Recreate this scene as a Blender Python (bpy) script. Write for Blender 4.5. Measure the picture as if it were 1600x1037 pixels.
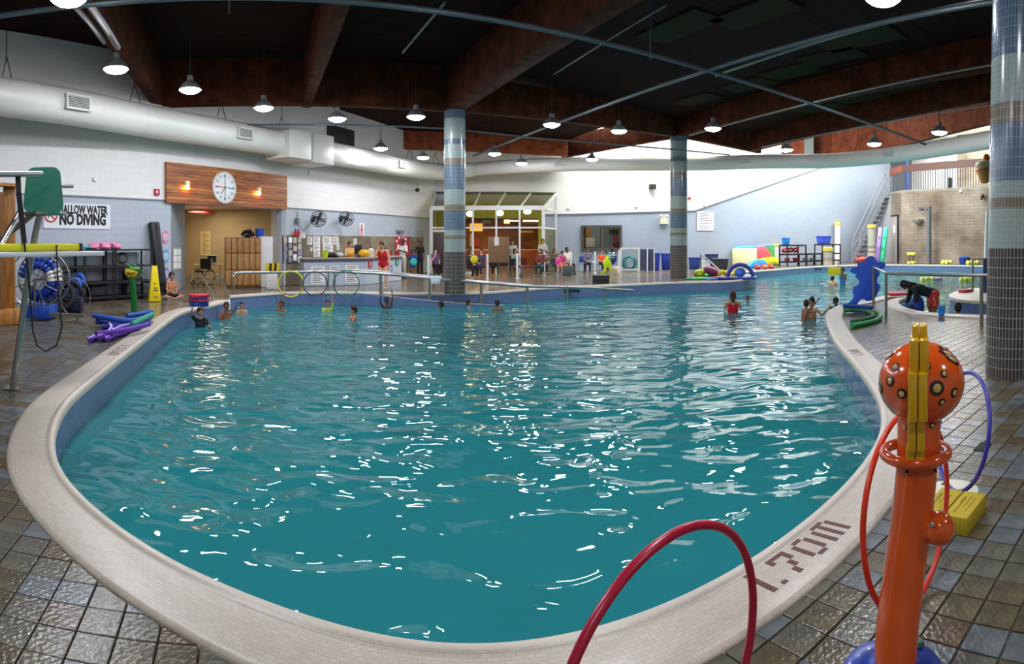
import bpy, bmesh, math, random
from mathutils import Vector, Matrix, noise
from math import sin, cos, pi, radians as R
random.seed(7)
for o in list(bpy.data.objects): bpy.data.objects.remove(o)
SC = bpy.context.scene; COL = SC.collection
# ------------------------------------------------------------------ camera, world, exposure
F = 930.0; H0 = 378.0; CZ = 1.6          # px per radian, horizon row, eye height
cd = bpy.data.cameras.new('camera'); cam = bpy.data.objects.new('camera', cd); COL.objects.link(cam)
cd.type = 'PANO'; cd.panorama_type = 'CENTRAL_CYLINDRICAL'
cd.central_cylindrical_range_u_min = -800 / F; cd.central_cylindrical_range_u_max = 800 / F
cd.central_cylindrical_range_v_min = -(1037 - H0) / F; cd.central_cylindrical_range_v_max = H0 / F
cd.central_cylindrical_radius = 1.0; cd.clip_start = 0.05; cd.clip_end = 200
cam.location = (0, 0, CZ); cam.rotation_euler = (pi / 2, 0, 0); SC.camera = cam
w = bpy.data.worlds.new('world'); SC.world = w; w.use_nodes = True
w.node_tree.nodes['Background'].inputs[0].default_value = (0.75, 0.82, 0.9, 1)
w.node_tree.nodes['Background'].inputs[1].default_value = 0.25
SC.view_settings.view_transform = 'Standard'; SC.view_settings.look = 'None'
SC.view_settings.gamma = 1; SC.view_settings.use_curve_mapping = False
SC.view_settings.exposure = 0.08
SC.cycles.use_denoising = True
SC.cycles.sample_clamp_indirect = 4.0
SC.cycles.max_bounces = 8; SC.cycles.diffuse_bounces = 3; SC.cycles.glossy_bounces = 3
SC.cycles.transparent_max_bounces = 12; SC.cycles.transmission_bounces = 4
LAMP = 180.0            # radiance of the pendant lamps' lenses
SKY = 9.0               # radiance of the rooflight panels over the far bay
def area(name, loc, size, energy, color=(1, 1, 1), rot=(0, 0, 0), sy=None):
    l = bpy.data.lights.new(name, 'AREA'); l.energy = energy; l.color = color; l.size = size
    if sy: l.shape = 'RECTANGLE'; l.size_y = sy
    o = bpy.data.objects.new(name, l); COL.objects.link(o); o.location = loc; o.rotation_euler = rot
    return o
# ------------------------------------------------------------------ pixel -> world at a real distance
def G(px, py, z=0.0):
    d = (CZ - z) * F / (py - H0); t = (px - 800) / F
    return Vector((d * sin(t), d * cos(t), z))
def D(py, z=0.0): return (CZ - z) * F / (py - H0)
def at(px, d, z=0.0):
    t = (px - 800) / F
    return Vector((d * sin(t), d * cos(t), z))
def Z(py, d): return CZ + (H0 - py) * d / F
def atp(px, py, d): return at(px, d, Z(py, d))
def face_cam(px): return -(px - 800) / F      # rotation that turns local -Y towards the camera
# ------------------------------------------------------------------ materials
MATS = {}
def hexc(h):
    c = [int(h[i:i + 2], 16) / 255 for i in (0, 2, 4)]
    return tuple([x / 12.92 if x <= .04045 else ((x + .055) / 1.055) ** 2.4 for x in c] + [1])
def mat(key, col='808080', rough=.5, metal=0, col2=None, ns=6, bump=0, bs=None, spec=.5, emit=None, es=0, alpha=1, stretch=None, coat=0, thr=(.35, .65)):
    if key in MATS: return MATS[key]
    m = bpy.data.materials.new(key); m.use_nodes = True; nt = m.node_tree; N = nt.nodes; L = nt.links
    b = N['Principled BSDF']
    b.inputs['Base Color'].default_value = hexc(col); b.inputs['Roughness'].default_value = rough
    b.inputs['Metallic'].default_value = metal; b.inputs['Specular IOR Level'].default_value = spec
    b.inputs['Coat Weight'].default_value = coat
    if emit: b.inputs['Emission Color'].default_value = hexc(emit); b.inputs['Emission Strength'].default_value = es
    if col2 or bump:
        tc = N.new('ShaderNodeTexCoord'); mp = N.new('ShaderNodeMapping'); L.new(tc.outputs['Object'], mp.inputs[0])
        if stretch: mp.inputs['Scale'].default_value = stretch
        n = N.new('ShaderNodeTexNoise'); n.inputs['Scale'].default_value = ns; n.inputs['Detail'].default_value = 5
        L.new(mp.outputs[0], n.inputs[0])
        if col2:
            cr = N.new('ShaderNodeValToRGB'); cr.color_ramp.elements[0].position = thr[0]; cr.color_ramp.elements[1].position = thr[1]
            cr.color_ramp.elements[0].color = hexc(col); cr.color_ramp.elements[1].color = hexc(col2)
            L.new(n.outputs[0], cr.inputs[0]); L.new(cr.outputs[0], b.inputs['Base Color'])
        if bump:
            n2 = N.new('ShaderNodeTexNoise'); n2.inputs['Scale'].default_value = bs or ns * 3; L.new(mp.outputs[0], n2.inputs[0])
            bp = N.new('ShaderNodeBump'); bp.inputs['Strength'].default_value = bump; bp.inputs['Distance'].default_value = .02
            L.new(n2.outputs[0], bp.inputs['Height']); L.new(bp.outputs[0], b.inputs['Normal'])
    MATS[key] = m; return m
def brickmat(key, c1, c2, mortar, bw, bh, ms=.01, off=.5, rough=.5, bump=.4, noisec=None, spec=.5, nsc=.6):
    if key in MATS: return MATS[key]
    m = mat(key, c1, rough, spec=spec); nt = m.node_tree; N = nt.nodes; L = nt.links; b = N['Principled BSDF']
    tc = N.new('ShaderNodeTexCoord'); br = N.new('ShaderNodeTexBrick'); L.new(tc.outputs['UV'], br.inputs[0])
    br.offset = off; br.inputs['Scale'].default_value = 1; br.inputs['Brick Width'].default_value = bw; br.inputs['Row Height'].default_value = bh
    br.inputs['Mortar Size'].default_value = ms; br.inputs['Color1'].default_value = hexc(c1); br.inputs['Color2'].default_value = hexc(c2); br.inputs['Mortar'].default_value = hexc(mortar)
    br.inputs['Mortar Smooth'].default_value = .2
    out = br.outputs['Color']
    if noisec:
        n = N.new('ShaderNodeTexNoise'); n.inputs['Scale'].default_value = nsc; n.inputs['Detail'].default_value = 6; L.new(tc.outputs['UV'], n.inputs[0])
        mx = N.new('ShaderNodeMix'); mx.data_type = 'RGBA'; mx.blend_type = 'MULTIPLY'; mx.inputs[0].default_value = 1
        cr = N.new('ShaderNodeValToRGB'); cr.color_ramp.elements[0].color = hexc(noisec); cr.color_ramp.elements[1].color = (1, 1, 1, 1)
        cr.color_ramp.elements[0].position = .3; cr.color_ramp.elements[1].position = .6
        L.new(n.outputs[0], cr.inputs[0]); L.new(out, mx.inputs[6]); L.new(cr.outputs[0], mx.inputs[7]); out = mx.outputs[2]
    L.new(out, b.inputs['Base Color'])
    if bump:
        iv = N.new('ShaderNodeMath'); iv.operation = 'SUBTRACT'; iv.inputs[0].default_value = 1; L.new(br.outputs['Fac'], iv.inputs[1])
        bp = N.new('ShaderNodeBump'); bp.inputs['Strength'].default_value = bump; bp.inputs['Distance'].default_value = .01
        L.new(iv.outputs[0], bp.inputs['Height']); L.new(bp.outputs[0], b.inputs['Normal'])
    return m
def glassmat(key, col, refl=.12, rough=.02):
    if key in MATS: return MATS[key]
    m = bpy.data.materials.new(key); m.use_nodes = True; nt = m.node_tree; N = nt.nodes; L = nt.links; N.clear()
    o = N.new('ShaderNodeOutputMaterial'); t = N.new('ShaderNodeBsdfTransparent'); g = N.new('ShaderNodeBsdfGlossy'); x = N.new('ShaderNodeMixShader')
    fr = N.new('ShaderNodeFresnel'); fr.inputs[0].default_value = 1.5
    t.inputs[0].default_value = hexc(col); g.inputs['Roughness'].default_value = rough
    L.new(fr.outputs[0], x.inputs[0]); L.new(t.outputs[0], x.inputs[1]); L.new(g.outputs[0], x.inputs[2]); L.new(x.outputs[0], o.inputs[0])
    MATS[key] = m; return m
M = mat
white = M('white_paint', 'e9e9e6', .6); offwhite = M('off_white', 'd8d6ce', .6); black = M('black_plastic', '141416', .45)
steel = M('stainless_steel', 'a8a8a4', .28, .9); dsteel = M('dull_steel', '86867e', .45, .7); chrome = M('chrome', 'd0d0d0', .12, 1)
paper = M('paper', 'f2f2ee', .8); darkgrey = M('dark_grey', '333436', .6); rubber = M('rubber', '1d1d1f', .8)
blueP = M('blue_plastic', '1d4fb4', .4); navy = M('navy', '1c2350', .6); redP = M('red_plastic', 'c2202c', .45); yellowP = M('yellow_plastic', 'e5c81c', .45)
greenP = M('green_plastic', '1d8a3a', .45); ink = M('ink', '1b1b1d', .7); redink = M('red_ink', 'c03040', .7)
# ------------------------------------------------------------------ mesh builder
class MB:
    def __init__(s): s.v = []; s.f = []; s.m = []; s.uv = []
    def add(s, vs, fs, mi=0, uv=None):
        o = len(s.v); s.v += [Vector(v) for v in vs]
        for k, f in enumerate(fs):
            s.f.append([i + o for i in f]); s.m.append(mi); s.uv.append(uv[k] if uv else None)
        return s
    def box(s, c, size, rz=0, mi=0, rot=None):
        x, y, z = [a / 2 for a in size]; mt = (rot if rot is not None else Matrix.Rotation(rz, 3, 'Z')); c = Vector(c)
        vs = [c + mt @ Vector((a * x, b * y, d * z)) for a in (-1, 1) for b in (-1, 1) for d in (-1, 1)]
        return s.add(vs, [(0, 1, 3, 2), (4, 6, 7, 5), (0, 4, 5, 1), (2, 3, 7, 6), (0, 2, 6, 4), (1, 5, 7, 3)], mi)
    def bar(s, p0, p1, w, h, mi=0, up=(0, 0, 1)):
        p0 = Vector(p0); p1 = Vector(p1); d = (p1 - p0); L = d.length; d.normalize(); u = Vector(up)
        sd = d.cross(u)
        if sd.length < 1e-4: sd = d.cross(Vector((1, 0, 0)))
        sd.normalize(); u = sd.cross(d)
        mt = Matrix((sd, d, u)).transposed()
        return s.box((p0 + p1) / 2, (w, L, h), mi=mi, rot=mt)
    def tube(s, pts, r, n=8, mi=0, closed=False, caps=True):
        pts = [Vector(p) for p in pts]; k = len(pts); rs = r if isinstance(r, (list, tuple)) else [r] * k
        ref = None; rings = []
        for i, p in enumerate(pts):
            if closed: t = pts[(i + 1) % k] - pts[i - 1]
            else: t = pts[min(i + 1, k - 1)] - pts[max(i - 1, 0)]
            if t.length < 1e-9: t = Vector((0, 0, 1))
            t.normalize()
            if ref is None: ref = t.orthogonal().normalized()
            ref = (ref - t * ref.dot(t))
            if ref.length < 1e-6: ref = t.orthogonal()
            ref.normalize(); b = t.cross(ref)
            rings.append([p + (ref * cos(2 * pi * j / n) + b * sin(2 * pi * j / n)) * rs[i] for j in range(n)])
        vs = [v for rg in rings for v in rg]; fs = []
        for i in range(k if closed else k - 1):
            a = i * n; c = ((i + 1) % k) * n
            for j in range(n): fs.append((a + j, a + (j + 1) % n, c + (j + 1) % n, c + j))
        if not closed and caps: fs += [tuple(range(n))[::-1], tuple((k - 1) * n + j for j in range(n))]
        return s.add(vs, fs, mi)
    def lathe(s, prof, c=(0, 0, 0), n=20, mi=0, sx=1, sy=1, rot=None, uvr=None):
        c = Vector(c); vs = []; fs = []; uv = []
        for (r, z) in prof:
            for j in range(n):
                a = 2 * pi * j / n; p = Vector((r * cos(a) * sx, r * sin(a) * sy, z))
                vs.append(c + (rot @ p if rot is not None else p))
        for i in range(len(prof) - 1):
            for j in range(n):
                k = (j + 1) % n; fs.append((i * n + j, i * n + k, (i + 1) * n + k, (i + 1) * n + j))
                if uvr:
                    u0, u1 = 2 * pi * j / n * uvr, 2 * pi * (j + 1) / n * uvr
                    uv.append([(u0, prof[i][1]), (u1, prof[i][1]), (u1, prof[i + 1][1]), (u0, prof[i + 1][1])])
        if prof[0][0] > 1e-6: fs.append(tuple(range(n))[::-1]); uv.append([(0, 0)] * n)
        if prof[-1][0] > 1e-6: fs.append(tuple((len(prof) - 1) * n + j for j in range(n))); uv.append([(0, 0)] * n)
        return s.add(vs, fs, mi, uv if uvr else None)
    def ell(s, c, r, n=12, m=8, mi=0, rot=None):
        pr = [(max(sin(pi * i / m), 1e-4), -cos(pi * i / m)) for i in range(m + 1)]; c = Vector(c)
        r = (r, r, r) if not isinstance(r, (tuple, list)) else r; o = len(s.v)
        s.lathe(pr, (0, 0, 0), n, mi)
        for i in range(o, len(s.v)):
            p = Vector((s.v[i][0] * r[0], s.v[i][1] * r[1], s.v[i][2] * r[2])); s.v[i] = c + (rot @ p if rot is not None else p)
        return s
    def prism(s, poly, z0, z1, mi=0, fr=None):
        n = len(poly); vs = [Vector((p[0], p[1], z0)) for p in poly] + [Vector((p[0], p[1], z1)) for p in poly]
        if fr is not None: vs = [fr @ v for v in vs]
        return s.add(vs, [tuple(range(n))[::-1], tuple(range(n, 2 * n))] + [(i, (i + 1) % n, n + (i + 1) % n, n + i) for i in range(n)], mi)
    def torus(s, c, Rr, r, n=40, k=8, rot=None, mi=0):
        c = Vector(c); pts = []
        for i in range(n):
            p = Vector((Rr * cos(2 * pi * i / n), 0, Rr * sin(2 * pi * i / n))); pts.append(c + (rot @ p if rot is not None else p))
        return s.tube(pts, r, k, mi, closed=True)
    def build(s, name, mats, parent=None, smooth=True, label=None, cat=None, group=None, kind=None, bev=0, sub=0, org=None):
        """the builder's vertices are WORLD coordinates unless parent carries ['local']"""
        me = bpy.data.meshes.new(name); mats = mats if isinstance(mats, (list, tuple)) else [mats]
        if parent is not None:
            mt = Matrix(PM.get(parent.name, Matrix.Identity(4))).inverted() if not parent.get('loc_parts') else Matrix.Identity(4)
        elif org is not None: mt = Matrix.Translation(-Vector(org))
        else:
            n = len(s.v); xs = [v.x for v in s.v]; ys = [v.y for v in s.v]; zs = [v.z for v in s.v]
            org = Vector(((min(xs) + max(xs)) / 2, (min(ys) + max(ys)) / 2, min(zs))); mt = Matrix.Translation(-org)
        me.from_pydata([tuple(mt @ v) for v in s.v], [], s.f)
        for p, i in zip(me.polygons, s.m): p.material_index = i
        if any(u is not None for u in s.uv):
            ul = me.uv_layers.new(name='UVMap')
            for p, u in zip(me.polygons, s.uv):
                if u:
                    for li, q in zip(p.loop_indices, u): ul.data[li].uv = q
        for q in mats: me.materials.append(q)
        if bev or sub:
            bm = bmesh.new(); bm.from_mesh(me); bmesh.ops.remove_doubles(bm, verts=bm.verts, dist=1e-5)
            if bev: bmesh.ops.bevel(bm, geom=[e for e in bm.edges if len(e.link_faces) == 2 and e.calc_face_angle(0) > .5], offset=bev, segments=2, affect='EDGES', profile=.5)
            bm.to_mesh(me); bm.free()
        me.validate(); me.update()
        bm = bmesh.new(); bm.from_mesh(me); bmesh.ops.recalc_face_normals(bm, faces=bm.faces); bm.to_mesh(me); bm.free()
        if smooth: me.shade_smooth(); me.set_sharp_from_angle(angle=R(40))
        o = bpy.data.objects.new(name, me); COL.objects.link(o)
        if parent is not None:
            o.parent = parent; PM[o.name] = PM.get(parent.name, Matrix.Identity(4))
        else: o.location = org; PM[o.name] = Matrix.Translation(org)
        tagit(o, label, cat, group, kind); return o
PM = {}
def tagit(o, label=None, cat=None, group=None, kind=None):
    if label: o['label'] = label
    if cat: o['category'] = cat
    if group: o['group'] = group
    if kind: o['kind'] = kind
    return o
def thing(name, label, cat, loc=(0, 0, 0), rz=0, group=None, local=False):
    o = bpy.data.objects.new(name, None); COL.objects.link(o); o.empty_display_size = .1
    o.location = loc; o.rotation_euler = (0, 0, rz); PM[o.name] = Matrix.Translation(Vector(loc)) @ Matrix.Rotation(rz, 4, 'Z')
    if local: PM[o.name] = Matrix.Identity(4)
    return tagit(o, label, cat, group)
def dup(root, loc, rz=None, label=None, group=None, scale=None):
    r = root.copy(); COL.objects.link(r); r.location = loc
    if rz is not None: r.rotation_euler = (0, 0, rz)
    if scale: r.scale = scale
    if label: r['label'] = label
    if group: r['group'] = group
    for ch in list(root.children):
        c = ch.copy(); COL.objects.link(c); c.parent = r
        for g in list(ch.children):
            e = g.copy(); COL.objects.link(e); e.parent = c
    return r
def text_part(name, body, size, mtx, material, parent, ext=.004, align='CENTER', squash=1, **k):
    cu = bpy.data.curves.new('t', 'FONT'); cu.body = body; cu.size = size; cu.extrude = ext; cu.align_x = align; cu.align_y = 'CENTER'; cu.resolution_u = 2
    cu.offset = k.pop('off', 0); cu.space_line = k.pop('sl', 1)
    t = bpy.data.objects.new('t', cu); COL.objects.link(t); dg = bpy.context.evaluated_depsgraph_get()
    me = bpy.data.meshes.new_from_object(t.evaluated_get(dg)); bpy.data.objects.remove(t)
    mb = MB(); mt = Matrix(mtx); fw = k.pop('fit', None)
    if fw:
        xs = [v.co.x for v in me.vertices]; squash = fw / (max(xs) - min(xs))
    vs = [mt @ Vector((v.co.x * squash, v.co.y, v.co.z)) for v in me.vertices]
    mb.add(vs, [tuple(p.vertices) for p in me.polygons])
    return mb.build(name, material, parent, smooth=False, **k)
def frame(o, xdir, up=(0, 0, 1)):
    """4x4: local x along xdir, local y up, local z out"""
    x = Vector(xdir).normalized(); u = Vector(up); z = x.cross(u).normalized(); y = z.cross(x)
    m = Matrix((x, y, z)).transposed().to_4x4(); m.translation = Vector(o); return m
class Wall:
    def __init__(s, a, b):
        s.a = Vector((a[0], a[1], 0)); s.b = Vector((b[0], b[1], 0)); s.u = (s.b - s.a).normalized(); s.n = Vector((s.u.y, -s.u.x, 0))
    def hit(s, px, py=None, off=0.0, z=None):
        t = (px - 800) / F; d = Vector((sin(t), cos(t), 0)); a = s.a + s.n * off
        k = (a.x * s.n.x + a.y * s.n.y) / (d.x * s.n.x + d.y * s.n.y)
        return Vector((d.x * k, d.y * k, z if z is not None else (Z(py, k) if py is not None else 0)))
    def dist(s, px, off=0.0): return s.hit(px, off=off).length
    def frame(s, px, py, off=0.02):
        return frame(s.hit(px, py, off), s.u)
    def rect(s, mb, x0, y0, x1, y1, off, th, mi=0):
        """box on the wall covering the pixel rectangle (heights taken in its middle)"""
        a = s.hit(x0, off=off); b = s.hit(x1, off=off); dm = s.dist((x0 + x1) / 2, off); zt = Z(y0, dm); zb = Z(y1, dm)
        mb.bar(Vector((*a.xy, (zt + zb) / 2)), Vector((*b.xy, (zt + zb) / 2)), th, zt - zb, mi)
        return (a + b) / 2 + Vector((0, 0, zb)), (b - a).length, zt - zb
def catmull(P, n=6, closed=False):
    out = []; k = len(P)
    for i in range(k if closed else k - 1):
        p0, p1, p2, p3 = (P[(i - 1) % k] if closed or i > 0 else P[0]), P[i], P[(i + 1) % k], (P[(i + 2) % k] if closed or i + 2 < k else P[-1])
        for j in range(n):
            t = j / n
            out.append(.5 * ((2 * p1) + (p2 - p0) * t + (2 * p0 - 5 * p1 + 4 * p2 - p3) * t * t + (3 * p1 - p0 - 3 * p2 + p3) * t ** 3))
    if not closed: out.append(P[-1].copy())
    return out
def inside(p, poly):
    c = False; n = len(poly); x, y = p[0], p[1]; j = n - 1
    for i in range(n):
        a, b = poly[i], poly[j]
        if (a[1] > y) != (b[1] > y) and x < (b[0] - a[0]) * (y - a[1]) / (b[1] - a[1]) + a[0]: c = not c
        j = i
    return c
WZ = -0.38                                  # water level
WL = Wall((-11.63, 10.25), (-4.2, 32.2))    # the long left wall
WB = Wall((-4.2, 32.2), (9.7, 33.6)); WC = Wall((9.7, 33.6), (25.2, 39.6))   # far wall, two straight runs
# ================================================================== POOL, DECK
pxA = [(1310,479),(1300,484),(1293,491),(1291.5,499.6),(1299,523),(1313,545),(1330,563),(1354,593),(1373,623),(1382,653),(1381,670),(1373,696),(1354,728),(1328,758),(1311,780),(1270,814),(1224,852),(1161,896),(1080,939),(1005,975),(906,1002),(812,1022),(719,1027),(609,1013),(500,982),(437.5,960),(375,935),(312,910),(250,879),(194,841),(150,807),(118,776),(89.5,745),(81,705),(82,677),(102,634),(136,603),(185,563),(216,538.6),(247,514),(271.6,495.4),(288,487),(308,482),(331,477),(357,470)]
pxB = [(359,463.2),(435,458),(480,457),(540,457),(640,458.3),(712,458.3),(760,457.2),(796,454.5),(850,450.2),(912,447.5),(960,445.8),(990,444.4),(1057.5,441.5),(1100,440.5),(1140,439.5),(1160,437.5),(1177,435),(1182,433),(1176,430.5),(1162,429),(1150,427.5)]
pxC = [(1156,426),(1174,424),(1196,422.8),(1237.6,419.2),(1292.6,415.8),(1330,414.8),(1400,414),(1541,415.6),(1640,419),(1720,426)]
pxD = [(1760,470),(1700,492),(1620,496),(1540,494.3),(1490,492.6),(1440,489),(1413,481.5),(1403,474),(1409,468.5),(1420,465),(1414,461.5),(1395,462),(1374,465.5),(1345,472.5),(1326,476)]
runA = catmull([G(*p) for p in pxA], 5); runB = catmull([G(*p) for p in pxB], 4); runC = catmull([G(*p) for p in pxC], 4); runD = catmull([G(*p) for p in pxD], 4)
def smoothrun(P, sp=.09, it=10, closed=False):
    L = [0]
    for a, b in zip(P, P[1:]): L.append(L[-1] + (b - a).length)
    n = max(3, int(L[-1] / sp)); Q = []; k = 0
    for i in range(n + 1):
        t = L[-1] * i / n
        while k < len(L) - 2 and L[k + 1] < t: k += 1
        Q.append(P[k].lerp(P[k + 1], (t - L[k]) / max(L[k + 1] - L[k], 1e-9)))
    for _ in range(it):
        Q = [Q[0]] + [Q[i] * .5 + (Q[i - 1] + Q[i + 1]) * .25 for i in range(1, len(Q) - 1)] + [Q[-1]]
    return Q
runA = smoothrun(runA, .09, 26); runB = smoothrun(runB, .2, 5); runC = smoothrun(runC, .5, 4); runD = smoothrun(runD, .12, 6)
POOL = runA + runB + runC + runD
def pnormals(P, closed=True):
    out = []; n = len(P)
    for i in range(n):
        a = P[i - 1] if (closed or i > 0) else P[0]; b = P[(i + 1) % n] if (closed or i < n - 1) else P[-1]
        t = (b - a).normalized(); out.append(Vector((-t.y, t.x, 0)))
    return out
ISL = [G(*p) for p in [(1482,461),(1484,465),(1497,468.5),(1520,471),(1545,472),(1600,472),(1640,470),(1640,455),(1600,450),(1545,450),(1515,451),(1495,455)]]
# ---- materials
def deckmat(key, c1, c2, rough=.24, kb=.16):
    return M(key, c1, rough, col2=c2, ns=5, bump=kb, bs=40, spec=.38)
tileA = deckmat('slate_grey', '47463a', '605d4e'); tileB = deckmat('slate_olive', '443c29', '5c543c'); tileC = deckmat('slate_blue', '4b5150', '63696a'); tileD = deckmat('slate_brown', '44361f', '574730')
# deck beyond the separate tiles: small slate tiles with patches, base paled to paint in wall reflection
deckm = brickmat('slate_deck', '7d7363', '6b6557', '55504a', .168, .168, .005, 0, .2, .12, 'b3a590', nsc=1.1)
cop = brickmat('coping_mosaic', 'c0b6a6', 'b5ab9b', 'a59b8c', .045, .022, .0015, .5, .35, .15)
copt = M('coping_edge', 'c8bfb0', .4)
poolb = brickmat('blue_wall_tile', '566d96', '4c628a', '7888a4', .05, .05, .004, 0, .25, .15)
poolf = M('pool_floor', '2f9ea6', .6, col2='56b9bb', ns=1.6)
# ---- deck (big plate with the pool cut out), uv = plan metres turned by the tile grid
TA = R(26)
def tuv(p): return (p[0] * cos(TA) + p[1] * sin(TA), -p[0] * sin(TA) + p[1] * cos(TA))
bm = bmesh.new()
def loop(P, z):
    vs = [bm.verts.new((p[0], p[1], z)) for p in P]; return [bm.edges.new((vs[i], vs[(i + 1) % len(vs)])) for i in range(len(vs))]
ed = loop([(-22, -7), (42, -7), (44, 20), (44, 44), (-14, 44), (-22, 20)], -.012) + loop(POOL, -.012)
bmesh.ops.triangle_fill(bm, use_beauty=True, use_dissolve=False, edges=ed)
fl = [f for f in bm.faces]
for f in fl:
    c = f.calc_center_median()
    if inside(c, POOL): bm.faces.remove(f)
uvl = bm.loops.layers.uv.new('UVMap')
for f in bm.faces:
    if f.normal.z < 0: f.normal_flip()
    for l in f.loops: l[uvl].uv = tuv(l.vert.co)
me = bpy.data.meshes.new('floor'); bm.to_mesh(me); bm.free(); me.materials.append(deckm)
floor = bpy.data.objects.new('floor', me); COL.objects.link(floor); tagit(floor, 'slate tiled pool deck, wet, around the free-form pool', kind='structure'); PM['floor'] = Matrix.Identity(4)
# ---- separate tiles near the camera
CN = pnormals(POOL)
TS = .168; tl = []
for i in range(-80, 80):
    for j in range(-80, 80):
        c = Vector(((i + .5) * TS, (j + .5) * TS)); p = Vector((c.x * cos(TA) - c.y * sin(TA), c.x * sin(TA) + c.y * cos(TA), 0))
        d = p.length
        if d > 12 or d < 1.0 or p.y < .4 or abs(math.atan2(p.x, p.y)) > .95: continue
        k = min(range(0, len(POOL), 1), key=lambda q: (POOL[q] - p).length_squared); nn = CN[k]
        s = (p - POOL[k]).dot(nn)
        if s < .125: continue
        if s > 5 and d > 9: continue
        # below the photograph's lower edge nothing is seen
        if p.y > 0 and (H0 + CZ * F / d) > 1090: continue
        tl.append((d, p, s))
tl.sort(key=lambda t: t[0])
tm = [tileA, tileB, tileC, tileD]; base = {}
def tile_mb(p, mi=0, h=.004):
    g = TS / 2 - .0035; q = []
    for a, b in ((-g, -g), (g, -g), (g, g), (-g, g)): q.append((p.x + a * cos(TA) - b * sin(TA), p.y + a * sin(TA) + b * cos(TA)))
    gi = g - .003; qi = []
    for a, b in ((-gi, -gi), (gi, -gi), (gi, gi), (-gi, gi)): qi.append((p.x + a * cos(TA) - b * sin(TA), p.y + a * sin(TA) + b * cos(TA)))
    vs = [(x, y, -.03) for x, y in q] + [(x, y, h - .003) for x, y in q] + [(x, y, h) for x, y in qi]
    fs = [(i, (i + 1) % 4, 4 + (i + 1) % 4, 4 + i) for i in range(4)] + [(4 + i, 4 + (i + 1) % 4, 8 + (i + 1) % 4, 8 + i) for i in range(4)] + [(8, 9, 10, 11)]
    return vs, fs
for mi, m_ in enumerate(tm):
    mb = MB(); vs, fs = tile_mb(Vector((0, 0, 0))); mb.add(vs, fs); me = bpy.data.meshes.new('tile'); me.from_pydata([tuple(v) for v in mb.v], [], mb.f); me.materials.append(m_); base[mi] = me
for k, (d, p, s) in enumerate(tl[:298]):
    mi = random.choices((0, 1, 2, 3), (4, 3, 4, 1))[0]
    o = bpy.data.objects.new('tile', base[mi]); COL.objects.link(o); o.parent = floor
    o.location = (p.x, p.y, random.uniform(-.0015, .001)); o.rotation_euler = (random.uniform(-.006, .006), random.uniform(-.006, .006), 0)
mb = MB()
for d, p, s in tl[298:]:
    vs, fs = tile_mb(p, h=.003 + random.uniform(-.0015, .001)); mb.add(vs, fs, random.choices((0, 1, 2, 3), (4, 3, 4, 1))[0])
if mb.f:
    o = mb.build('tile_field', tm, floor, smooth=False, kind='stuff')
print('tiles', len(tl))
# ---- pool shell
mb = MB(); n = len(POOL); s = 0; DEP = -1.75
for i in range(n):
    a, b = POOL[i], POOL[(i + 1) % n]; L = (b - a).length
    mb.add([(a.x, a.y, -.012), (b.x, b.y, -.012), (b.x, b.y, DEP), (a.x, a.y, DEP)], [(0, 1, 2, 3)], 0, [[(s, 0), (s + L, 0), (s + L, DEP), (s, DEP)]]); s += L
o = mb.build('trim_pool_wall', poolb, None, smooth=False, kind='structure', org=(0, 0, 0), label='blue mosaic tiled inner wall of the pool')
mb = MB(); mb.box((10, 20, DEP - .05), (60, 60, .1)); mb.build('floor', poolf, None, smooth=False, kind='structure', label='pale teal floor of the pool basin')
# ---- coping
def coping(P, w, name, label, mat2=None, closed=False, prof=None):
    P = [p for i, p in enumerate(P) if i == 0 or (p - P[i - 1]).length > .01]
    N_ = pnormals(P, closed); N2 = []
    for i in range(len(N_)):
        a = sum((N_[max(0, min(len(N_) - 1, i + k))] for k in (-3, -2, -1, 0, 1, 2, 3)), Vector()); N2.append(a.normalized())
    pr = prof or [(-.018, -.045), (-.022, -.005), (-.012, .03), (.012, .042), (.035, .036), (.05, .022), (.075, .026), (w - .02, .024), (w + .01, .014), (w + .02, -.03)]
    mb = MB(); s = 0
    for i in range(len(P) - (0 if closed else 1)):
        j = (i + 1) % len(P); L = (P[j] - P[i]).length
        for k in range(len(pr) - 1):
            q = [P[i] + N2[i] * pr[k][0], P[j] + N2[j] * pr[k][0], P[j] + N2[j] * pr[k + 1][0], P[i] + N2[i] * pr[k + 1][0]]
            zz = [pr[k][1], pr[k][1], pr[k + 1][1], pr[k + 1][1]]
            mb.add([(v.x, v.y, z) for v, z in zip(q, zz)], [(0, 1, 2, 3)], 0 if k > 3 else 1, [[(s, pr[k][0]), (s + L, pr[k][0]), (s + L, pr[k + 1][0]), (s, pr[k + 1][0])]])
        s += L
    bmx = mb.build(name, [cop, copt], None, smooth=False, kind='structure', org=(0, 0, 0), label=label)
    bm = bmesh.new(); bm.from_mesh(bmx.data); bmesh.ops.remove_doubles(bm, verts=bm.verts, dist=1e-4); bmesh.ops.recalc_face_normals(bm, faces=bm.faces)
    if sum(f.normal.z for f in bm.faces) < 0: bmesh.ops.reverse_faces(bm, faces=bm.faces)
    bm.to_mesh(bmx.data); bm.free()
    bmx.data.shade_smooth(); return bmx
copA = coping(runA, .34, 'trim_coping', 'pale mosaic coping of the main pool, widest in the foreground')
coping(runD[int(len(runD)*.12):], .30, 'trim_coping', 'pale mosaic coping round the small right-hand bay of the pool')
coping(runB, .12, 'trim_coping', 'thin pale edge of the far deck above the blue tiles')
coping(runC, .25, 'trim_coping', 'pale edge of the farthest deck under the white end wall')
mb = MB(); mb.prism([(p.x, p.y) for p in ISL][::-1], -.06, .02); mb.build('trim_platform', copt, None, smooth=False, kind='structure', label='pale top of the round platform standing in the right-hand pool')
mb = MB(); s = 0
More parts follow.
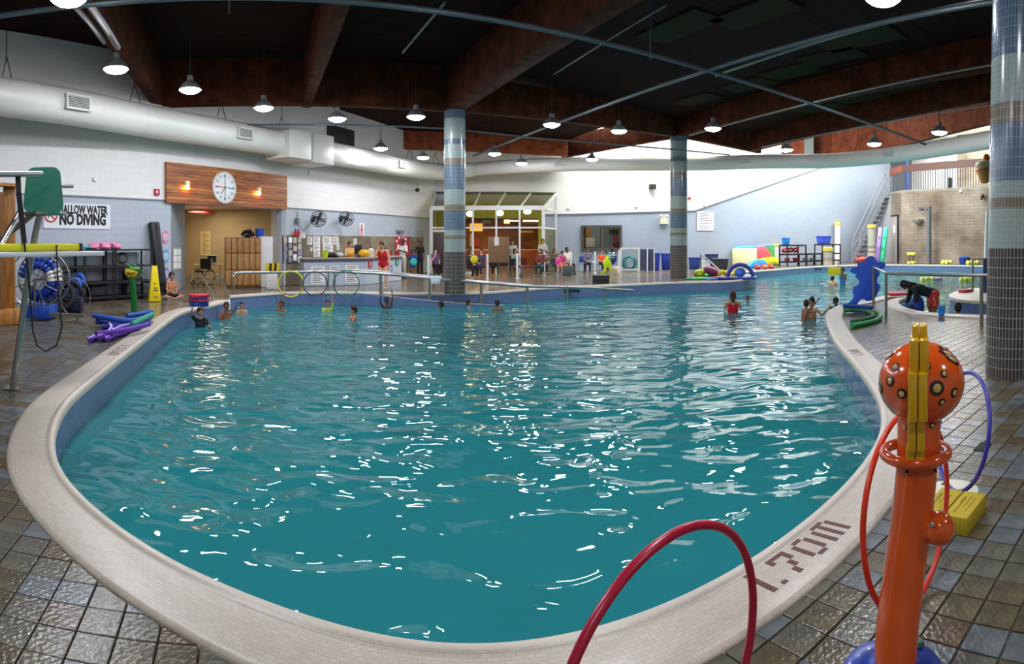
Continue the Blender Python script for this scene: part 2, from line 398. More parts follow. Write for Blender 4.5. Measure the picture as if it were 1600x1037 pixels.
for i in range(len(ISL)):
    a, b = ISL[i], ISL[(i + 1) % len(ISL)]; L = (b - a).length; c = Vector((14, 14, 0)); c = sum(ISL, Vector()) / len(ISL)
    a2 = a + (c - a) * .02; b2 = b + (c - b) * .02
    mb.add([(a2.x, a2.y, -.06), (b2.x, b2.y, -.06), (b2.x, b2.y, DEP), (a2.x, a2.y, DEP)], [(0, 1, 2, 3)], 0, [[(s, 0), (s + L, 0), (s + L, DEP), (s, DEP)]]); s += L
mb.build('trim_platform_wall', poolb, None, smooth=False, kind='structure', label='blue tiled drum of the round platform')
# ---- depth marks set in the coping as small dark tiles
redt = M('oxblood_tile', '5b2a2a', .4)
FONT5 = {'1': ['1', '1', '1', '1', '1', '1', '1'], '7': ['1111', '1001', '0001', '0010', '0010', '0100', '0100'], '0': ['0110', '1001', '1001', '1001', '1001', '1001', '0110'], '.': ['0', '0', '0', '0', '0', '0', '1'],
 'm': ['01110', '10101', '10101', '10101', '10101', '10101', '10101'], '5': ['1111', '1000', '1110', '0001', '0001', '1001', '0110'], 'N': ['1001', '1101', '1011', '1001', '1001'], 'O': ['0110', '1001', '1001', '1001', '0110'], 'D': ['1110', '1001', '1001', '1001', '1110'],
 'I': ['1', '1', '1', '1', '1'], 'V': ['101', '101', '101', '101', '010'], 'G': ['0110', '1000', '1011', '1001', '0111']}
def mark(px, py, txt, cell, s0=.10, rev=False, gap=1.6, stretch=1.0, label=''):
    """text along the coping near the image point; letters' heads towards the water"""
    p = G(px, py); k = min(range(len(runA)), key=lambda q: (runA[q] - p).length)
    # travel on runA is right -> near -> left ; reading direction (seen from the deck) is the opposite
    arc = [0]
    for q in range(k, 0, -1): arc.append(arc[-1] + (runA[q] - runA[q - 1]).length)
    def pos(t, s):
        for q in range(len(arc) - 1):
            if arc[q + 1] >= t:
                f = (t - arc[q]) / (arc[q + 1] - arc[q] + 1e-9); a = runA[k - q]; b = runA[k - q - 1]; c = a.lerp(b, f); tt = (b - a).normalized(); nn = Vector((tt.y, -tt.x, 0)); return c + nn * s, tt, nn
        return None
    root = thing('depth_marking', label, 'marking', tuple(p)); t = 0; mesh = None
    for ch in txt:
        g = FONT5[ch]
        for r_, row in enumerate(g):
            for c_, v in enumerate(row):
                if v != '1': continue
                res = pos(t + c_ * cell * stretch, s0 + r_ * cell)
                if not res: continue
                q, tt, nn = res; a = cell * .45 * stretch; b = cell * .46
                mb = MB(); mb.add([q + tt * a * x + nn * b * y + Vector((0, 0, z)) for z in (.02, .0275) for x, y in ((-1, -1), (1, -1), (1, 1), (-1, 1))], [(4, 5, 6, 7), (0, 1, 5, 4), (1, 2, 6, 5), (2, 3, 7, 6), (3, 0, 4, 7)])
                mb.build('tile', redt, root, smooth=False)
        t += (len(g[0]) + gap - 1 + .6) * cell * stretch
    return root
mark(1146, 905, '1.70m', .027, .075, label='dark red depth marking 1.70 m on the foreground coping', stretch=1.32)
mark(210, 543, '1.50m', .0215, .085, label='dark depth marking 1.50 m on the left coping', stretch=1.9)
mark(1325, 557, '1.50m', .0215, .085, label='dark red depth marking on the coping right of the pool, behind the fish-like water toy')
# ---- water
def watermat():
    m = bpy.data.materials.new('pool_water'); m.use_nodes = True; nt = m.node_tree; N = nt.nodes; L = nt.links; N.clear()
    o = N.new('ShaderNodeOutputMaterial'); t = N.new('ShaderNodeBsdfTransparent'); g = N.new('ShaderNodeBsdfGlossy'); d = N.new('ShaderNodeBsdfDiffuse')
    t.inputs[0].default_value = hexc('6cc4c8'); g.inputs['Roughness'].default_value = .02; d.inputs[0].default_value = hexc('3fb0b4')
    body = N.new('ShaderNodeMixShader'); body.inputs[0].default_value = .38; L.new(t.outputs[0], body.inputs[1]); L.new(d.outputs[0], body.inputs[2])
    fr = N.new('ShaderNodeFresnel'); fr.inputs[0].default_value = 1.33; x = N.new('ShaderNodeMixShader')
    tc = N.new('ShaderNodeTexCoord')
    def nz(scale, det, dist, sx=1, sy=1, rz=0):
        mp = N.new('ShaderNodeMapping'); mp.inputs['Scale'].default_value = (sx, sy, 1); mp.inputs['Rotation'].default_value = (0, 0, rz); L.new(tc.outputs['Object'], mp.inputs[0])
        n = N.new('ShaderNodeTexNoise'); n.inputs['Scale'].default_value = scale; n.inputs['Detail'].default_value = det; n.inputs['Distortion'].default_value = dist; L.new(mp.outputs[0], n.inputs[0]); return n.outputs[0]
    b1 = N.new('ShaderNodeBump'); b1.inputs['Strength'].default_value = 1; b1.inputs['Distance'].default_value = .056; L.new(nz(1.75, .6, .7, 1, 1.5, .15), b1.inputs['Height'])
    b2 = N.new('ShaderNodeBump'); b2.inputs['Strength'].default_value = 1; b2.inputs['Distance'].default_value = .005; L.new(nz(5.0, .5, .5, 1, 1.3, -.3), b2.inputs['Height']); L.new(b1.outputs[0], b2.inputs['Normal'])
    for q in (g, d): L.new(b2.outputs[0], q.inputs['Normal'])
    L.new(b2.outputs[0], fr.inputs['Normal'])
    L.new(fr.outputs[0], x.inputs[0]); L.new(body.outputs[0], x.inputs[1]); L.new(g.outputs[0], x.inputs[2]); L.new(x.outputs[0], o.inputs[0])
    return m
cen = POOL; mb = MB(); NR, NT = 260, 300
def wave(x, y):
    return .016 * (noise.noise((x * .9, y * 1.3, 0)) + .6 * noise.noise((x * 2.1 + 5, y * 2.6, 2)))
rr = [1.8 * (46 / 1.8) ** (i / NR) for i in range(NR + 1)]
tt = [-.92 + 2.02 * j / NT for j in range(NT + 1)]
vs = []; keep = []
for r_ in rr:
    for t_ in tt: 
        x, y = r_ * sin(t_), r_ * cos(t_); vs.append((x, y, WZ + wave(x, y)))
fs = []
NIN = [inside(v, POOL) for v in vs]
for i in range(NR):
    for j in range(NT):
        q = (i * (NT + 1) + j, i * (NT + 1) + j + 1, (i + 1) * (NT + 1) + j + 1, (i + 1) * (NT + 1) + j)
        if any(NIN[k] for k in q): fs.append(q)
used = sorted({k for f in fs for k in f}); rm = {k: i for i, k in enumerate(used)}
mb.add([vs[k] for k in used], [tuple(rm[k] for k in f) for f in fs])
o = mb.build('pool_water', watermat(), None, label='rippling teal water filling the free-form pool', cat='water', kind='stuff', org=(0, 0, 0))
if sum(p.normal.z for p in o.data.polygons) < 0: o.data.flip_normals()

dk = M('wall_slot_dark', '161a20', .6)
for px, py, w_, lb in ((1161, 443.2, .9, 'dark overflow slot in the blue wall under the toy peninsula'), (888, 454.6, .8, 'dark overflow slot in the blue wall below the spectators'), (1272, 420.6, 1.0, 'dark overflow slot in the farthest blue wall')):
    e_ = min(runB + runC, key=lambda q: abs((math.atan2(q.x, q.y)) * F + 800 - px)); d_ = e_.length - .04; p = atp(px, py, d_); mb = MB(); mb.box(p, (w_, .06, .1), face_cam(px)); mb.build('overflow_slot', dk, None, label=lb, cat='grille')
for px, py, a_, b_, lb in ((1288, 621, .42, .09, 'dark shape under the water near the right coping'), (646, 677, .26, .08, 'dark shape under the water in the middle of the pool')):
    p = G(px, py, -.52); mb = MB(); mb.ell(p, (a_, b_, .03), 16, 8); mb.ell(p + Vector((a_ * .5, .08, 0)), (a_ * .5, b_, .03), 12, 8); mb.build('sunken_dark_shape', rubber, None, label=lb, cat='toy')  # flat dark shapes set below the water surface
# ================================================================== ROOM SHELL
wblue = brickmat('wall_blue', 'b6bec6', 'b2bac3', 'a5adb6', .4, .2, .006, .5, .6, .25)
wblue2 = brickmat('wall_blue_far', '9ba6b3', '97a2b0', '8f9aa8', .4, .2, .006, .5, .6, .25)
wwhite = brickmat('wall_white', 'ecebe6', 'e8e7e2', 'e0dfda', .4, .2, .005, .5, .6, .2)
stone = brickmat('wall_stone', '9c9080', '8e8374', '7a6f62', .8, .22, .012, .5, .8, .7, '9b8d7c', nsc=.35)
wood = M('cedar_board', 'b06a2c', .4, col2='7c3a16', ns=1.6, bump=.15, bs=30, stretch=(1, 1, 9))
wood2 = M('cedar_board_light', 'c98238', .4, col2='8f4a1e', ns=1.4, bump=.15, bs=30, stretch=(1, 1, 9))
beamw = M('glulam', '5c2f1c', .9, spec=.12, col2='3c1e13', ns=2.5, bump=.2, bs=30)
beamr = M('red_glulam_lit', 'a4583a', .8, spec=.15, col2='7c3e28', ns=2.5, bump=.2, bs=20)  # red wood, its colour brightened to paint in the rooflight on it
ceilm = brickmat('roof_planks', '34221b', '281a15', '1a1210', 3.5, .14, .006, .5, .9, .3, spec=.08)
beige = M('beige_wall', 'b8a37a', .7); recgrey = M('grey_wall', '8f959c', .7); metalduct = M('duct_paint', 'e4e3d8', .38, spec=.5, bump=.03, bs=3, ns=2)
def wallpoly(mb, W_, pts, off=0, th=.25, mi=0):
    """pts = [(px, z)...] in the plane of wall W_, a slab th thick behind it"""
    P = [W_.hit(px, off=off) + Vector((0, 0, z)) for px, z in pts]; Q = [p - W_.n * th for p in P]; n = len(P)
    uv = lambda p: ((p - W_.a).dot(W_.u), p.z)
    mb.add(P + Q, [tuple(range(n)), tuple(range(2 * n - 1, n - 1, -1))] + [(i, n + i, n + (i + 1) % n, (i + 1) % n) for i in range(n)], mi,
           [[uv(p) for p in P], [uv(p) for p in P[::-1]]] + [[(uv(P[i])), (uv(P[i])), (uv(P[(i + 1) % n])), (uv(P[(i + 1) % n]))] for i in range(n)])
ZB = 2.86; ZO = 2.80
def strip(mb, W_, a, b, z0, z1, th=.25, mi=0):
    """a,b: plan points on the wall"""
    P = [Vector((*a, z0)), Vector((*b, z0)), Vector((*b, z1)), Vector((*a, z1))]; Q = [p - W_.n * th for p in P]
    uv = lambda p: ((p - W_.a).dot(W_.u), p.z)
    mb.add(P + Q, [(0, 1, 2, 3), (7, 6, 5, 4), (0, 4, 5, 1), (1, 5, 6, 2), (2, 6, 7, 3), (3, 7, 4, 0)], mi, [[uv(p) for p in P], [uv(p) for p in P[::-1]]] + [[uv(P[i]), uv(P[i]), uv(P[(i + 1) % 4]), uv(P[(i + 1) % 4])] for i in range(4)])
lw0 = WL.a - WL.u * 17.5; L267 = WL.hit(267); L440 = WL.hit(440); LC = WL.b
mb = MB(); strip(mb, WL, lw0.xy, L267.xy, 0, ZB); strip(mb, WL, L440.xy, LC.xy, 0, ZB)
mb.build('wall_left', wblue, None, smooth=False, kind='structure', label='pale blue painted block wall, lower part')
mb = MB(); strip(mb, WL, lw0.xy, LC.xy, ZB, 7.4); strip(mb, WL, L267.xy, L440.xy, ZO, ZB)
mb.build('wall_left', wwhite, None, smooth=False, kind='structure', label='white upper part of the left wall')
trimg = M('trim_grey', '6f7478', .5)
mb = MB(); mb.bar((*(lw0.xy), ZB), (*(L267.xy), ZB), .04, .05); mb.bar((*(L440.xy), ZB), (*(LC.xy), ZB), .04, .05); mb.build('trim_1', trimg, None, kind='structure')
# far wall: blue below, white above, the boundary climbs to the right
zb = lambda W_, px, y: Z(y, W_.dist(px))
mb = MB(); y_ = lambda px, y: (px, zb(WB, px, y))
wallpoly(mb, WB, [(869, 0), (908, 0), (908, zb(WB, 908, 334.3)), (869, zb(WB, 869, 335))])
wallpoly(mb, WB, [(908, 0), (971, 0), (971, zb(WB, 971, 391)), (908, zb(WB, 908, 391))])
wallpoly(mb, WB, [(908, zb(WB, 908, 352)), (971, zb(WB, 971, 351.5)), (971, zb(WB, 971, 332.5)), (908, zb(WB, 908, 334.3))])
wallpoly(mb, WB, [(971, 0), (1061.3, 0), (1061.3, zb(WB, 1061.3, 330)), (971, zb(WB, 971, 332.5))])
zc = lambda px, y: Z(y, WC.dist(px))
wallpoly(mb, WC, [(1061.3, 0), (1391, 0), (1391, zc(1391, 251)), (1310, zc(1310, 253)), (1086, zc(1086, 329.3)), (1061.3, zc(1061.3, 330))])
mb.build('wall_far', wblue2, None, smooth=False, kind='structure', label='pale blue painted block wall, lower part of the far wall')
mb = MB(); HT = 10.6
wallpoly(mb, WB, [(600, 7.2), (869, 7.2), (1061.3, 7.2), (1061.3, HT), (600, HT)])
wallpoly(mb, WB, [(672, 4.35), (869, 4.35), (869, 7.2), (672, 7.2)])
wallpoly(mb, WB, [(869, zb(WB, 869, 335)), (908, zb(WB, 908, 334.3)), (971, zb(WB, 971, 332.5)), (1061.3, zb(WB, 1061.3, 330)), (1061.3, 7.2), (869, 7.2)])
wallpoly(mb, WC, [(1061.3, zc(1061.3, 330)), (1086, zc(1086, 329.3)), (1310, zc(1310, 253)), (1391, zc(1391, 251)), (1391, HT), (1061.3, HT)])
wallpoly(mb, WB, [(660, 0), (672, 0), (672, 7.2), (660, 7.2)])
mb.build('wall_far', wwhite, None, smooth=False, kind='structure', label='bright white upper part of the far wall')
mb = MB()
for W_, pts in ((WB, [(869, 335), (908, 334.3), (971, 332.5), (1061.3, 330)]), (WC, [(1061.3, 330), (1086, 329.3), (1310, 253)])):
    for (a, ya), (b, yb) in zip(pts, pts[1:]): mb.bar(W_.hit(a, ya, .02), W_.hit(b, yb, .02), .05, .06)
mb.build('trim_2', trimg, None, kind='structure')
# stone wall with the gallery above it
S0 = at(1391, 48); S1 = at(1408, 46); S2 = at(1548, 42); S3 = at(1760, 40)
W0 = Wall(S0.xy, S1.xy); W1 = Wall(S1.xy, S2.xy); W2 = Wall(S2.xy, S3.xy); ZG = 5.6
for W_ in (W0, W1, W2): W_.n = Vector((W_.u.y, -W_.u.x, 0))
mb = MB()
for W_ in (W0, W1, W2): strip(mb, W_, W_.a.xy, W_.b.xy, 0, ZG, .5)
strip(mb, W1, (S1 + W1.u * 1.5 - W1.n * 6).xy, (S2 + W1.u * 6 - W1.n * 6).xy, ZG, HT, .3)
mb.build('wall_stone', stone, None, smooth=False, kind='structure', label='rough grey-brown stone block wall below the gallery')
mb = MB(); mb.prism([p.xy for p in (S0, S1, S2, S3, S3 - W2.n * 7, S1 - W1.n * 7)], ZG - .15, ZG); mb.build('floor', offwhite, None, kind='structure', label='gallery floor on top of the stone wall')
mb = MB(); strip(mb, W1, (S0 - W1.n * 6 - W1.u * 2).xy, (S1 + W1.u * 1.5 - W1.n * 6).xy, ZG, HT, .3); mb.build('wall_gallery', wwhite, None, smooth=False, kind='structure', label='white wall at the back of the gallery')
# shell parts outside the view
mb = MB(); pass
for a, b in (((-18, -7.5), (41, -7.5)), ((41, -7.5), (41, 42))):
    mb.bar((*a, 5.3), (*b, 5.3), .3, 10.6)
mb.build('wall_near', wwhite, None, smooth=False, kind='structure', label='plain white walls behind and right of the viewer')
# ---- roofs
E = [at(880, 32.6), at(985, 26.3), at(1075, 26.5), at(1177, 30.1), at(1552, 20.3), at(1760, 17.0)]
mb = MB(); poly = [(-18.5, -8), (LC.x - 1, LC.y + .6), (E[0].x, E[0].y)] + [(e.x, e.y) for e in E[1:]] + [(41, 5), (41, -8)]
n = len(poly); uvp = lambda p: (p[0] * .9 + p[1] * .43, -p[0] * .43 + p[1] * .9)
mb.add([(x, y, 7.1) for x, y in poly] + [(x, y, 7.4) for x, y in poly], [tuple(range(n)), tuple(range(2 * n - 1, n - 1, -1))] + [(i, (i + 1) % n, n + (i + 1) % n, n + i) for i in range(n)], 0, [[uvp(p) for p in poly]] + [[(0, 0)] * n] + [[(0, 0)] * 4] * n)
roof = mb.build('ceiling', ceilm, None, smooth=False, kind='structure', label='dark stained plank ceiling'); 
mb = MB(); mb.box((17, 24, HT + .1), (54, 66, .2)); mb.build('ceiling', wwhite, None, kind='structure', label='high white ceiling over the far bay')
pan = M('felt_panel', '3c3728', .95, spec=.05)
for px, py, w_, h_ in [(1180, 20, 1.0, 2.2), (1060, 42, 1.0, 2.4), (1340, 60, 1.2, 2.4), (1300, 88, 1.0, 2), (1235, 112, 1.0, 2), (1170, 132, 1, 2), (1420, 134, 1, 2.4), (1350, 152, 1, 2.4), (1285, 168, 1, 2.4), (1090, 155, 1, 2), (1490, 115, 1, 2.4)]:
    p = atp(px, py, (7.08 - CZ) * F / (H0 - py)); mb = MB(); mb.box((p.x, p.y, 7.07), (w_, h_, .05), R(23)); mb.build('ceiling_panel', pan, roof, smooth=False)
def beam(name, label, a, b, w_, h_, m_=beamw):
    """a,b = (x,y,z of the underside)"""
    mb = MB(); mb.bar((a[0], a[1], a[2] + h_ / 2), (b[0], b[1], b[2] + h_ / 2), w_, h_); mb.build('roof_beam', m_, None, bev=.015, label=label, cat='beam')
C1 = at(710.5, 18.6); C2 = at(1060.5, 26.8); C3 = at(1587, 7.3)
beam('', 'deep brown roof beam running from the middle column up towards the right foreground', (C1.x, C1.y, 5.68), (5.2, 2.6, 5.8), .5, 1.3)
beam('', 'brown roof beam left of the middle column, its pale underside end-on', (-6.2, 17.2, 5.72), (-.2, 4.0, 5.75), .28, 1.3)
beam('', 'roof beam over the left wall carrying two bare metal conduits', (-10.2, 15.1, 5.75), (-4.0, 1.6, 5.8), .35, 1.3)
beam('', 'long dark girder from the left wall to the middle column', (-10.45, 15.0, 5.72), (C1.x, C1.y, 5.66), .3, 1.4)
beam('', 'girder between the middle column and the right-hand one', (C1.x, C1.y, 5.68), (C2.x, C2.y, 6.3), .3, 1.1)
beam('', 'girder from the farther column back to the far wall, left of it', (C2.x, C2.y, 6.3), (E[0].x, E[0].y, 6.2), .3, 1.1)
beam('', 'girder from the farther column to the far right, edge of the dark roof', (C2.x, C2.y, 6.32), (E[3].x + .6, E[3].y + .6, 6.2), .3, 1.1)
beam('', 'girder from the farther column forward over the right side', (C2.x, C2.y, 6.32), (12.6, 7.6, 6.2), .35, 1.0)
beam('', 'roof edge beam parallel to the right-hand girder', (E[3].x, E[3].y, 6.2), (E[5].x, E[5].y, 6.2), .3, 1.1)
a = at(606, 29.4); b = at(886, 32.0); beam('', 'reddish beam close to the far left corner above the duct', (a.x, a.y, 6.2), (b.x, b.y, 6.2), .3, 1.1, beamr)
a = at(1222, 33.0); b = at(1302, 32.2); c = at(1391, 29.6); d = at(1700, 19.6)
mb = MB()
for p, q in ((a, b), (b, c), (c, d)): mb.bar((p.x, p.y, 7.5), (q.x, q.y, 7.5), .3, 2.6)
mb.build('roof_beam', beamr, None, label='red-brown laminated beam lit brightly under the far rooflight', cat='beam')
mb = MB(); p = at(1264, 32.2); mb.box((p.x, p.y, 7.4), (.5, .3, 2.7), face_cam(1264)); mb.build('beam_cover', white, None, label='white vertical cover strip on the lit red-brown beam', cat='trim')
# wooden ledger and black louvre at the upper left wall
mb = MB(); WL.rect(mb, 512, 199, 553, 232, .03, .06); o = mb.build('wall_louvre', M('louvre', '15161c', .5), None, label='dark rectangular louvre high on the left wall above the duct', cat='vent')
# ---- columns
bandc = {'dark': ('46403c', '3a3532', '9a968e'), 'green': ('8f9d98', '87958f', '9aa6a0'), 'brown': ('746b5c', '665e50', '9a9488'), 'blue': ('53687a', '4a5f72', '84929c')}
BANDS = [('dark', 1.29), ('green', 1.69), ('brown', 1.80), ('green', 1.97), ('blue', 2.55), ('brown', 2.75), ('green', 3.23), ('blue', 3.98), ('brown', 4.18), ('green', 4.62), ('blue', 4.78), ('green', 5.42), ('blue', 5.75)]
def column(c, r, k, ztop, label, lean=(0, 0), n=40):
    t = thing('mosaic_column', label, 'column', (c.x, c.y, 0)); z0 = 0
    for nm, z1 in BANDS:
        z1 *= k
        if z1 > ztop or (nm, z1) == (BANDS[-1][0], BANDS[-1][1] * k): z1 = ztop
        c1, c2, mo = bandc[nm]
        m_ = brickmat('mosaic_' + nm, c1, c2, mo, .042, .118 if nm != 'green' else .06, .004, 0, .18, .2)
        mb = MB(); e = .004 if nm == 'dark' else 0
        q = [(r + e, z0 + .001), (r + e, z1 - .001)]
        mb.lathe([(r - .01, z0)] + q + [(r - .01, z1)], (c.x, c.y, 0), n, uvr=r)
        for i in range(len(mb.v)): mb.v[i] += Vector((lean[0] * mb.v[i].z, lean[1] * mb.v[i].z, 0))
        mb.build('tile_band', m_, t); z0 = z1
        if z0 >= ztop: break
column(C1, .335, 1.0, 5.7, 'striped mosaic column standing in front of the glass lean-to')
column(C2, .39, 1.125, 6.35, 'farther striped mosaic column beside the blue bins')
column(C3, .37, 1.18, 7.1, 'big striped mosaic column at the right edge of the picture', lean=(.014, -.012), n=64)
# ---- duct
dp = [(-230, 12.6, 5.0), (-60, 13.2, 4.97), (0, 13.7, 4.95), (120, 14.9, 4.95), (250, 16.8, 4.95), (400, 19.4, 4.95), (540, 23.2, 4.95), (640, 27.3, 4.98), (680, 29.2, 5.05), (708, 30.0, 5.15), (740, 30.1, 5.28)]
dr = [.45, .45, .45, .45, .45, .44, .43, .42, .41, .38, .34]
def Dpt(px, d, z): p = at(px, d); return Vector((p.x, p.y, z))
path = [Dpt(*q) for q in dp]; P2 = [Dpt(*q) for q in [(740, 30.1, 5.28), (820, 28.9, 5.3), (900, 28.3, 5.3), (1080, 28.1, 5.3), (1180, 27.6, 5.32), (1280, 27.4, 5.32), (1340, 26.6, 5.32), (1400, 25.3, 5.32), (1470, 23.6, 5.32), (1545, 21.7, 5.32), (1650, 19.4, 5.32), (1760, 17.5, 5.3)]]
cp = catmull(path, 4); rs = [dr[min(i // 4, len(dr) - 1)] for i in range(len(cp))]
t = thing('air_duct', 'long round off-white air duct along the left wall and across the far side', 'duct', (path[0].x, path[0].y, 0))
mb = MB(); mb.tube(cp, rs, 24); mb.build('duct_run', metalduct, t)
cp2 = catmull(P2, 4); mb = MB(); mb.tube(cp2, [.335] * len(cp2), 24); mb.build('duct_run', metalduct, t)
mb = MB()
for px, d, z, rr_ in [(60, 14.25, 4.95, .455), (210, 16.1, 4.95, .455), (345, 18.3, 4.95, .45), (540, 23.2, 4.95, .44), (1340, 26.6, 5.32, .345), (1000, 28.2, 5.3, .345)]:
    i = min(range(len(cp + cp2)), key=lambda k: ((cp + cp2)[k] - Dpt(px, d, z)).length); A_ = cp + cp2; v = (A_[min(i + 1, len(A_) - 1)] - A_[i - 1]).normalized()
    mb = MB(); mb.tube([A_[i] - v * .03, A_[i] + v * .03], rr_, 24); mb.build('duct_collar', metalduct, t)
def duct_pt(px):
    A_ = cp + cp2; tgt = (px - 800) / F
    for i in range(len(A_) - 1):
        a0 = math.atan2(A_[i].x, A_[i].y); a1 = math.atan2(A_[i + 1].x, A_[i + 1].y)
        if a0 <= tgt <= a1 and a1 > a0:
            f = (tgt - a0) / (a1 - a0); return A_[i].lerp(A_[i + 1], f), (A_[i + 1] - A_[i]).normalized(), (rs[min(i, len(rs) - 1)] if i < len(cp) else .335)
    return A_[-1], Vector((1, 0, 0)), .3
louv = M('louvre_dark', '3b3d3d', .5)
for px, w_, h_, lb in [(103, .72, .36, 'nearest white louvred vent box on the duct, upper left'), (366, .62, .34, 'second white louvred vent box on the duct, above the clock'), (614, .52, .30, 'small vent box on the duct above the reception counter'), (877, .55, .24, 'dark vent in the duct over the glass lean-to'), (1163, .6, .24, 'dark vent in the duct right of the farther column'), (1396, .55, .26, 'white vent box on the duct near the gallery')]:
    c, v, r_ = duct_pt(px); v = Vector((v.x, v.y, v.z)).normalized(); out = Vector((v.y, -v.x, 0)).normalized()
    if out.dot(-Vector((c.x, c.y, 0))) < 0: out = -out
    fm = frame(c + out * (r_ + .04) + Vector((0, 0, .0)), v); t2 = thing('duct_vent', lb, 'vent', tuple(fm.translation))
    mb = MB(); mb.box((0, 0, -.12), (w_, h_, .3)); mb.v = [fm @ q for q in mb.v]; mb.build('collar', metalduct, t2, smooth=False)
    mb = MB()
    for s_ in (-1, 1): mb.box((s_ * (w_ / 2 - .02), 0, .04), (.04, h_, .03)); mb.box((0, s_ * (h_ / 2 - .02), .04), (w_, .04, .03))
    mb.v = [fm @ q for q in mb.v]; mb.build('grille_frame', white, t2, smooth=False)
    mb = MB(); mb.box((0, 0, .032), (w_ - .08, h_ - .08, .004)); mb.v = [fm @ q for q in mb.v]; mb.build('grille_back', louv, t2, smooth=False)
    mb = MB()
    for k in range(7):
        mb.box((0, -h_ / 2 + .06 + k * (h_ - .12) / 6, .045), (w_ - .08, .012, .018), rot=Matrix.Rotation(.6, 3, 'X'))
    mb.v = [fm @ q for q in mb.v]; mb.build('slat', metalduct, t2, smooth=False)
# transition boxes
for px, d, dx, lb in [(447, 20.6, 1.15, 'left of two square sheet-metal boxes on the duct'), (484, 21.5, 1.15, 'right of two square sheet-metal boxes on the duct')]:
    c, v, r_ = duct_pt(px); mb = MB(); out = Vector((v.y, -v.x, 0)).normalized()
    mb.box(c + out * .1 + Vector((0, 0, .02 if px < 460 else -.06)), (1.12, dx, 1.12 if px < 460 else 1.05), math.atan2(v.y, v.x) - pi / 2); mb.build('duct_box', metalduct, None, bev=.03, label=lb, cat='duct')
# hangers
mb = MB(); wire = M('wire', '2a2c2e', .5)
for px in (10, 210, 345, 440, 540, 640, 680, 905, 1000, 1125, 1232, 1340):
    c, v, r_ = duct_pt(px); 
    for s_ in (-1, 1): mb.tube([c + Vector((0, 0, r_ * .9)) + Vector((v.y, -v.x, 0)) * s_ * r_ * .5, c + Vector((0, 0, r_ + .5)), Vector((c.x, c.y, 7.1 if px < 900 else 9))], .012, 5)
mb.build('hanger_wire', wire, t, kind='stuff')
# ---- pipes
pipem = M('grey_pipe', '5d6b70', .4, .3); pipel = M('pale_pipe', '8f8e8a', .4, .4)
def pipe(label, pts, r_, m_=pipem):
    mb = MB(); mb.tube(pts, r_, 8); mb.build('ceiling_pipe', m_, None, label=label, cat='pipe')
def pz(px, py, z): return Dpt(px, (z - CZ) * F / (H0 - py), z)
a = pz(0, 25, 5.5); b = pz(1442, 224, 5.5); u = (b - a).normalized(); pipe('long grey pipe sweeping across the whole ceiling', [a - u * 6, a, b, b + u * .5], .05)
a = Dpt(740, 27, 5.5); b = pz(1552, 3, 5.5); u = (b - a).normalized(); pipe('grey pipe crossing the long one and running to the upper right', [a, b, b + u * 3], .05)
a = pz(1119, 118, 5.62); b = pz(1490, 9, 5.62); u = (b - a).normalized(); pipe('pale conduit just above the pipe running to the upper right', [a, b, b + u * 3], .035, pipel)
pipe('pale conduit from the farther column to the big right column', [pz(1077, 212, 5.75), pz(1552, 101, 5.75), pz(1600, 84, 5.75)], .03, pipel)
pipe('thin pale conduit nearest the far right duct', [pz(1190, 230, 6.15), pz(1552, 163, 6.15), pz(1640, 145, 6.15)], .03, pipel)
pipe('sprinkler pipe running behind the middle column', [pz(300, 192, 5.3), pz(400, 195, 5.3), pz(692, 200.6, 5.3), pz(846, 217, 5.3), pz(1000, 229, 5.3), pz(1140, 242, 5.3)], .03)
pipe('thin branch pipe hanging left of the middle column', [pz(695, 4, 6.0), pz(629, 82, 6.0)], .025)
pipe('thin branch pipe hanging right of the middle column', [pz(1040, 8, 6.2), pz(865, 116, 6.2)], .025)
pipe('left bare conduit clipped under the left roof beam', [pz(112, 4, 5.6), pz(140, 35, 5.6), pz(163, 66, 5.6)], .05, pipel)
pipe('right bare conduit clipped under the left roof beam', [pz(138, 4, 5.6), pz(165, 42, 5.6), pz(184, 74, 5.6)], .07, pipel)
for px, py, lb in ((1016, 94, 'drop rod on the long pipe near its middle'), (358, 20, 'drop rod on the long pipe over the left girder')):
    p = pz(px, py, 5.55); mb = MB(); mb.tube([p, p + Vector((0, 0, 1.55))], .02, 6); mb.build('pipe_hanger', pipem, None, label=lb, cat='pipe hanger')
mb = MB(); a = pz(1072, 212, 6.1); 
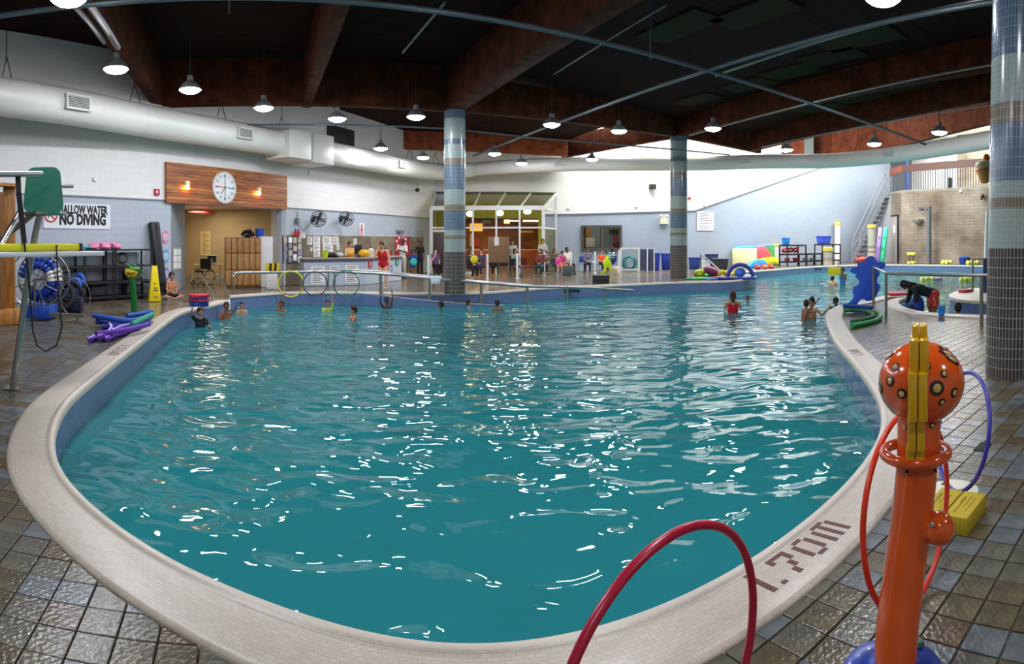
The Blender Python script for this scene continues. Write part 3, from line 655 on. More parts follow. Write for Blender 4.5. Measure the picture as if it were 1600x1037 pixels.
# ---- pendant lamps
lensm = M('lamp_lens', 'ffffff', .4, emit='f3f5ff', es=LAMP); housem = M('lamp_housing', 'b9bcc0', .3, .6)
lamp0 = thing('pendant_lamp', '', 'lamp', (0, 0, 0), group='high-bay pendant lamps', local=True)
mb = MB(); mb.lathe([(.05, .34), (.07, .33), (.08, .22), (.17, .15), (.255, .045), (.262, .0), (.25, .012)], n=20); mb.build('housing', housem, lamp0)
mb = MB(); mb.lathe([(.0001, -.085), (.12, -.07), (.2, -.042), (.25, 0), (.2, .03)], n=20); mb.build('lens', lensm, lamp0)
mb = MB(); mb.tube([(0, 0, .33), (0, 0, 1.95)], .012, 6); mb.build('cord', wire, lamp0)
LZ = 5.15
lampd = [(181, 110, 'brightest pendant lamp over the left wall duct, beside the first vent box'), (297, 142, 'pendant lamp second in the left row'), (412, 170, 'pendant lamp third in the left row, above the duct boxes'), (527, 187, 'pendant lamp in front of the dark wall louvre'), (650, 184, 'pendant lamp just left of the middle column'), (595, 233, 'small pendant lamp below the reddish corner beam'), (661, 247, 'small pendant lamp over the far left corner, left of the column'), (773, 241, 'small pendant lamp just right of the middle column'), (815, 256, 'lowest-looking pendant lamp against the far duct'), (862, 196, 'pendant lamp over the pool, halfway between the two columns'), (925, 250, 'small pendant lamp in front of the duct, left of the white gable'), (967, 206, 'pendant lamp left of the farther column'), (1114, 202, 'pendant lamp just right of the farther column'), (1229, 235, 'pendant lamp in front of the lit red-brown beam'), (1366, 226, 'pendant lamp over the end of the long pipe'), (1468, 208, 'pendant lamp nearest the gallery'), (107, 2, 'pendant lamp cut by the upper left edge of the picture'), (1380, 1, 'pendant lamp cut by the upper right edge of the picture')]
first = True
for px, py, lb in lampd:
    d = (LZ - .02 - CZ) * F / (H0 - py); p = at(px, d)
    if first: lamp0.location = (p.x, p.y, LZ); lamp0['label'] = lb; first = False
    else: dup(lamp0, (p.x, p.y, LZ), label=lb)
for k, (x, y, lb) in enumerate([(-3.5, 3.5, 'over the left near edge of the pool'), (2.0, 2.5, 'over the near right coping'), (-1.5, -2.5, 'behind the viewer, left'), (5, -2, 'behind the viewer, right'), (1.2, 7.2, 'over the middle of the pool, near'), (9.5, 3.5, 'beyond the big right column')]):
    dup(lamp0, (x, y, LZ), label='pendant lamp overhead, out of the picture ' + lb)
area('rooflight_1', (6, 29.8, 10.3), 7, 1700, (1, 1, 1), sy=4)
area('rooflight_2', (18, 33, 10.3), 12, 3900, (1, 1, 1), sy=7)
area('rooflight_3', (30, 33, 10.3), 9, 2100, (1, 1, 1), sy=10)
# ================================================================== LEFT SIDE
def vbox(mb, c, size, rz=0, mi=0): return mb.box(c, size, rz, mi)
aL = math.atan2(WL.u.y, WL.u.x)            # direction of the left wall in plan
# ---- lifeguard chair
q0 = G(20, 607); dq = q0.length
green = M('green_seat', '25705c', .45, bump=.03, ns=3)
lc = thing('lifeguard_chair', 'tall lifeguard chair with green plastic seat at the left edge', 'chair', tuple(q0))
def LP(px, py, d): return atp(px, py, d)
mb = MB(); mb.tube([LP(20, 606, 6.47), LP(40, 460, 6.45), LP(55, 365, 6.42), LP(62, 336, 6.4)], .036, 12); mb.build('leg', steel, lc)
fp = LP(20, 607, 6.47); mb = MB(); mb.box((fp.x, fp.y, .008), (.2, .12, .016), .6)
for k in (-1, 1): mb.lathe([(.014, .016), (.014, .03), (.0001, .032)], (fp.x + k * .07, fp.y + k * .045, 0), 8)
mb.build('foot_plate', dsteel, lc)
mb = MB(); mb.tube([LP(-70, 655, 5.4), LP(-40, 460, 5.6), LP(0, 386, 5.9), LP(32, 330, 6.2)], .034, 12); mb.build('leg', steel, lc)
mb = MB(); mb.tube([LP(-60, 540, 7.6), LP(-10, 385, 7.0), LP(52, 334, 6.5)], .034, 12); mb.build('leg', steel, lc)
mb = MB(); mb.bar(LP(40, 333, 6.3), LP(79, 333, 6.6), .3, .03); mb.build('seat_plate', dsteel, lc)
# platform
pa = LP(-70, 402, 5.7); pb = LP(145, 396, 6.6); pb.z = pa.z = 1.475
mb = MB(); mb.bar(pa, pb, .42, .05); mb.build('platform', M('platform_grey', 'c9ccce', .5, .2), lc, bev=.01)
# arm rails
mb = MB(); mb.tube([LP(-60, 270, 5.3), LP(0, 272, 5.8), LP(66, 272, 6.1)], .03, 12); mb.build('arm_rail', steel, lc)
mb = MB(); mb.tube([LP(62, 290, 6.8), LP(114, 291, 6.9)], .024, 12); mb.build('arm_rail', steel, lc)
# seat shell: back facing away, rounded square, thin, with its seat pan turned away
ctr = LP(68, 297, 6.35); ax = Vector((.80, .60, 0)).normalized()
fm = frame(ctr, ax); W_, H_ = .43, .49
def rr_poly(w_, h_, r_, top=1.0):
    pts = []
    for cx, cy, a0 in ((1, -1, -90), (1, 1, 0), (-1, 1, 90), (-1, -1, 180)):
        ww = w_ / 2 * (top if cy > 0 else 1)
        for k in range(6):
            a = R(a0 + k * 18); pts.append((cx * (ww - r_) + r_ * cos(a), cy * (h_ / 2 - r_) + r_ * sin(a)))
    return pts
mb = MB(); ps = rr_poly(W_, H_, .09, .86); mb.prism(ps, -.012, .012)
for i, v in enumerate(mb.v): mb.v[i] = fm @ Vector((v.x, v.y, v.z + .35 * v.x * v.x - .25 * v.y * v.y))
mb.build('seat_back', green, lc)
mb = MB(); mb.prism(rr_poly(W_, .4, .08), -.012, .012)
fm2 = fm @ Matrix.Translation((0, -.235, -.19)) @ Matrix.Rotation(R(95), 4, 'X')
mb.v = [fm2 @ Vector((v.x, v.y, v.z + .25 * v.x * v.x)) for v in mb.v]; mb.build('seat_pan', green, lc)
# rescue tube and its strap on the platform
rt = thing('rescue_tube', 'long yellow rescue tube with black straps lying on the lifeguard chair platform', 'rescue tube', tuple(LP(60, 396, 6.1)))
mb = MB(); a_ = Vector((*LP(-60, 390, 5.7).xy, 1.545)); b_ = Vector((*LP(120, 389, 6.4).xy, 1.545)); mb.bar(a_, b_, .15, .075)
mb.build('tube', M('foam_yellow', 'c7c414', .6, bump=.05, ns=8), rt, bev=.02)
mb = MB(); e_ = (b_ - a_).normalized(); mb.bar(b_ - e_ * .02, b_ + e_ * .02, .158, .083); mb.tube([b_ + Vector((0, 0, -.03)), LP(100, 383, 6.3), LP(88, 384, 6.15), LP(89, 400, 6.0), LP(90, 430, 5.95), LP(92, 470, 5.95), LP(97, 510, 5.95), LP(88, 540, 5.95), LP(72, 549, 5.95), LP(58, 540, 5.95), LP(51, 515, 5.95), LP(50, 490, 5.95)], .009, 6)
mb.build('strap', rubber, rt)
mb = MB(); pts = [LP(x, y, d) for x, y, d in ((28, 268, 5.93), (29, 300, 5.9), (33, 335, 5.92), (38, 380, 5.9), (42, 410, 5.92), (46, 450, 5.95), (49, 490, 5.95))]
for a_, b_ in zip(pts, pts[1:]): mb.bar(a_, b_, .055 if a_.z > 1.6 else .02, .006, up=(ax.y, -ax.x, 0))
st = mb.build('hanging_strap', rubber, None, label='wide black strap looped over the arm rail of the lifeguard chair', cat='strap')
# ---- wooden screen at the left edge
plank = M('pine_plank', 'b98038', .5, col2='8e5a22', ns=2, bump=.1, bs=30, stretch=(8, 8, 1))
sc = thing('wooden_cabinet', 'tall pine framed cabinet at the left edge behind the lifeguard chair', 'cabinet', tuple(G(0, 500)))
for px0, px1, d in ((-40, -22, 11.2), (5, 24, 11.7)):
    a_ = at(px0, d); b_ = at(px1, d); mb = MB(); mb.bar((a_.x, a_.y, 1.34), (b_.x, b_.y, 1.34), .2, 2.68); mb.build('post', plank, sc, bev=.01)
for k in range(4):
    a_ = at(-22 + k * 7, 11.35); b_ = at(-15.3 + k * 7, 11.4); mb = MB(); mb.bar((a_.x, a_.y, 1.3), (b_.x, b_.y, 1.3), .05, 2.5); mb.build('plank', M('pine_dark', '8a5a28', .5, col2='6a4118', ns=3, stretch=(8, 8, 1)), sc)
a_ = at(-45, 11.1); b_ = at(27, 11.65); mb = MB(); mb.bar((a_.x, a_.y, .16), (b_.x, b_.y, .16), .24, .3); mb.build('skirting', plank, sc, bev=.01)
mb = MB(); mb.bar((a_.x, a_.y, 2.7), (b_.x, b_.y, 2.7), .24, .06); mb.build('top_board', plank, sc)
hp = G(8, 520); 
# ---- lane rope reel
rc = G(62, 497); rl = thing('lane_rope_reel', 'wheeled reel wound with blue and white lane rope under the chair platform', 'reel', tuple(rc))
rd = rc.length; wz = Z(436, rd); rim = .5; wc = Vector((rc.x, rc.y, wz)); ra = Vector((cos(R(70)), sin(R(70)), 0))
rotm = Matrix.Rotation(R(28), 3, 'Z')
for off in (-.28, .28):
    c_ = wc + rotm @ Vector((0, off, 0)); mb = MB(); mb.torus(c_, .58, .016, 36, 6, rotm); mb.build('rim', steel, rl)
    mb = MB()
    for k in range(4):
        v = rotm @ Vector((cos(R(20 + 45 * k)) * .58, 0, sin(R(20 + 45 * k)) * .58)); mb.tube([c_ - v, c_ + v], .009, 6)
    mb.build('spoke', steel, rl, kind='stuff')
mb = MB(); mbw = MB()
for ring in range(3):
    for k in range(26):
        a0 = 2 * pi * k / 26; rad = .30 + .09 * (ring % 2) + .02 * ring; p = wc + rotm @ Vector((cos(a0) * rad, -.2 + ring * .2, sin(a0) * rad)); t_ = rotm @ Vector((-sin(a0), 0, cos(a0)))
        (mbw if k % 13 in (0, 1, 2) else mb).tube([p - t_ * .035, p - t_ * .02, p + t_ * .02, p + t_ * .035], [.05, .085, .085, .05], 10)
mb.build('float_blue', M('rope_blue', '1c3fa0', .4), rl, kind='stuff'); mbw.build('float_white', M('rope_white', 'e4e4de', .5), rl, kind='stuff')
mb = MB(); mb.box((rc.x, rc.y, .16), (.62, .7, .26), R(28)); mb.build('base', blueP, rl, bev=.03)
mb = MB(); mb.tube([wc - rotm @ Vector((0, .36, 0)), wc + rotm @ Vector((0, .36, 0))], .03, 8)
for s_ in (-1, 1): mb.tube([wc + rotm @ Vector((0, s_ * .34, 0)), Vector((rc.x, rc.y, .25)) + rotm @ Vector((0, s_ * .34, 0))], .025, 8)
mb.build('axle', dsteel, rl)
mb = MB(); a_ = rc + rotm @ Vector((.3, -.3, .14)); mb.bar(a_, a_ + Vector((.75, .25, 0)), .08, .05); mb.tube([a_ + Vector((.6, .2, 0)), a_ + Vector((.6, .2, -.14))], .02, 6); mb.build('pull_arm', dsteel, rl)
# ---- coil of black hose
hc = G(100, 487); mb = MB()
for k in range(6): mb.torus((hc.x, hc.y + .1 * k - .2, .38), .34 - .035 * (k % 3), .045, 28, 7, Matrix.Rotation(R(35), 3, 'Z') @ Matrix.Rotation(R(12 * (k - 2)), 3, 'X'))
mb.build('hose_coil', rubber, None, label='fat coil of black hose on the floor in front of the shelves', cat='hose')
bc_ = G(118, 487); mb = MB(); mb.box((bc_.x, bc_.y, .18), (.35, .35, .34), R(30)); mb.build('equipment_bag', M('navy_bag', '171c38', .8, bump=.2, ns=8), None, bev=.05, label='dark navy bag standing beside the hose coil', cat='bag')
mb = MB(); cc = atp(118, 460, 12.7); mb.tube([Vector((cc.x + .32 * cos(a) * .7, cc.y + .32 * cos(a) * .7, max(.02, .42 + .4 * sin(a)))) for a in [2 * pi * k / 30 for k in range(30)]], .009, 6, closed=True); mb.build('wire_hoop', steel, None, label='thin wire hoop leaning against the shelves beside the hose', cat='hoop')
# ---- black shelving units against the wall
def shelf_unit(label, base, u, n, wdt, dep, hgt, levels, material, posts=4, group=None, name='shelving_unit'):
    t = thing(name, label, 'shelf', tuple(base), group=group); base = Vector(base); u = Vector(u)
    for a in (0, 1):
        for b in (0, 1):
            p = base + u * (a * wdt) + n * (b * dep); mb = MB(); pr_ = .028 if Vector(base).length < 30 else .05; mb.lathe([(pr_, 0), (pr_, hgt)], tuple(p), 8); mb.build('post', material, t)
    for z in levels:
        c = base + u * wdt / 2 + n * dep / 2; mb = MB(); fmx = Matrix((u, n, Vector((0, 0, 1)))).transposed()
        mb.box((c.x, c.y, z - .02), (wdt + .05, dep + .05, .045 if base.length < 30 else .1), rot=fmx); mb.build('shelf_board', material, t)
    return t
blk = M('shelf_black', '1b1c1e', .55)
f0 = WL.hit(72, off=.12); f1 = WL.hit(163, off=.12); f2 = WL.hit(165.5, off=.12); f3 = WL.hit(221, off=.12)
shelf_unit('long black plastic shelving, left unit, behind the lane rope reel', f0, WL.u, WL.n, (f1 - f0).length / 2 - .03, .5, 1.4, (.12, .52, .95, 1.4), blk, group='black shelving on the left wall')
fm_ = (f0 + f1) / 2; shelf_unit('middle black plastic shelving unit, pink life jackets on top', fm_, WL.u, WL.n, (f1 - f0).length / 2 - .03, .5, 1.4, (.12, .52, .95, 1.4), blk, group='black shelving on the left wall')
shelf_unit('right-hand black shelving unit, behind the green frog spout', f2, WL.u, WL.n, (f3 - f2).length, .5, 1.4, (.12, .52, .95, 1.4), blk, group='black shelving on the left wall')
f4 = WL.hit(222.5, off=.15); shelf_unit('small low black rack beside the yellow floor sign', f4, WL.u, WL.n, .55, .4, .46, (.1, .46), blk)
# things on the shelves
pink = M('pink_vinyl', 'e88ab0', .4, bump=.1, ns=5)
def lump(name, label, cat, c, r, material, k=3, seed=1, group=None, flat=.5):
    rnd = random.Random(seed); mb = MB(); c = Vector(c)
    for i in range(k): mb.ell(c + Vector((rnd.uniform(-1, 1) * r * .5, rnd.uniform(-1, 1) * r * .5, r * flat * (.5 + .4 * i / k))), (r * rnd.uniform(.5, .8), r * rnd.uniform(.4, .7), r * flat * rnd.uniform(.4, .6)), 12, 8, rot=Matrix.Rotation(rnd.uniform(0, 3), 3, 'Z'))
    return mb.build(name, material, None, label=label, cat=cat, group=group)
for px, lb, sd in ((154, 'left of two crumpled pink life jackets on top of the shelves', 1), (171, 'right of two crumpled pink life jackets on top of the shelves', 4)):
    p = WL.hit(px, off=.38); t = thing('life_jacket', lb, 'life jacket', (p.x, p.y, 1.403)); rnd = random.Random(sd)
    for k in range(2):
        mb = MB(); mb.ell((p.x + (k - .5) * .1, p.y + (k - .5) * .26, 1.50), (.17, .22, .1), 14, 8, rot=Matrix.Rotation(R(20 + 50 * k + sd * 9), 3, 'Z') @ Matrix.Rotation(R(12), 3, 'X')); mb.build('panel', pink, t)
    mb = MB(); mb.torus((p.x, p.y, 1.52), .14, .014, 16, 6, Matrix.Rotation(R(80), 3, 'X')); mb.build('strap', M('maroon_strap', '5b2a48', .6), t)
p = WL.hit(141, off=.35); mb = MB(); mb.ell((p.x, p.y, 1.45), (.16, .22, .05), 14, 8); mb.build('folded_float', M('turquoise_foam', '38b4c4', .5), None, label='flat turquoise float beside the pink life jackets', cat='float')
for px, py, off, lb in ((122, 437, .5, 'blue ring-shaped float stacked in front of the dark shelves'), (116, 445, .6, 'second blue ring float leaning behind the first')):
    p = WL.hit(px, py, off); mb = MB(); mb.torus(p, .15, .065, 20, 8, Matrix.Rotation(R(25), 3, 'Z')); mb.build('ring_float', M('ring_blue', '2f5fd0', .5), None, label=lb, cat='float')
p = WL.hit(190, 409, .35); mb = MB()
for k in range(3): mb.torus((p.x, p.y + .04 * k, 1.14), .155 - .02 * k, .012, 22, 6, Matrix.Rotation(R(30 + 12 * k), 3, 'Z'))
mb.build('cable_coil', rubber, None, label='coil of black cable hanging over the shelf behind the frog', cat='cable')
for k, (px, z, c_) in enumerate(((92, .12, '23345a'), (104, .52, '30343c'), (150, .12, '1e2430'), (205, .12, '2b2d33'), (206, .52, '20242c'))):
    p = WL.hit(px, off=.37); mb = MB(); mb.box((p.x, p.y, z + .15), (.3, .5, .25), aL - pi / 2); mb.build('storage_box', M('crate_' + c_, c_, .6), None, bev=.03, label='dark storage box on the black shelves, ' + ['lowest shelf behind the reel', 'second shelf behind the hose', 'lowest shelf under the pink jackets', 'lowest shelf behind the frog pole', 'second shelf right of the frog'][k], cat='box')
# ---- frog spout
fg = G(210, 490); fd = fg.length; t = thing('frog_water_spout', 'green pole water spout with a yellow and green frog-like head', 'water toy', tuple(fg))
mb = MB(); mb.tube([fg, fg + Vector((0, 0, .2)), atp(207, 445, fd), atp(206, 433, fd)], [.075, .075, .07, .065], 14); mb.build('pole', M('pole_green', '14702c', .3), t)
hc_ = atp(205, 425, fd); mb = MB(); mb.ell(hc_, (.155, .14, .13), 18, 12); mb.build('head', M('toy_yellow', 'd9b818', .25), t)
tg = M('toy_green', '3f8f22', .3, col2='1f5a1a', ns=14); fr = at(205, 1).normalized(); sdv = Vector((fr.y, -fr.x, 0))
mb = MB(); mb.ell(hc_ + Vector((0, 0, .06)) + sdv * .03 + fr * .02, (.165, .15, .085), 18, 10); mb.build('cap', tg, t)
for s_ in (-1, 1):
    mb = MB(); mb.ell(hc_ + sdv * s_ * .07 - fr * .05 + Vector((0, 0, .13)), .045, 12, 8); e_ = mb.build('eye', tg, t)
    mb = MB(); mb.ell(hc_ + sdv * s_ * .075 - fr * .085 + Vector((0, 0, .14)), .022, 10, 6); mb.build('pupil', ink, e_)
mb = MB(); mb.torus(hc_ + sdv * .15 + Vector((0, 0, -.02)), .1, .02, 18, 6, Matrix.Rotation(R(60), 3, 'Z')); mb.build('loop', tg, t)
mb = MB(); mb.tube([hc_ - fr * .14 - sdv * .09 + Vector((0, 0, 0)), hc_ - fr * .145 + Vector((0, 0, -.03)), hc_ - fr * .13 + sdv * .09], .01, 6); mb.build('mouth', ink, t)
# ---- yellow floor cone sign
cn = G(241, 470); mb = MB(); t = thing('wet_floor_sign', 'tall yellow wet floor cone standing in front of the leaning black bag', 'sign', tuple(cn)); hh = Z(415, cn.length)
mb.prism([(-.17, -.17), (.17, -.17), (.17, .17), (-.17, .17)], 0, 1); 
for i, v in enumerate(mb.v):
    k_ = .42 if v.z > .5 else 1; a_ = face_cam(241) + .15; x, y = v.x * k_, v.y * k_; mb.v[i] = Vector((cn.x + x * cos(a_) - y * sin(a_), cn.y + x * sin(a_) + y * cos(a_), hh if v.z > .5 else .0))
mb.build('cone', M('sign_yellow', 'e8cf12', .45), t, bev=.012)
for k, (zz, ww) in enumerate(((.30, .2), (.36, .19), (.48, .1), (.12, .2))):
    fmc = frame(Vector((cn.x, cn.y, zz)) - at(241, .172 - .1 * zz / hh, 0), (cos(face_cam(241)), sin(face_cam(241)), 0)); mb = MB(); mb.box((0, 0, 0), (ww, .022, .004)); mb.v = [fmc @ v for v in mb.v]; mb.build('printed_line', ink, t)
# ---- long black bag leaning
ba = WL.hit(253, 456, .42); bt = WL.hit(240, 347, .12); mb = MB(); mb.bar(Vector((*ba.xy, .03)), bt, .33, .2, up=(WL.n.x, WL.n.y, 0)); 
t = thing('long_bag', 'long black zipped bag leaning upright against the blue wall', 'bag', (ba.x, ba.y, 0)); mb.build('bag', M('bag_black', '1b1a1e', .55, bump=.5, ns=3, bs=9), t, bev=.05)
mb = MB(); mb.tube([bt + WL.n * .12 + Vector((0, 0, -.05)), bt + WL.n * .2 + Vector((0, 0, -.3)), (ba + bt) / 2 + WL.n * .17, ba + WL.n * .15 + Vector((0, 0, .5))], .012, 6); mb.build('strap', rubber, t)
# ---- flat things on the left wall
def sign(name, label, W_, x0, y0, x1, y1, m_, cat='sign', off=.02, th=.02, round_=False):
    c, w_, h_ = (lambda mb: W_.rect(mb, x0, y0, x1, y1, off, th))(MB())
    t = thing(name, label, cat, tuple(c)); mb = MB()
    if round_:
        fm = frame(W_.hit((x0 + x1) / 2, (y0 + y1) / 2, off), W_.u); mb.lathe([(.0001, -th / 2), (w_ / 2, -th / 2), (w_ / 2, th / 2), (.0001, th / 2)], n=28, sy=h_ / w_); mb.v = [fm @ v for v in mb.v]
    else: W_.rect(mb, x0, y0, x1, y1, off, th)
    mb.build('panel', m_, t, smooth=False); return t, w_, h_
t, w_, h_ = sign('shallow_water_sign', 'white sign reading SHALLOW WATER NO DIVING on the blue wall', WL, 68, 318, 172, 357, M('sign_white', 'e9ebec', .5))
WL_w = lambda a, b: (WL.hit(b) - WL.hit(a)).length
text_part('lettering', 'SHALLOW WATER', .33, WL.frame(128.5, 328.3, .036), ink, t, fit=WL_w(88, 169), off=.012); text_part('lettering', 'NO DIVING', .40, WL.frame(130, 343.8, .036), ink, t, fit=WL_w(94, 166), off=.02)
fmp = WL.frame(79.5, 336, .036); mb = MB(); mb.torus((0, 0, 0), .18, .022, 24, 6); mb.v = [fmp @ Vector((v.x, v.z, v.y * .3)) for v in mb.v]; mb.bar(fmp @ Vector((-.12, .12, 0)), fmp @ Vector((.12, -.12, 0)), .01, .04, up=tuple(fmp.to_3x3() @ Vector((1, 1, 0)))); mb.build('prohibition_ring', redP, t)
mb = MB(); mb.tube([fmp @ Vector((-.1, -.08, 0)), fmp @ Vector((0, .03, 0)), fmp @ Vector((.08, .1, 0))], .014, 5); mb.ell(fmp @ Vector((-.1, 0, 0)), .025, 8, 6); mb.build('diver_figure', ink, t)
for k, (y, c_, lb) in enumerate(((370, 'd880a8', 'pink'), (400, '4a9ccc', 'blue'), (428, '7a6ab8', 'purple'))):
    t, w_, h_ = sign('round_wall_sign', 'round %s badge on the wall beside the leaning bag' % lb, WL, 253.5 + k * .6, y - 10, 263.5 + k * .6, y + 10, M('badge_' + lb, c_, .5), off=.02, round_=True)
    fmb = WL.frame(258.5 + k * .6, y, .034); mb = MB(); mb.torus((0, 0, 0), w_ * .4, .012, 24, 5); mb.torus((0, 0, 0), w_ * .24, .01, 20, 5)
    for q in (-1, 0, 1): mb.box((0, 0, q * .03), (w_ * .3, .006, .012))
    mb.v = [fmb @ Vector((v.x, v.z, v.y * .3)) for v in mb.v]; mb.build('print', white, t)
fm = WL.frame(148, 280, .03); mb = MB(); mb.lathe([(.0001, .03), (.05, .03), (.075, .0), (.075, -.03)], n=20); mb.v = [fm @ v for v in mb.v]; mb.build('wall_detector', white, None, label='small round white fitting on the white wall, left', cat='fitting')
t, *_ = sign('fire_alarm', 'red fire alarm box on the white wall left of the timber fascia', WL, 241.5, 295, 248.5, 305, redP, cat='alarm', off=.04, th=.07); mb = MB(); WL.rect(mb, 244, 297.5, 246.5, 301.5, .085, .02); mb.build('strobe', white, t)
fm = WL.frame(484, 269, .04); mb = MB(); mb.lathe([(.0001, .03), (.06, .03), (.09, .0), (.09, -.03)], n=16); mb.v = [fm @ v for v in mb.v]; mb.build('wall_detector', white, None, label='small round white fitting above the wall fans', cat='fitting')
# ---- timber fascia with clock and two sconces
za = Z(260, WL.dist(258)); zt_ = 4.04; zbm = ZO + .0
fa = WL.hit(257); fb = WL.hit(445); t = thing('timber_fascia', 'varnished cedar board fascia over the wide doorway', 'fascia', (fa.x, fa.y, zbm)); NB = 12
for k in range(NB):
    z0 = zbm + (zt_ - zbm) * k / NB; z1 = zbm + (zt_ - zbm) * (k + 1) / NB - .008; m_ = wood if k % 3 != 1 else wood2; e_ = random.uniform(0, .006)
    mb = MB(); o_ = WL.n * (.06 + e_); mb.bar((fa.x + o_.x, fa.y + o_.y, (z0 + z1) / 2), (fb.x + o_.x, fb.y + o_.y, (z0 + z1) / 2), .1, z1 - z0); mb.build('board', m_, t)
for k, (px, lb) in enumerate(((293, 'left wall sconce glowing amber on the timber fascia'), (405, 'right wall sconce glowing amber on the timber fascia'))):
    c_ = WL.hit(px, 291 + k * 9, .2); t = thing('wall_sconce', lb, 'lamp', tuple(c_)); mb = MB(); mb.box(c_ + Vector((0, 0, .1)) - WL.n * .04, (.16, .14, .14), aL); mb.build('shade', M('shade_glass', 'e9d8b8', .3), t, bev=.01)
    mb = MB(); mb.ell(c_ + Vector((0, 0, -.04)), (.06, .06, .07), 12, 8); mb.build('bulb', M('bulb_glow', 'ffd090', .4, emit='ffb860', es=40), t)
    mb = MB(); mb.box(c_ - WL.n * .09 + Vector((0, 0, .06)), (.05, .1, .06), aL); mb.build('bracket', dsteel, t)
cw = WL.hit(350.5, 293, .14); fmk = frame(cw, WL.u); ck = thing('wall_clock', 'big round white pool clock with coloured sweep hands on the timber fascia', 'clock', tuple(cw)); rk = 25 * WL.dist(350) / F
mb = MB(); mb.lathe([(.0001, -.05), (rk, -.05), (rk, .03), (rk * .93, .045), (rk * .9, .02), (.0001, .02)], n=48); mb.v = [fmk @ v for v in mb.v]; mb.build('case', M('clock_case', 'd9d6cc', .4), ck)
mb = MB(); mb.lathe([(.0001, .022), (rk * .89, .022), (rk * .89, .024), (.0001, .026)], n=48); mb.v = [fmk @ v for v in mb.v]; mb.build('dial', M('dial_white', 'f4f5f4', .5), ck)
for k in range(12):
    a_ = R(90 - 30 * k); n_ = ['60', '5', '10', '15', '20', '25', '30', '35', '40', '45', '50', '55'][k]
    text_part('numeral', n_, .13, fmk @ Matrix.Translation((cos(a_) * rk * .72, sin(a_) * rk * .72, .03)), M('numeral_green', '1f7a66', .5) if k == 0 else ink, ck, ext=.001)
for ang, ln, m_ in ((90, .8, greenP), (177, .8, redP), (-3, .8, blueP), (-130, .55, ink), (-90, .8, ink)):
    mb = MB(); a_ = R(ang); mb.bar(fmk @ Vector((-cos(a_) * .06, -sin(a_) * .06, .04)), fmk @ Vector((cos(a_) * rk * ln, sin(a_) * rk * ln, .04)), .004, .022, up=tuple((fmk.to_3x3() @ Vector((-sin(a_), cos(a_), 0))))); mb.build('hand', m_, ck)
# ---- the recess behind the doorway
ra0 = WL.hit(267); r1 = at(289, 21.4); r2 = at(283.5, 26.2); r3 = at(366, 26.6); r4 = at(423, 25.2); r5 = WL.hit(440)
def flat(name, pts, m_, th=.15, label=None, z1=3.0):
    mb = MB(); a, b = pts; W_ = Wall((a.x, a.y), (b.x, b.y)); strip(mb, W_, (a.x, a.y), (b.x, b.y), 0, z1, th); return mb.build(name, m_, None, smooth=False, kind='structure', label=label), W_
_, WR0 = flat('wall_recess', (ra0, r1), recgrey, label='grey side wall inside the wide doorway'); flat('wall_recess', (r1, r2), beige, label='beige return wall in the recess'); _, WR1 = flat('wall_recess', (r2, r4), beige, label='beige back wall of the recess'); flat('wall_recess', (r4, r5), M('recess_light', 'b4bcc4', .7), label='pale grey wall right of the lockers')
mb = MB(); mb.prism([(p.x, p.y) for p in (ra0 - WL.n * .3, r5 - WL.n * .3, r4 - WL.n * 2 + WL.u, r2 - WL.n * 1.5)], 3.0, 3.1); mb.build('ceiling', offwhite, None, kind='structure', label='low ceiling of the recess')
area('recess_light', (*((r1 + r3) / 2).xy, 2.95), 1.2, 60, (1, .86, .66))
mb = MB(); a_ = atp(291, 334, 23); b_ = atp(333, 331, 25.5); mb.tube([Vector((*a_.xy, 2.75)), Vector((*b_.xy, 2.85))], .05, 8); mb.build('sprinkler_main', redP, None, label='red sprinkler pipe under the recess ceiling', cat='pipe')
t, *_ = sign('safety_board', 'small framed notice board on the grey doorway wall', WR0, 270.5, 387, 283, 421, M('board_grey', 'a8a6a6', .6), off=.02)
mb = MB()
for k in range(3):
    for j in range(2): WR0.rect(mb, 271.5 + j * 6, 389 + k * 10.5, 276.5 + j * 6, 398 + k * 10.5, .035, .01)
mb.build('notice', paper, t)
t, *_ = sign('rules_notice', 'tall cream printed notice on the beige wall of the recess', WR1, 313.5, 361.5, 328.5, 399, M('cream_paper', 'e6cf92', .7), off=.02)
for k in range(13):
    mb = MB(); WR1.rect(mb, 315.5, 364.5 + k * 2.6, 326.5 if k % 3 else 322, 365.4 + k * 2.6, .033, .004); mb.build('printed_line', M('print_brown', '7a6438', .7), t)
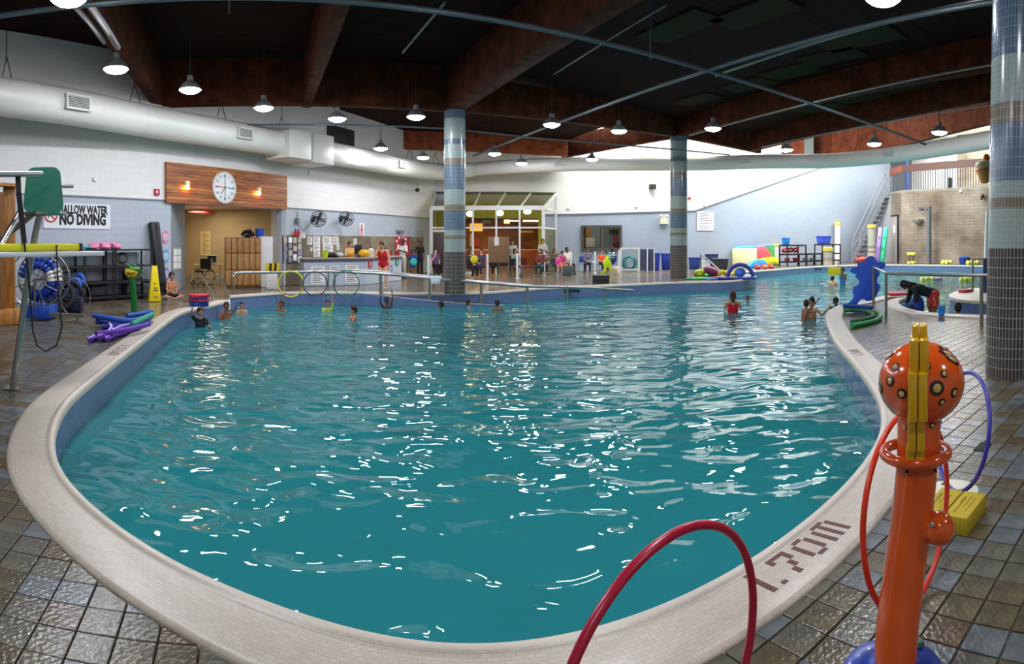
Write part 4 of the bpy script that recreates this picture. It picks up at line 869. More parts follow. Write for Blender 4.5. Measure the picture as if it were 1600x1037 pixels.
# lockers
lk = M('locker_oak', 'b98a54', .5, col2='a3743f', ns=1.5, stretch=(6, 6, 1)); la = at(352, 20.9); lb_ = at(408, 21.0); W_k = Wall((la.x, la.y), (lb_.x, lb_.y))
zt_l = Z(371, 20.9); lu = (lb_ - la).normalized(); ln_ = Vector((lu.y, -lu.x, 0)); t = thing('locker_bank', 'bank of pale oak lockers standing in the recess', 'lockers', tuple((la + lb_) / 2))
mb = MB(); c_ = (la + lb_) / 2 - ln_ * .25; mb.box((c_.x, c_.y, zt_l / 2), ((lb_ - la).length, .46, zt_l), math.atan2(lu.y, lu.x)); mb.build('carcass', M('locker_dark', '6a4c2a', .6), t)
for k in range(6):
    for (z0, z1) in ((.08, .62), (.64, 1.2), (1.22, zt_l - .02)):
        wd = (lb_ - la).length / 6; p = la + lu * (wd * (k + .5)) + ln_ * .0; mb = MB(); mb.box((p.x, p.y, (z0 + z1) / 2), (wd - .026, .04, z1 - z0 - .01), math.atan2(lu.y, lu.x)); dr_ = mb.build('door', lk, t, bev=.004)
        q = p + ln_ * .02 + lu * (wd * .35); mb = MB(); mb.lathe([(.012, 0), (.016, .03), (.0001, .035)], n=8, rot=Matrix.Rotation(pi / 2, 3, 'X')); mb.v = [v + Vector((q.x, q.y, z1 - .1)) for v in mb.v]; mb.build('knob', dsteel, dr_)
wa = at(408.5, 20.9); wb_ = at(422, 21.3); mb = MB(); c_ = (wa + wb_) / 2 - ln_ * .2; mb.box((c_.x, c_.y, zt_l / 2 + .02), ((wb_ - wa).length, .42, zt_l + .04), math.atan2(lu.y, lu.x)); mb.build('tall_cabinet', M('cab_white', 'dfe0de', .5), None, bev=.008, label='narrow tall white cabinet right of the oak lockers', cat='cabinet')
p = at(406, 21.2, zt_l + .02); mb = MB(); mb.lathe([(.12, 0), (.16, .3), (.17, .3), (.17, .27), (.14, .02)], tuple(p), 16); mb.build('bucket', blueP, None, label='blue bucket on top of the lockers', cat='bucket')
p = at(386, 21.2, zt_l + .02); mb = MB(); mb.tube([p + Vector((-.22, 0, .06)), p + Vector((-.12, .05, .18)), p + Vector((.1, 0, .2)), p + Vector((.26, .02, .08)), p + Vector((.1, -.05, .05)), p + Vector((-.1, 0, .03))], [.05, .07, .09, .08, .07, .04], 10); mb.build('soft_bag', rubber, None, label='black soft bag lying on top of the lockers', cat='bag')
# tools, life vests and white crate beside the jamb
for px, lb in ((423.5, 'left broom handle leaning in the corner by the lockers'), (427.5, 'right broom handle leaning in the corner by the lockers')):
    a_ = at(px, 20.6, .0); b_ = at(px + .5, 21.6, 1.55); mb = MB(); mb.tube([a_, b_], .014, 8); mb.lathe([(.05, 0), (.07, .12), (.02, .16)], tuple(a_), 10); mb.build('broom', M('handle_wood', '8c6a44', .6), None, label=lb, cat='broom')
g = G(425, 451); t = thing('perforated_crate', 'white perforated plastic crate on the deck by the lockers', 'crate', tuple(g)); zc_ = Z(427.5, g.length); mb = MB(); mb.box((g.x, g.y, zc_ / 2), (.4, .32, zc_), face_cam(425)); mb.build('body', M('crate_white', 'e2e0dc', .5), t, bev=.02)
mb = MB()
fmc = frame(Vector((g.x, g.y, zc_ / 2)) - at(425, .163), (cos(face_cam(425)), sin(face_cam(425)), 0))
for i in range(6):
    for j in range(8): mb.add([fmc @ Vector((-.16 + i * .062 + a, -.2 + j * .055 + b, 0)) for a, b in ((0, 0), (.04, 0), (.04, .014), (0, .014))], [(0, 1, 2, 3)])
mb.build('slots', M('slot_red', '8a5a58', .7), t, kind='stuff')
for k in range(5):
    p = Vector((g.x, g.y, zc_)) + lu * (-.17 + .085 * k); mb = MB(); mb.bar(p + Vector((0, 0, .01)), p + Vector((.03, 0, .36)), .07, .12); t = mb.build('swim_belt', yellowP if k % 2 == 0 else M('belt_black', '1d1d1a', .6), None, bev=.015, label=['leftmost yellow', 'left black', 'middle yellow', 'right black', 'rightmost yellow'][k] + ' foam swim belt standing in the white crate', cat='float', group='swim belts in the white crate')
# desk, monitor, chair in the recess
p = at(326, 23.0); t = thing('desk', 'small desk in the recess carrying a computer screen', 'desk', tuple(p)); mb = MB(); mb.box((p.x, p.y, .72), (1.1, .5, .04), lu and math.atan2(lu.y, lu.x)); mb.build('top', M('desk_cream', 'cbb98c', .5), t)
for s_ in (-1, 1):
    mb = MB(); q = p + lu * (.45 * s_); mb.tube([Vector((q.x, q.y, 0)), Vector((q.x, q.y, .7))], .025, 8); mb.build('leg', M('cream_metal', 'c4b88e', .4), t)
p2 = p + lu * .12; t = thing('computer_monitor', 'old cream computer monitor on the recess desk', 'monitor', (p2.x, p2.y, .742)); mb = MB(); mb.box((p2.x, p2.y, .94), (.42, .3, .32), math.atan2(lu.y, lu.x)); mb.build('case', M('cream_case', 'cfc4a0', .5), t, bev=.02)
q = p2 + ln_ * .155; mb = MB(); mb.box((q.x, q.y, .95), (.34, .01, .25), math.atan2(lu.y, lu.x)); mb.build('screen', M('screen_dark', '22262c', .2), t); mb = MB(); mb.lathe([(.12, 0), (.1, .04)], (p2.x, p2.y, .742), 12); mb.build('stand', M('cream_case'), t)
p3 = at(317, 22.2); t = thing('wheelchair', 'dark transit wheelchair parked before the recess desk', 'wheelchair', tuple(p3))
for s_ in (-1, 1):
    mb = MB(); mb.torus((p3.x + s_ * .26, p3.y + .05, .3), .28, .018, 26, 6, Matrix.Rotation(R(75), 3, 'Z')); mb.build('wheel', rubber, t); mb = MB(); mb.torus((p3.x + s_ * .24, p3.y - .35, .1), .08, .02, 14, 6, Matrix.Rotation(R(75), 3, 'Z')); mb.build('castor', rubber, t)
mb = MB(); mb.box((p3.x, p3.y, .5), (.46, .42, .05)); mb.build('seat', black, t); mb = MB(); mb.box((p3.x, p3.y + .22, .78), (.46, .04, .4)); mb.build('backrest', black, t)
for s_ in (-1, 1): mb = MB(); mb.tube([(p3.x + s_ * .24, p3.y + .3, .95), (p3.x + s_ * .24, p3.y + .22, .9), (p3.x + s_ * .24, p3.y + .2, .5), (p3.x + s_ * .24, p3.y - .3, .5), (p3.x + s_ * .22, p3.y - .45, .14)], .014, 6); mb.build('frame', M('cream_metal'), t)
# ---- ladder handrails into the pool
for k, (pts, lb) in enumerate(((((305, 460, 17.2), (306, 440, 17.2), (311, 433, 17.1), (317, 434.5, 17.0), (325, 447, 16.6), (333, 464, 16.1), (334, 494, 15.6)), 'left chrome handrail of the pool ladder'), (((333, 452, 18.3), (334, 434, 18.3), (338, 430.5, 18.2), (344, 432, 18.1), (352, 449, 17.4), (358, 465, 16.9), (358.5, 485, 16.6)), 'right chrome handrail of the pool ladder'))):
    P_ = [atp(*q) for q in pts]; P_[0].z = 0; mb = MB(); mb.tube(catmull(P_, 5), .026, 10); mb.build('pool_handrail', steel, None, label=lb, cat='handrail')
mb = MB(); a_ = atp(334, 478, 15.9); b_ = atp(358, 474, 16.7)
# ---- kickboard stack
g = G(307, 480.5); cols_ = ['1f3fa8', '23449e', '1a3690', 'c22a34', '1f3a9c', 'c4323c', 'cf3540']
for k, c_ in enumerate(cols_):
    mb = MB(); z_ = .03 + k * .042 + (.05 if k > 2 else 0) * 0; mb.prism(rr_poly(.46 - .02 * (k % 2), .3, .08), z_, z_ + .036)
    a_ = face_cam(307) + random.uniform(-.25, .25) + (.3 if k > 4 else 0); mb.v = [Matrix.Rotation(a_, 3, 'Z') @ v + Vector((g.x + random.uniform(-.04, .04), g.y + .12, 0)) for v in mb.v]
    mb.build('kickboard', M('foam_' + c_, c_, .7), None, bev=.006, label=['blue kickboard at the very bottom of the stack by the ladder', 'second blue kickboard from the bottom of the stack', 'third blue kickboard from the bottom of the stack', 'lowest red kickboard in the stack by the ladder', 'blue kickboard between red ones in the stack', 'red kickboard under the topmost one of the stack', 'red kickboard lying crooked on top of the stack by the ladder'][k], cat='kickboard', group='kickboards stacked by the pool ladder')
# ---- noodles on the left deck
def noodle(pts, r_, m_, label, cut=None, group=None):
    P_ = catmull([Vector(p) for p in pts], 5); mb = MB(); mb.tube(P_, r_, 10); t = mb.build('pool_noodle', m_, None, label=label, cat='pool noodle', group=group); return t
nb = M('noodle_blue', '1a4fa8', .7); nb2 = M('noodle_blue_dark', '1c3f94', .7); ng = M('noodle_teal', '178a74', .7); npur = M('noodle_purple', '5a2ca4', .7); npw = M('noodle_pale', 'cdbce6', .7)
def gz(px, py, z): return G(px, py, z)
noodle([gz(147, 493, .2), gz(175, 498, .2), gz(205, 501, .16), gz(236, 494, .12)], .05, nb, 'topmost long blue noodle on the left deck', group='blue and green noodles on the left deck')
noodle([gz(150, 502, .1), gz(180, 505, .08), gz(215, 508, .06), gz(232, 501, .06)], .05, nb2, 'dark blue noodle under the topmost one on the left deck', group='blue and green noodles on the left deck')
noodle([gz(160, 510, .05), gz(185, 510.5, .05), gz(205, 508, .05), gz(222, 505, .05)], .05, nb2, 'shortest-looking dark blue noodle, nearest the purple ones', group='blue and green noodles on the left deck')
noodle([gz(206, 507, .16), gz(221, 499, .17), gz(238, 491, .17)], .05, ng, 'teal green noodle slanting towards the coping', group='blue and green noodles on the left deck')
noodle([gz(198, 493, .05), gz(218, 490, .05), gz(237, 486.5, .06)], .05, nb, 'blue noodle farthest back, at the foot of the frog spout', group='blue and green noodles on the left deck')
for k, (pts, z_) in enumerate((((150, 522), (185, 517), (215, 511), (233, 506)), ((160, 533), (178, 527), (200, 519), (216, 514)), ((140, 530), (152, 526), (166, 521), (180, 515)), ((152, 527), (165, 529), (176, 520), (206, 506)), ((145, 528), (166, 530), (186, 519), (196, 506))) and [(((150, 521), (185, 517), (215, 511), (233, 506)), .14), (((167, 530), (180, 524), (200, 518), (216, 514)), .05), (((140, 531), (152, 526.5), (166, 522), (180, 516)), .05), (((172, 507), (175, 513), (170, 519), (155, 527)), .09), (((206, 508), (190, 512), (175, 519), (160, 526)), .09)]):
    P_ = [gz(x, y, z_) for x, y in pts]; t = thing('pool_noodle', ['longest purple noodle on top of the heap, reaching over the coping', 'purple noodle of the heap nearest the coping', 'purple noodle pointing left at the near end of the heap', 'bent purple and pale noodle rising from the heap', 'purple noodle with a pale upper edge behind the longest one'][k], 'pool noodle', tuple(P_[0]), group='purple noodles on the left deck')
    C_ = catmull(P_, 5); mb = MB(); mb.tube(C_, .042, 10); mb.build('core', npur, t)
    if k: mb = MB(); mb.tube([c + Vector((-.01, -.01, .03)) for c in C_], .018, 6); mb.build('pale_strip', npw, t)
    else: pass
# ================================================================== RECEPTION, FAR SIDE
pann = [M('board_panel_' + str(i), c1, .6, col2=c2, ns=2.2, bump=.1, bs=14) for i, (c1, c2) in enumerate((('8a7d6b', '74684f'), ('7f7360', '6a5d48'), ('968871', '7d6f58')))]
w0 = 440.5; t = thing('wall_panelling', 'brown-grey board panelling on the lower wall behind the reception counter', 'panelling', tuple(WL.hit(441)))
xs = [441, 472, 500, 528, 552, 578, 603, 628, 646, 662]
for k in range(len(xs) - 1):
    a_ = WL.hit(xs[k], off=.02); b_ = WL.hit(xs[k + 1] - .4, off=.02); mb = MB(); mb.bar((a_.x, a_.y, .93), (b_.x, b_.y, .93), .04, 1.86); mb.build('panel', pann[k % 3], t)
t = thing('brochure_rack', 'grey wall rack full of leaflets left of the notices', 'rack', tuple(WL.hit(455, 411, .05)))
mb = MB(); WL.rect(mb, 441.5, 369, 473, 411, .045, .03); mb.build('backing', M('rack_grey', '55565c', .5), t)
rnd = random.Random(3)
for i in range(4):
    for j in range(3 + (i % 2)):
        x0 = 443.5 + i * 7.4; y0 = 370.5 + j * (40 / (3 + (i % 2))); mb = MB(); WL.rect(mb, x0, y0, x0 + rnd.uniform(4.5, 6), y0 + rnd.uniform(7, 10), .08 + rnd.uniform(0, .02), .02); mb.build('leaflet', rnd.choice([paper, M('leaflet_grey', '8d9098', .6), M('leaflet_tan', 'bdb2a0', .6)]), t)
def lined(name, label, W_, x0, y0, x1, y1, off=.045, rows=5, m_=None, cat='notice', lm=None, grp=None, hd=None):
    c, w_, h_ = W_.rect(MB(), x0, y0, x1, y1, off, .01); t = thing(name, label, cat, tuple(c), group=grp); mb = MB(); W_.rect(mb, x0, y0, x1, y1, off, .012); mb.build('sheet', m_ or paper, t, smooth=False)
    for k in range(rows):
        ya = y0 + (y1 - y0) * (k + .8) / (rows + 1); mb = MB(); W_.rect(mb, x0 + (x1 - x0) * .12, ya, x1 - (x1 - x0) * (.12 + .2 * (k % 2)), ya + (y1 - y0) * .16 / rows * 2, off + .009, .004); mb.build('printed_line', lm or M('print_grey', '5c5c60', .7), t, smooth=False)
    return t
for k, (x0, y0, x1, y1, lb) in enumerate(((480, 369.5, 487.5, 382, 'narrow white notice right of the leaflet rack'), (489, 369, 500, 379.5, 'top one of three framed sheets in a column'), (489.5, 380, 500, 390.5, 'middle one of three framed sheets in a column'), (490, 391, 500, 401, 'bottom one of three framed sheets in a column'), (504, 369.5, 518, 381.5, 'wide sheet at the top left of the pinned papers'), (505, 382, 520, 393, 'wide sheet lower left among the pinned papers'), (520, 370, 529, 382, 'tilted sheet at the right of the pinned papers'), (526, 381, 530, 390, 'narrow slip hanging under the tilted sheet'), (552.5, 372.5, 557, 384, 'single white sheet behind the yellow-clad attendant'), (485, 387, 488, 392, 'small white switch-sized card beside the framed sheets'))):
    lined('wall_notice', lb, WL, x0, y0, x1, y1, rows=4 if y1 - y0 > 8 else 2)
t = lined('red_cross_notice', 'white sheet with a red figure emblem above the panelling', WL, 561.5, 348.5, 569, 367.5, rows=0, off=.03)
fm = WL.frame(565.2, 354, .045); mb = MB(); mb.ell((0, .05, 0), (.06, .06, .006), 10, 6); mb.box((0, -.07, 0), (.12, .1, .008)); mb.box((0, -.15, 0), (.05, .12, .008)); mb.v = [fm @ v for v in mb.v]; mb.build('emblem', redP, t)
for k in range(3): mb = MB(); WL.rect(mb, 562.6, 359 + k * 3, 568 - k % 2, 360.3 + k * 3, .04, .004); mb.build('printed_line', redink, t, smooth=False)
t = thing('red_poster', 'red poster with white icons on the panelling behind the man in white', 'poster', tuple(WL.hit(628, 400, .05))); mb = MB(); WL.rect(mb, 617, 369.5, 640, 400, .05, .012); mb.build('sheet', M('poster_red', 'b82338', .5), t)
for k, (x, y) in enumerate(((620, 377), (622, 384), (634, 374), (633.5, 381), (635, 389), (636, 395), (624, 372), (629.5, 373.5))):
    mb = MB(); WL.rect(mb, x - 1.3, y - 1.8, x + 1.3, y + 1.2, .06, .005); WL.rect(mb, x - .5, y - 2.8, x + .9, y - 1.4, .06, .005); mb.build('icon', paper, t, smooth=False)
lined('strip_notice', 'small red and white strip over the leaflet rack', WL, 469, 366.5, 477, 371.5, rows=2, lm=redink, off=.07)
for k, (x, lb) in enumerate(((462, 'left red megaphone-like lamp on top of the leaflet rack'), (466.5, 'right red lamp on top of the leaflet rack'))):
    c = WL.hit(x, 366, .12); t = thing('red_beacon', lb, 'lamp', tuple(c)); mb = MB(); mb.lathe([(.06, -.06), (.07, .04), (.05, .12), (.0001, .14)], tuple(c), 12); mb.build('dome', redP, t); mb = MB(); mb.lathe([(.03, .12), (.03, .2), (.0001, .21)], tuple(c), 8); mb.build('tip', black, t)
# wall fans
cage = M('fan_black', '24262a', .5)
for px, py, lb in ((490, 343, 'left black wall fan above the reception panelling'), (533, 343, 'right black wall fan above the reception panelling')):
    b0 = WL.hit(px, py, .06); c = WL.hit(px + 8, py - 1.5, .42); t = thing('wall_fan', lb, 'fan', tuple(b0)); mb = MB(); mb.box(b0, (.12, .06, .2), aL); mb.tube([b0, (b0 + c) / 2 + Vector((0, 0, .06)), c], .025, 8); mb.build('bracket', cage, t)
    ax_ = (WL.n * .6 - WL.u * .8 + Vector((0, 0, -.25))).normalized(); q = ax_.to_track_quat('Y', 'Z').to_matrix()
    mb = MB(); mb.ell(c - ax_ * .06, (.09, .13, .09), 12, 8, rot=q); mb.build('motor', cage, t)
    mb = MB()
    for k, (r_, o_) in enumerate(((.30, 0), (.22, .07), (.30, .07), (.12, .1))): mb.torus(c + ax_ * o_, r_, .01, 28, 5, q)
    for k in range(12):
        a_ = 2 * pi * k / 12; v = q @ Vector((cos(a_), 0, sin(a_))); mb.tube([c + ax_ * .1 + v * .1, c + ax_ * .07 + v * .25, c + v * .3, c - ax_ * .08 + v * .12], .006, 4)
    mb.build('cage', cage, t, kind='stuff')
    for k in range(4):
        a_ = 2 * pi * k / 4 + .4; v = q @ Vector((cos(a_), 0, sin(a_))); u_ = q @ Vector((-sin(a_), .5, cos(a_))).normalized(); mb = MB(); mb.bar(c + v * .04, c + v * .26, .12, .008, up=tuple(u_.cross(v))); mb.build('blade', M('fan_blade', '6a6e72', .4), t)
c = WL.hit(465, 345, .08); t = thing('wall_box', 'small grey box with a cable on the blue wall left of the fans', 'fitting', tuple(c)); mb = MB(); mb.box(c, (.14, .1, .22), aL); mb.build('box', dsteel, t); mb = MB(); mb.tube([c + Vector((0, 0, .1)), WL.hit(464, 330, .03)], .012, 6); mb.tube(catmull([c + Vector((0, 0, -.1)), WL.hit(467, 352, .04), WL.hit(475, 360, .04), WL.hit(482, 352, .04), WL.hit(487, 344, .04)], 4), .01, 5); mb.build('cable', rubber, t)
# security camera
c = WL.hit(652, 296, .35); t = thing('security_camera', 'small dark security camera hanging under the duct by the corner', 'camera', tuple(c)); mb = MB(); mb.tube([WL.hit(653, 288, .05), WL.hit(653, 290, .35), c], .03, 8); mb.build('arm', offwhite, t); mb = MB(); mb.ell(c + Vector((0, 0, -.03)), (.12, .1, .1), 12, 8); mb.build('dome', black, t)
t, *_ = sign('exit_lamp', 'small grey bracket lamp on the blue wall above the man in white', WL, 622.5, 360, 629.5, 363.5, dsteel, cat='lamp', off=.12, th=.16)
# ---- counter
k0 = at(475, 21.6); k1 = at(571, 22.4); k2 = at(627, 25.2); KZ = 1.0; cnt = thing('reception_counter', 'pale blue reception counter with a dark edge band and round badges', 'counter', tuple(k1)); cblue = M('counter_blue', 'b6c3d2', .5)
kn = lambda a, b: Vector(((b - a).normalized().y, -(b - a).normalized().x, 0))
mb = MB(); n0, n1 = kn(k0, k1), kn(k1, k2); mb.prism([p.xy for p in (k0, k1, k2, k2 - n1 * .6, k1 - n0 * .7, k0 - n0 * .6)], 0, KZ - .12); mb.build('front', cblue, cnt, smooth=False)
mb = MB(); mb.prism([p.xy for p in (k0 + n0 * .04 - (k1 - k0).normalized() * .05, k1 + n0 * .04 + n1 * .0, k2 + n1 * .04, k2 - n1 * .6, k1 - n0 * .7, k0 - n0 * .62)], KZ - .12, KZ - .02); mb.build('edge_band', M('band_purple', '565068', .5), cnt, smooth=False)
mb = MB(); mb.prism([p.xy for p in (k0 + n0 * .06 - (k1 - k0).normalized() * .07, k1 + n0 * .06, k2 + n1 * .06, k2 - n1 * .65, k1 - n0 * .75, k0 - n0 * .66)], KZ - .02, KZ + .02); mb.build('worktop', M('worktop_tan', 'b8ab9c', .35), cnt, smooth=False)
K0 = Wall(k0.xy, k1.xy); K1 = Wall(k1.xy, k2.xy)
for x0, y0, x1, y1, lb in ((486, 416, 507, 444, 'left large notice on the counter front, partly behind the yellow hoop side'), (516, 415, 530, 425, 'small notice between the two large ones on the counter front'), (539, 414, 560, 442, 'right large notice on the counter front, behind the green hoop')): lined('counter_notice', lb, K0, x0, y0, x1, y1, off=.012, rows=9 if y1 - y0 > 20 else 3)
for x, y, rx, ry, c_, lb in ((578.5, 412, 3.6, 6.8, 'b83848', 'red'), (620.5, 409.5, 3.6, 6.3, '2a8a58', 'green')):
    c = K1.hit(x, y, .015); d_ = c.length; fm = frame(c, K1.u); rw = rx * d_ / F / abs(K1.u.dot(Vector((c.y, -c.x, 0)).normalized())); rh = ry * d_ / F; t = thing('round_badge', 'round %s badge with white marks on the counter front' % lb, 'sign', tuple(c)); mb = MB(); mb.lathe([(.0001, -.01), (rh, -.01), (rh, .01), (.0001, .01)], n=28); mb.v = [fm @ v for v in mb.v]; mb.build('disc', M('badge_c_' + lb, c_, .5), t)
    mb = MB(); mb.box((0, rh * .4, .013), (rh * .6, rh * .12, .004)); mb.box((0, -rh * .05, .013), (rh * .4, rh * .4, .004)); mb.box((0, -rh * .5, .013), (rh * .5, rh * .1, .004)); mb.v = [fm @ v for v in mb.v]; mb.build('print', paper, t)
lined('blue_badge', 'small blue square badge on the counter front between the red and green ones', K1, 607, 415, 613, 425, off=.015, rows=2, m_=M('badge_c_blue', '2f5a9c', .5), lm=paper, cat='sign')
# things on the counter
def onk(px, back=.25, K=K0): p = K.hit(px, off=-back); return Vector((p.x, p.y, KZ + .021))
p = onk(508, .2); mb = MB(); mb.lathe([(.1, 0), (.125, .26), (.115, .26), (.1, .02)], tuple(p), 16); mb.build('tub', M('lime_plastic', 'b4cc1c', .45), None, label='lime green tub on the left part of the counter', cat='tub')
p = onk(520, .25); lump('dark_jacket', 'dark jacket heaped on the counter beside the lime tub', 'jacket', p, .26, M('cloth_dark', '1b1b20', .9), 4, 5)
p = onk(529, .3); lump('pale_towel', 'pale crumpled towel on the counter right of the dark jacket', 'towel', p, .22, M('cloth_pale', 'b9b8bc', .9), 4, 9, flat=.7)
p = onk(559.5, .35); t = thing('computer_screen', 'black computer screen standing on the counter beside the attendant', 'monitor', tuple(p)); mb = MB(); mb.box(p + Vector((0, 0, .3)), (.28, .05, .36), .4); mb.build('panel', black, t, bev=.01); mb = MB(); mb.lathe([(.1, 0), (.03, .03), (.03, .14)], tuple(p), 12); mb.build('stand', black, t)
p = onk(568, .3); mb = MB(); mb.ell(p + Vector((0, 0, .15)), (.24, .18, .15), 16, 10); mb.build('yellow_bundle', M('bundle_yellow', 'e0b01c', .5, bump=.2, ns=6), None, label='rounded yellow bundle on the counter', cat='bundle')
p = onk(579.5, .3, K1); t = thing('jug', 'cream plastic jug with a dark cap next to the yellow bundle', 'jug', tuple(p)); mb = MB(); mb.lathe([(.12, 0), (.13, .05), (.13, .26), (.05, .34), (.04, .36)], tuple(p), 14); mb.build('body', M('jug_cream', 'd8c4ae', .5), t); mb = MB(); mb.lathe([(.045, .35), (.045, .4), (.0001, .4)], tuple(p), 10); mb.build('cap', black, t)
p = onk(603, .4, K1); t = thing('first_aid_bag', 'red bag lying on the counter behind the woman in red', 'bag', tuple(p)); mb = MB(); mb.box(p + Vector((0, 0, .12)), (.5, .25, .22), .3); mb.build('body', M('bag_red', '8c1a2a', .7), t, bev=.04); mb = MB(); mb.torus(p + Vector((0, 0, .23)), .1, .015, 14, 5); mb.build('handle', rubber, t)
# ---- glass lean-to
frm = M('frame_white', 'd4d4ca', .5); FL, FR = at(674, 29.9), at(849, 29.6); BL, BR = WB.hit(680), WB.hit(869); ZE, ZR = 3.28, 4.28; ZT = Z(355.5, 29.7)
gh = thing('glass_lean_to', 'white framed glass lean-to cafe front against the far wall', 'conservatory', tuple((FL + FR) / 2)); gl = glassmat('pane_glass', 'e4ece8'); gl2 = glassmat('pane_roof', 'ccd0b4')
fx = [674, 697, 739, 775.5, 812, 849]; FW = Wall(FL.xy, FR.xy)
def V(p, z): return Vector((p.x, p.y, z))
for k, px in enumerate(fx):
    p = FW.hit(px); w_ = .16 if k in (0, 5) else .09; mb = MB(); mb.box((p.x, p.y, ZE / 2), (w_, .1, ZE)); mb.build('mullion', frm, gh)
    q = WB.hit(680 + (869 - 680) * (px - 674) / 175.); mb = MB(); mb.bar(V(p, ZE), V(q, ZR), w_ * .8, .09); mb.build('rafter', frm, gh)
for nm, z_, h_ in (('eaves_beam', ZE + .02, .22), ('transom', ZT, .08), ('sill', .06, .12)):
    if nm == 'sill': 
        for a_, b_ in ((674, 676), (697, 739)): mb = MB(); mb.bar(V(FW.hit(a_), z_), V(FW.hit(b_), z_), .1, h_); mb.build(nm, frm, gh)
    else: mb = MB(); mb.bar(V(FL, z_), V(FR, z_), .1, h_); mb.build(nm, frm, gh)
mb = MB(); mb.bar(V(BL, ZR), V(BR, ZR), .12, .1); mb.build('ridge', M('ridge_dark', '54524e', .5), gh)
for A_, B_ in ((FR, BR), (FL, BL)):
    mb = MB(); mb.bar(V(B_, 0), V(B_, ZR), .1, .08) if 0 else mb.box((B_.x, B_.y - .05, ZR / 2), (.07, .07, ZR)); mb.build('end_post', frm, gh)
    for z_ in (ZT, ZE): mb = MB(); mb.bar(V(A_, z_), V(B_, z_), .06, .07); mb.build('end_rail', frm, gh)
    mb = MB(); mb.add([V(A_, .05), V(B_, .05), V(B_, ZT), V(A_, ZT)], [(0, 1, 2, 3)]); mb.build('pane', gl, gh); mb = MB(); mb.add([V(A_, ZT), V(B_, ZT), V(B_, ZR), V(A_, ZE)], [(0, 1, 2, 3)]); mb.build('pane', gl, gh)
for k in range(5):
    a_, b_ = FW.hit(fx[k]), FW.hit(fx[k + 1]); mb = MB(); mb.add([V(a_, ZT), V(b_, ZT), V(b_, ZE), V(a_, ZE)], [(0, 1, 2, 3)]); mb.build('pane', gl, gh)
    if k in (1, 3): mb = MB(); mb.add([V(a_, .1), V(b_, .1), V(b_, ZT), V(a_, ZT)], [(0, 1, 2, 3)]); mb.build('pane', gl, gh)
    c_, d_ = WB.hit(680 + 189 * (fx[k + 1] - 674) / 175.), WB.hit(680 + 189 * (fx[k] - 674) / 175.); mb = MB(); mb.add([V(a_, ZE), V(b_, ZE), V(c_, ZR), V(d_, ZR)], [(0, 1, 2, 3)]); mb.build('pane', gl2, gh)
a_, b_ = FW.hit(677), FW.hit(695.5); mb = MB(); mb.bar(V(a_, 1.04), V(b_, 1.04), .06, 2.06); o = mb.build('door', M('door_brown', '3a2620', .5), gh, bev=.01, label='dark brown door'); mb = MB(); q = FW.hit(693.5); mb.tube([V(q, .95) + Vector((0, -.08, 0)), V(q, 1.15) + Vector((0, -.08, 0))], .015, 6); mb.build('door_handle', steel, o)
mb = MB(); mb.bar(V(a_, 2.16), V(b_, 2.16), .08, .1); mb.build('door_frame', frm, gh)
# cafe behind
lime = M('cafe_lime', '9c9a2c', .7); brn = M('cafe_brown', '5e3a20', .7, col2='8a5a2c', ns=1.2)
def slab(name, W_, x0, x1, z0, z1, m_, off=0, th=.2, kind='structure', label=None):
    mb = MB(); strip(mb, W_, W_.hit(x0, off=off).xy, W_.hit(x1, off=off).xy, z0, z1, th); return mb.build(name, m_, None, smooth=False, kind=kind, label=label)
slab('wall_cafe', WB, 676, 843, 2.9, 4.35, lime, label='lime green bulkhead over the cafe opening'); slab('wall_cafe', WB, 842, 869, 0, 4.35, lime, label='lime green strip right of the cafe opening'); slab('wall_cafe', WB, 672, 700, 0, 2.9, lime, label='lime green strip left of the cafe opening')
CB = Wall((-7, 39), (6, 40)); slab('wall_cafe', CB, 640, 900, 0, 3.4, brn, label='brown back wall of the cafe')
mb = MB(); mb.prism([(-7, 33.0), (5, 33.9), (6, 40), (-7, 39)], 3.3, 3.4); mb.build('ceiling', M('cafe_ceiling', '6a4a30', .8), None, kind='structure', label='cafe ceiling')
for x in (-5.5, 4.2): mb = MB(); mb.box((x, 37.1, 1.7), (.15, 5.6, 3.4)); mb.build('wall_cafe', brn, None, kind='structure', label='side wall of the cafe')
area('cafe_light', (-1.2, 35.6, 3.2), 4, 240, (1, .68, .36), sy=2.5)
for k, (px, py) in enumerate(((734.5, 334), (781, 333), (824, 330.5))):
    p = atp(px, py, 31.2); t = thing('globe_lamp', ['left', 'middle', 'right'][k] + ' glowing bowl lamp hanging inside the glass lean-to', 'lamp', tuple(p)); mb = MB(); mb.ell(p, (.2, .2, .14), 14, 8); mb.build('bowl', M('globe_glow', 'fff0c8', .4, emit='ffe6b0', es=14), t); mb = MB(); mb.tube([p, V(p, 3.75)], .012, 5); mb.build('rod', dsteel, t)
ct = Wall((-3.2, 36.2), (3.5, 36.6)); t = thing('cafe_counter', 'warm lit serving counter deep inside the cafe', 'counter', (0, 36.4, 0)); mb = MB(); strip(mb, ct, ct.a.xy, ct.b.xy, 0, 1.1, .6); mb.build('front', M('cafe_front', '8a4a26', .6), t); mb = MB(); strip(mb, ct, ct.a.xy, ct.b.xy, 1.1, 1.15, .7); mb.build('top', M('cafe_top', 'c49a68', .4), t)
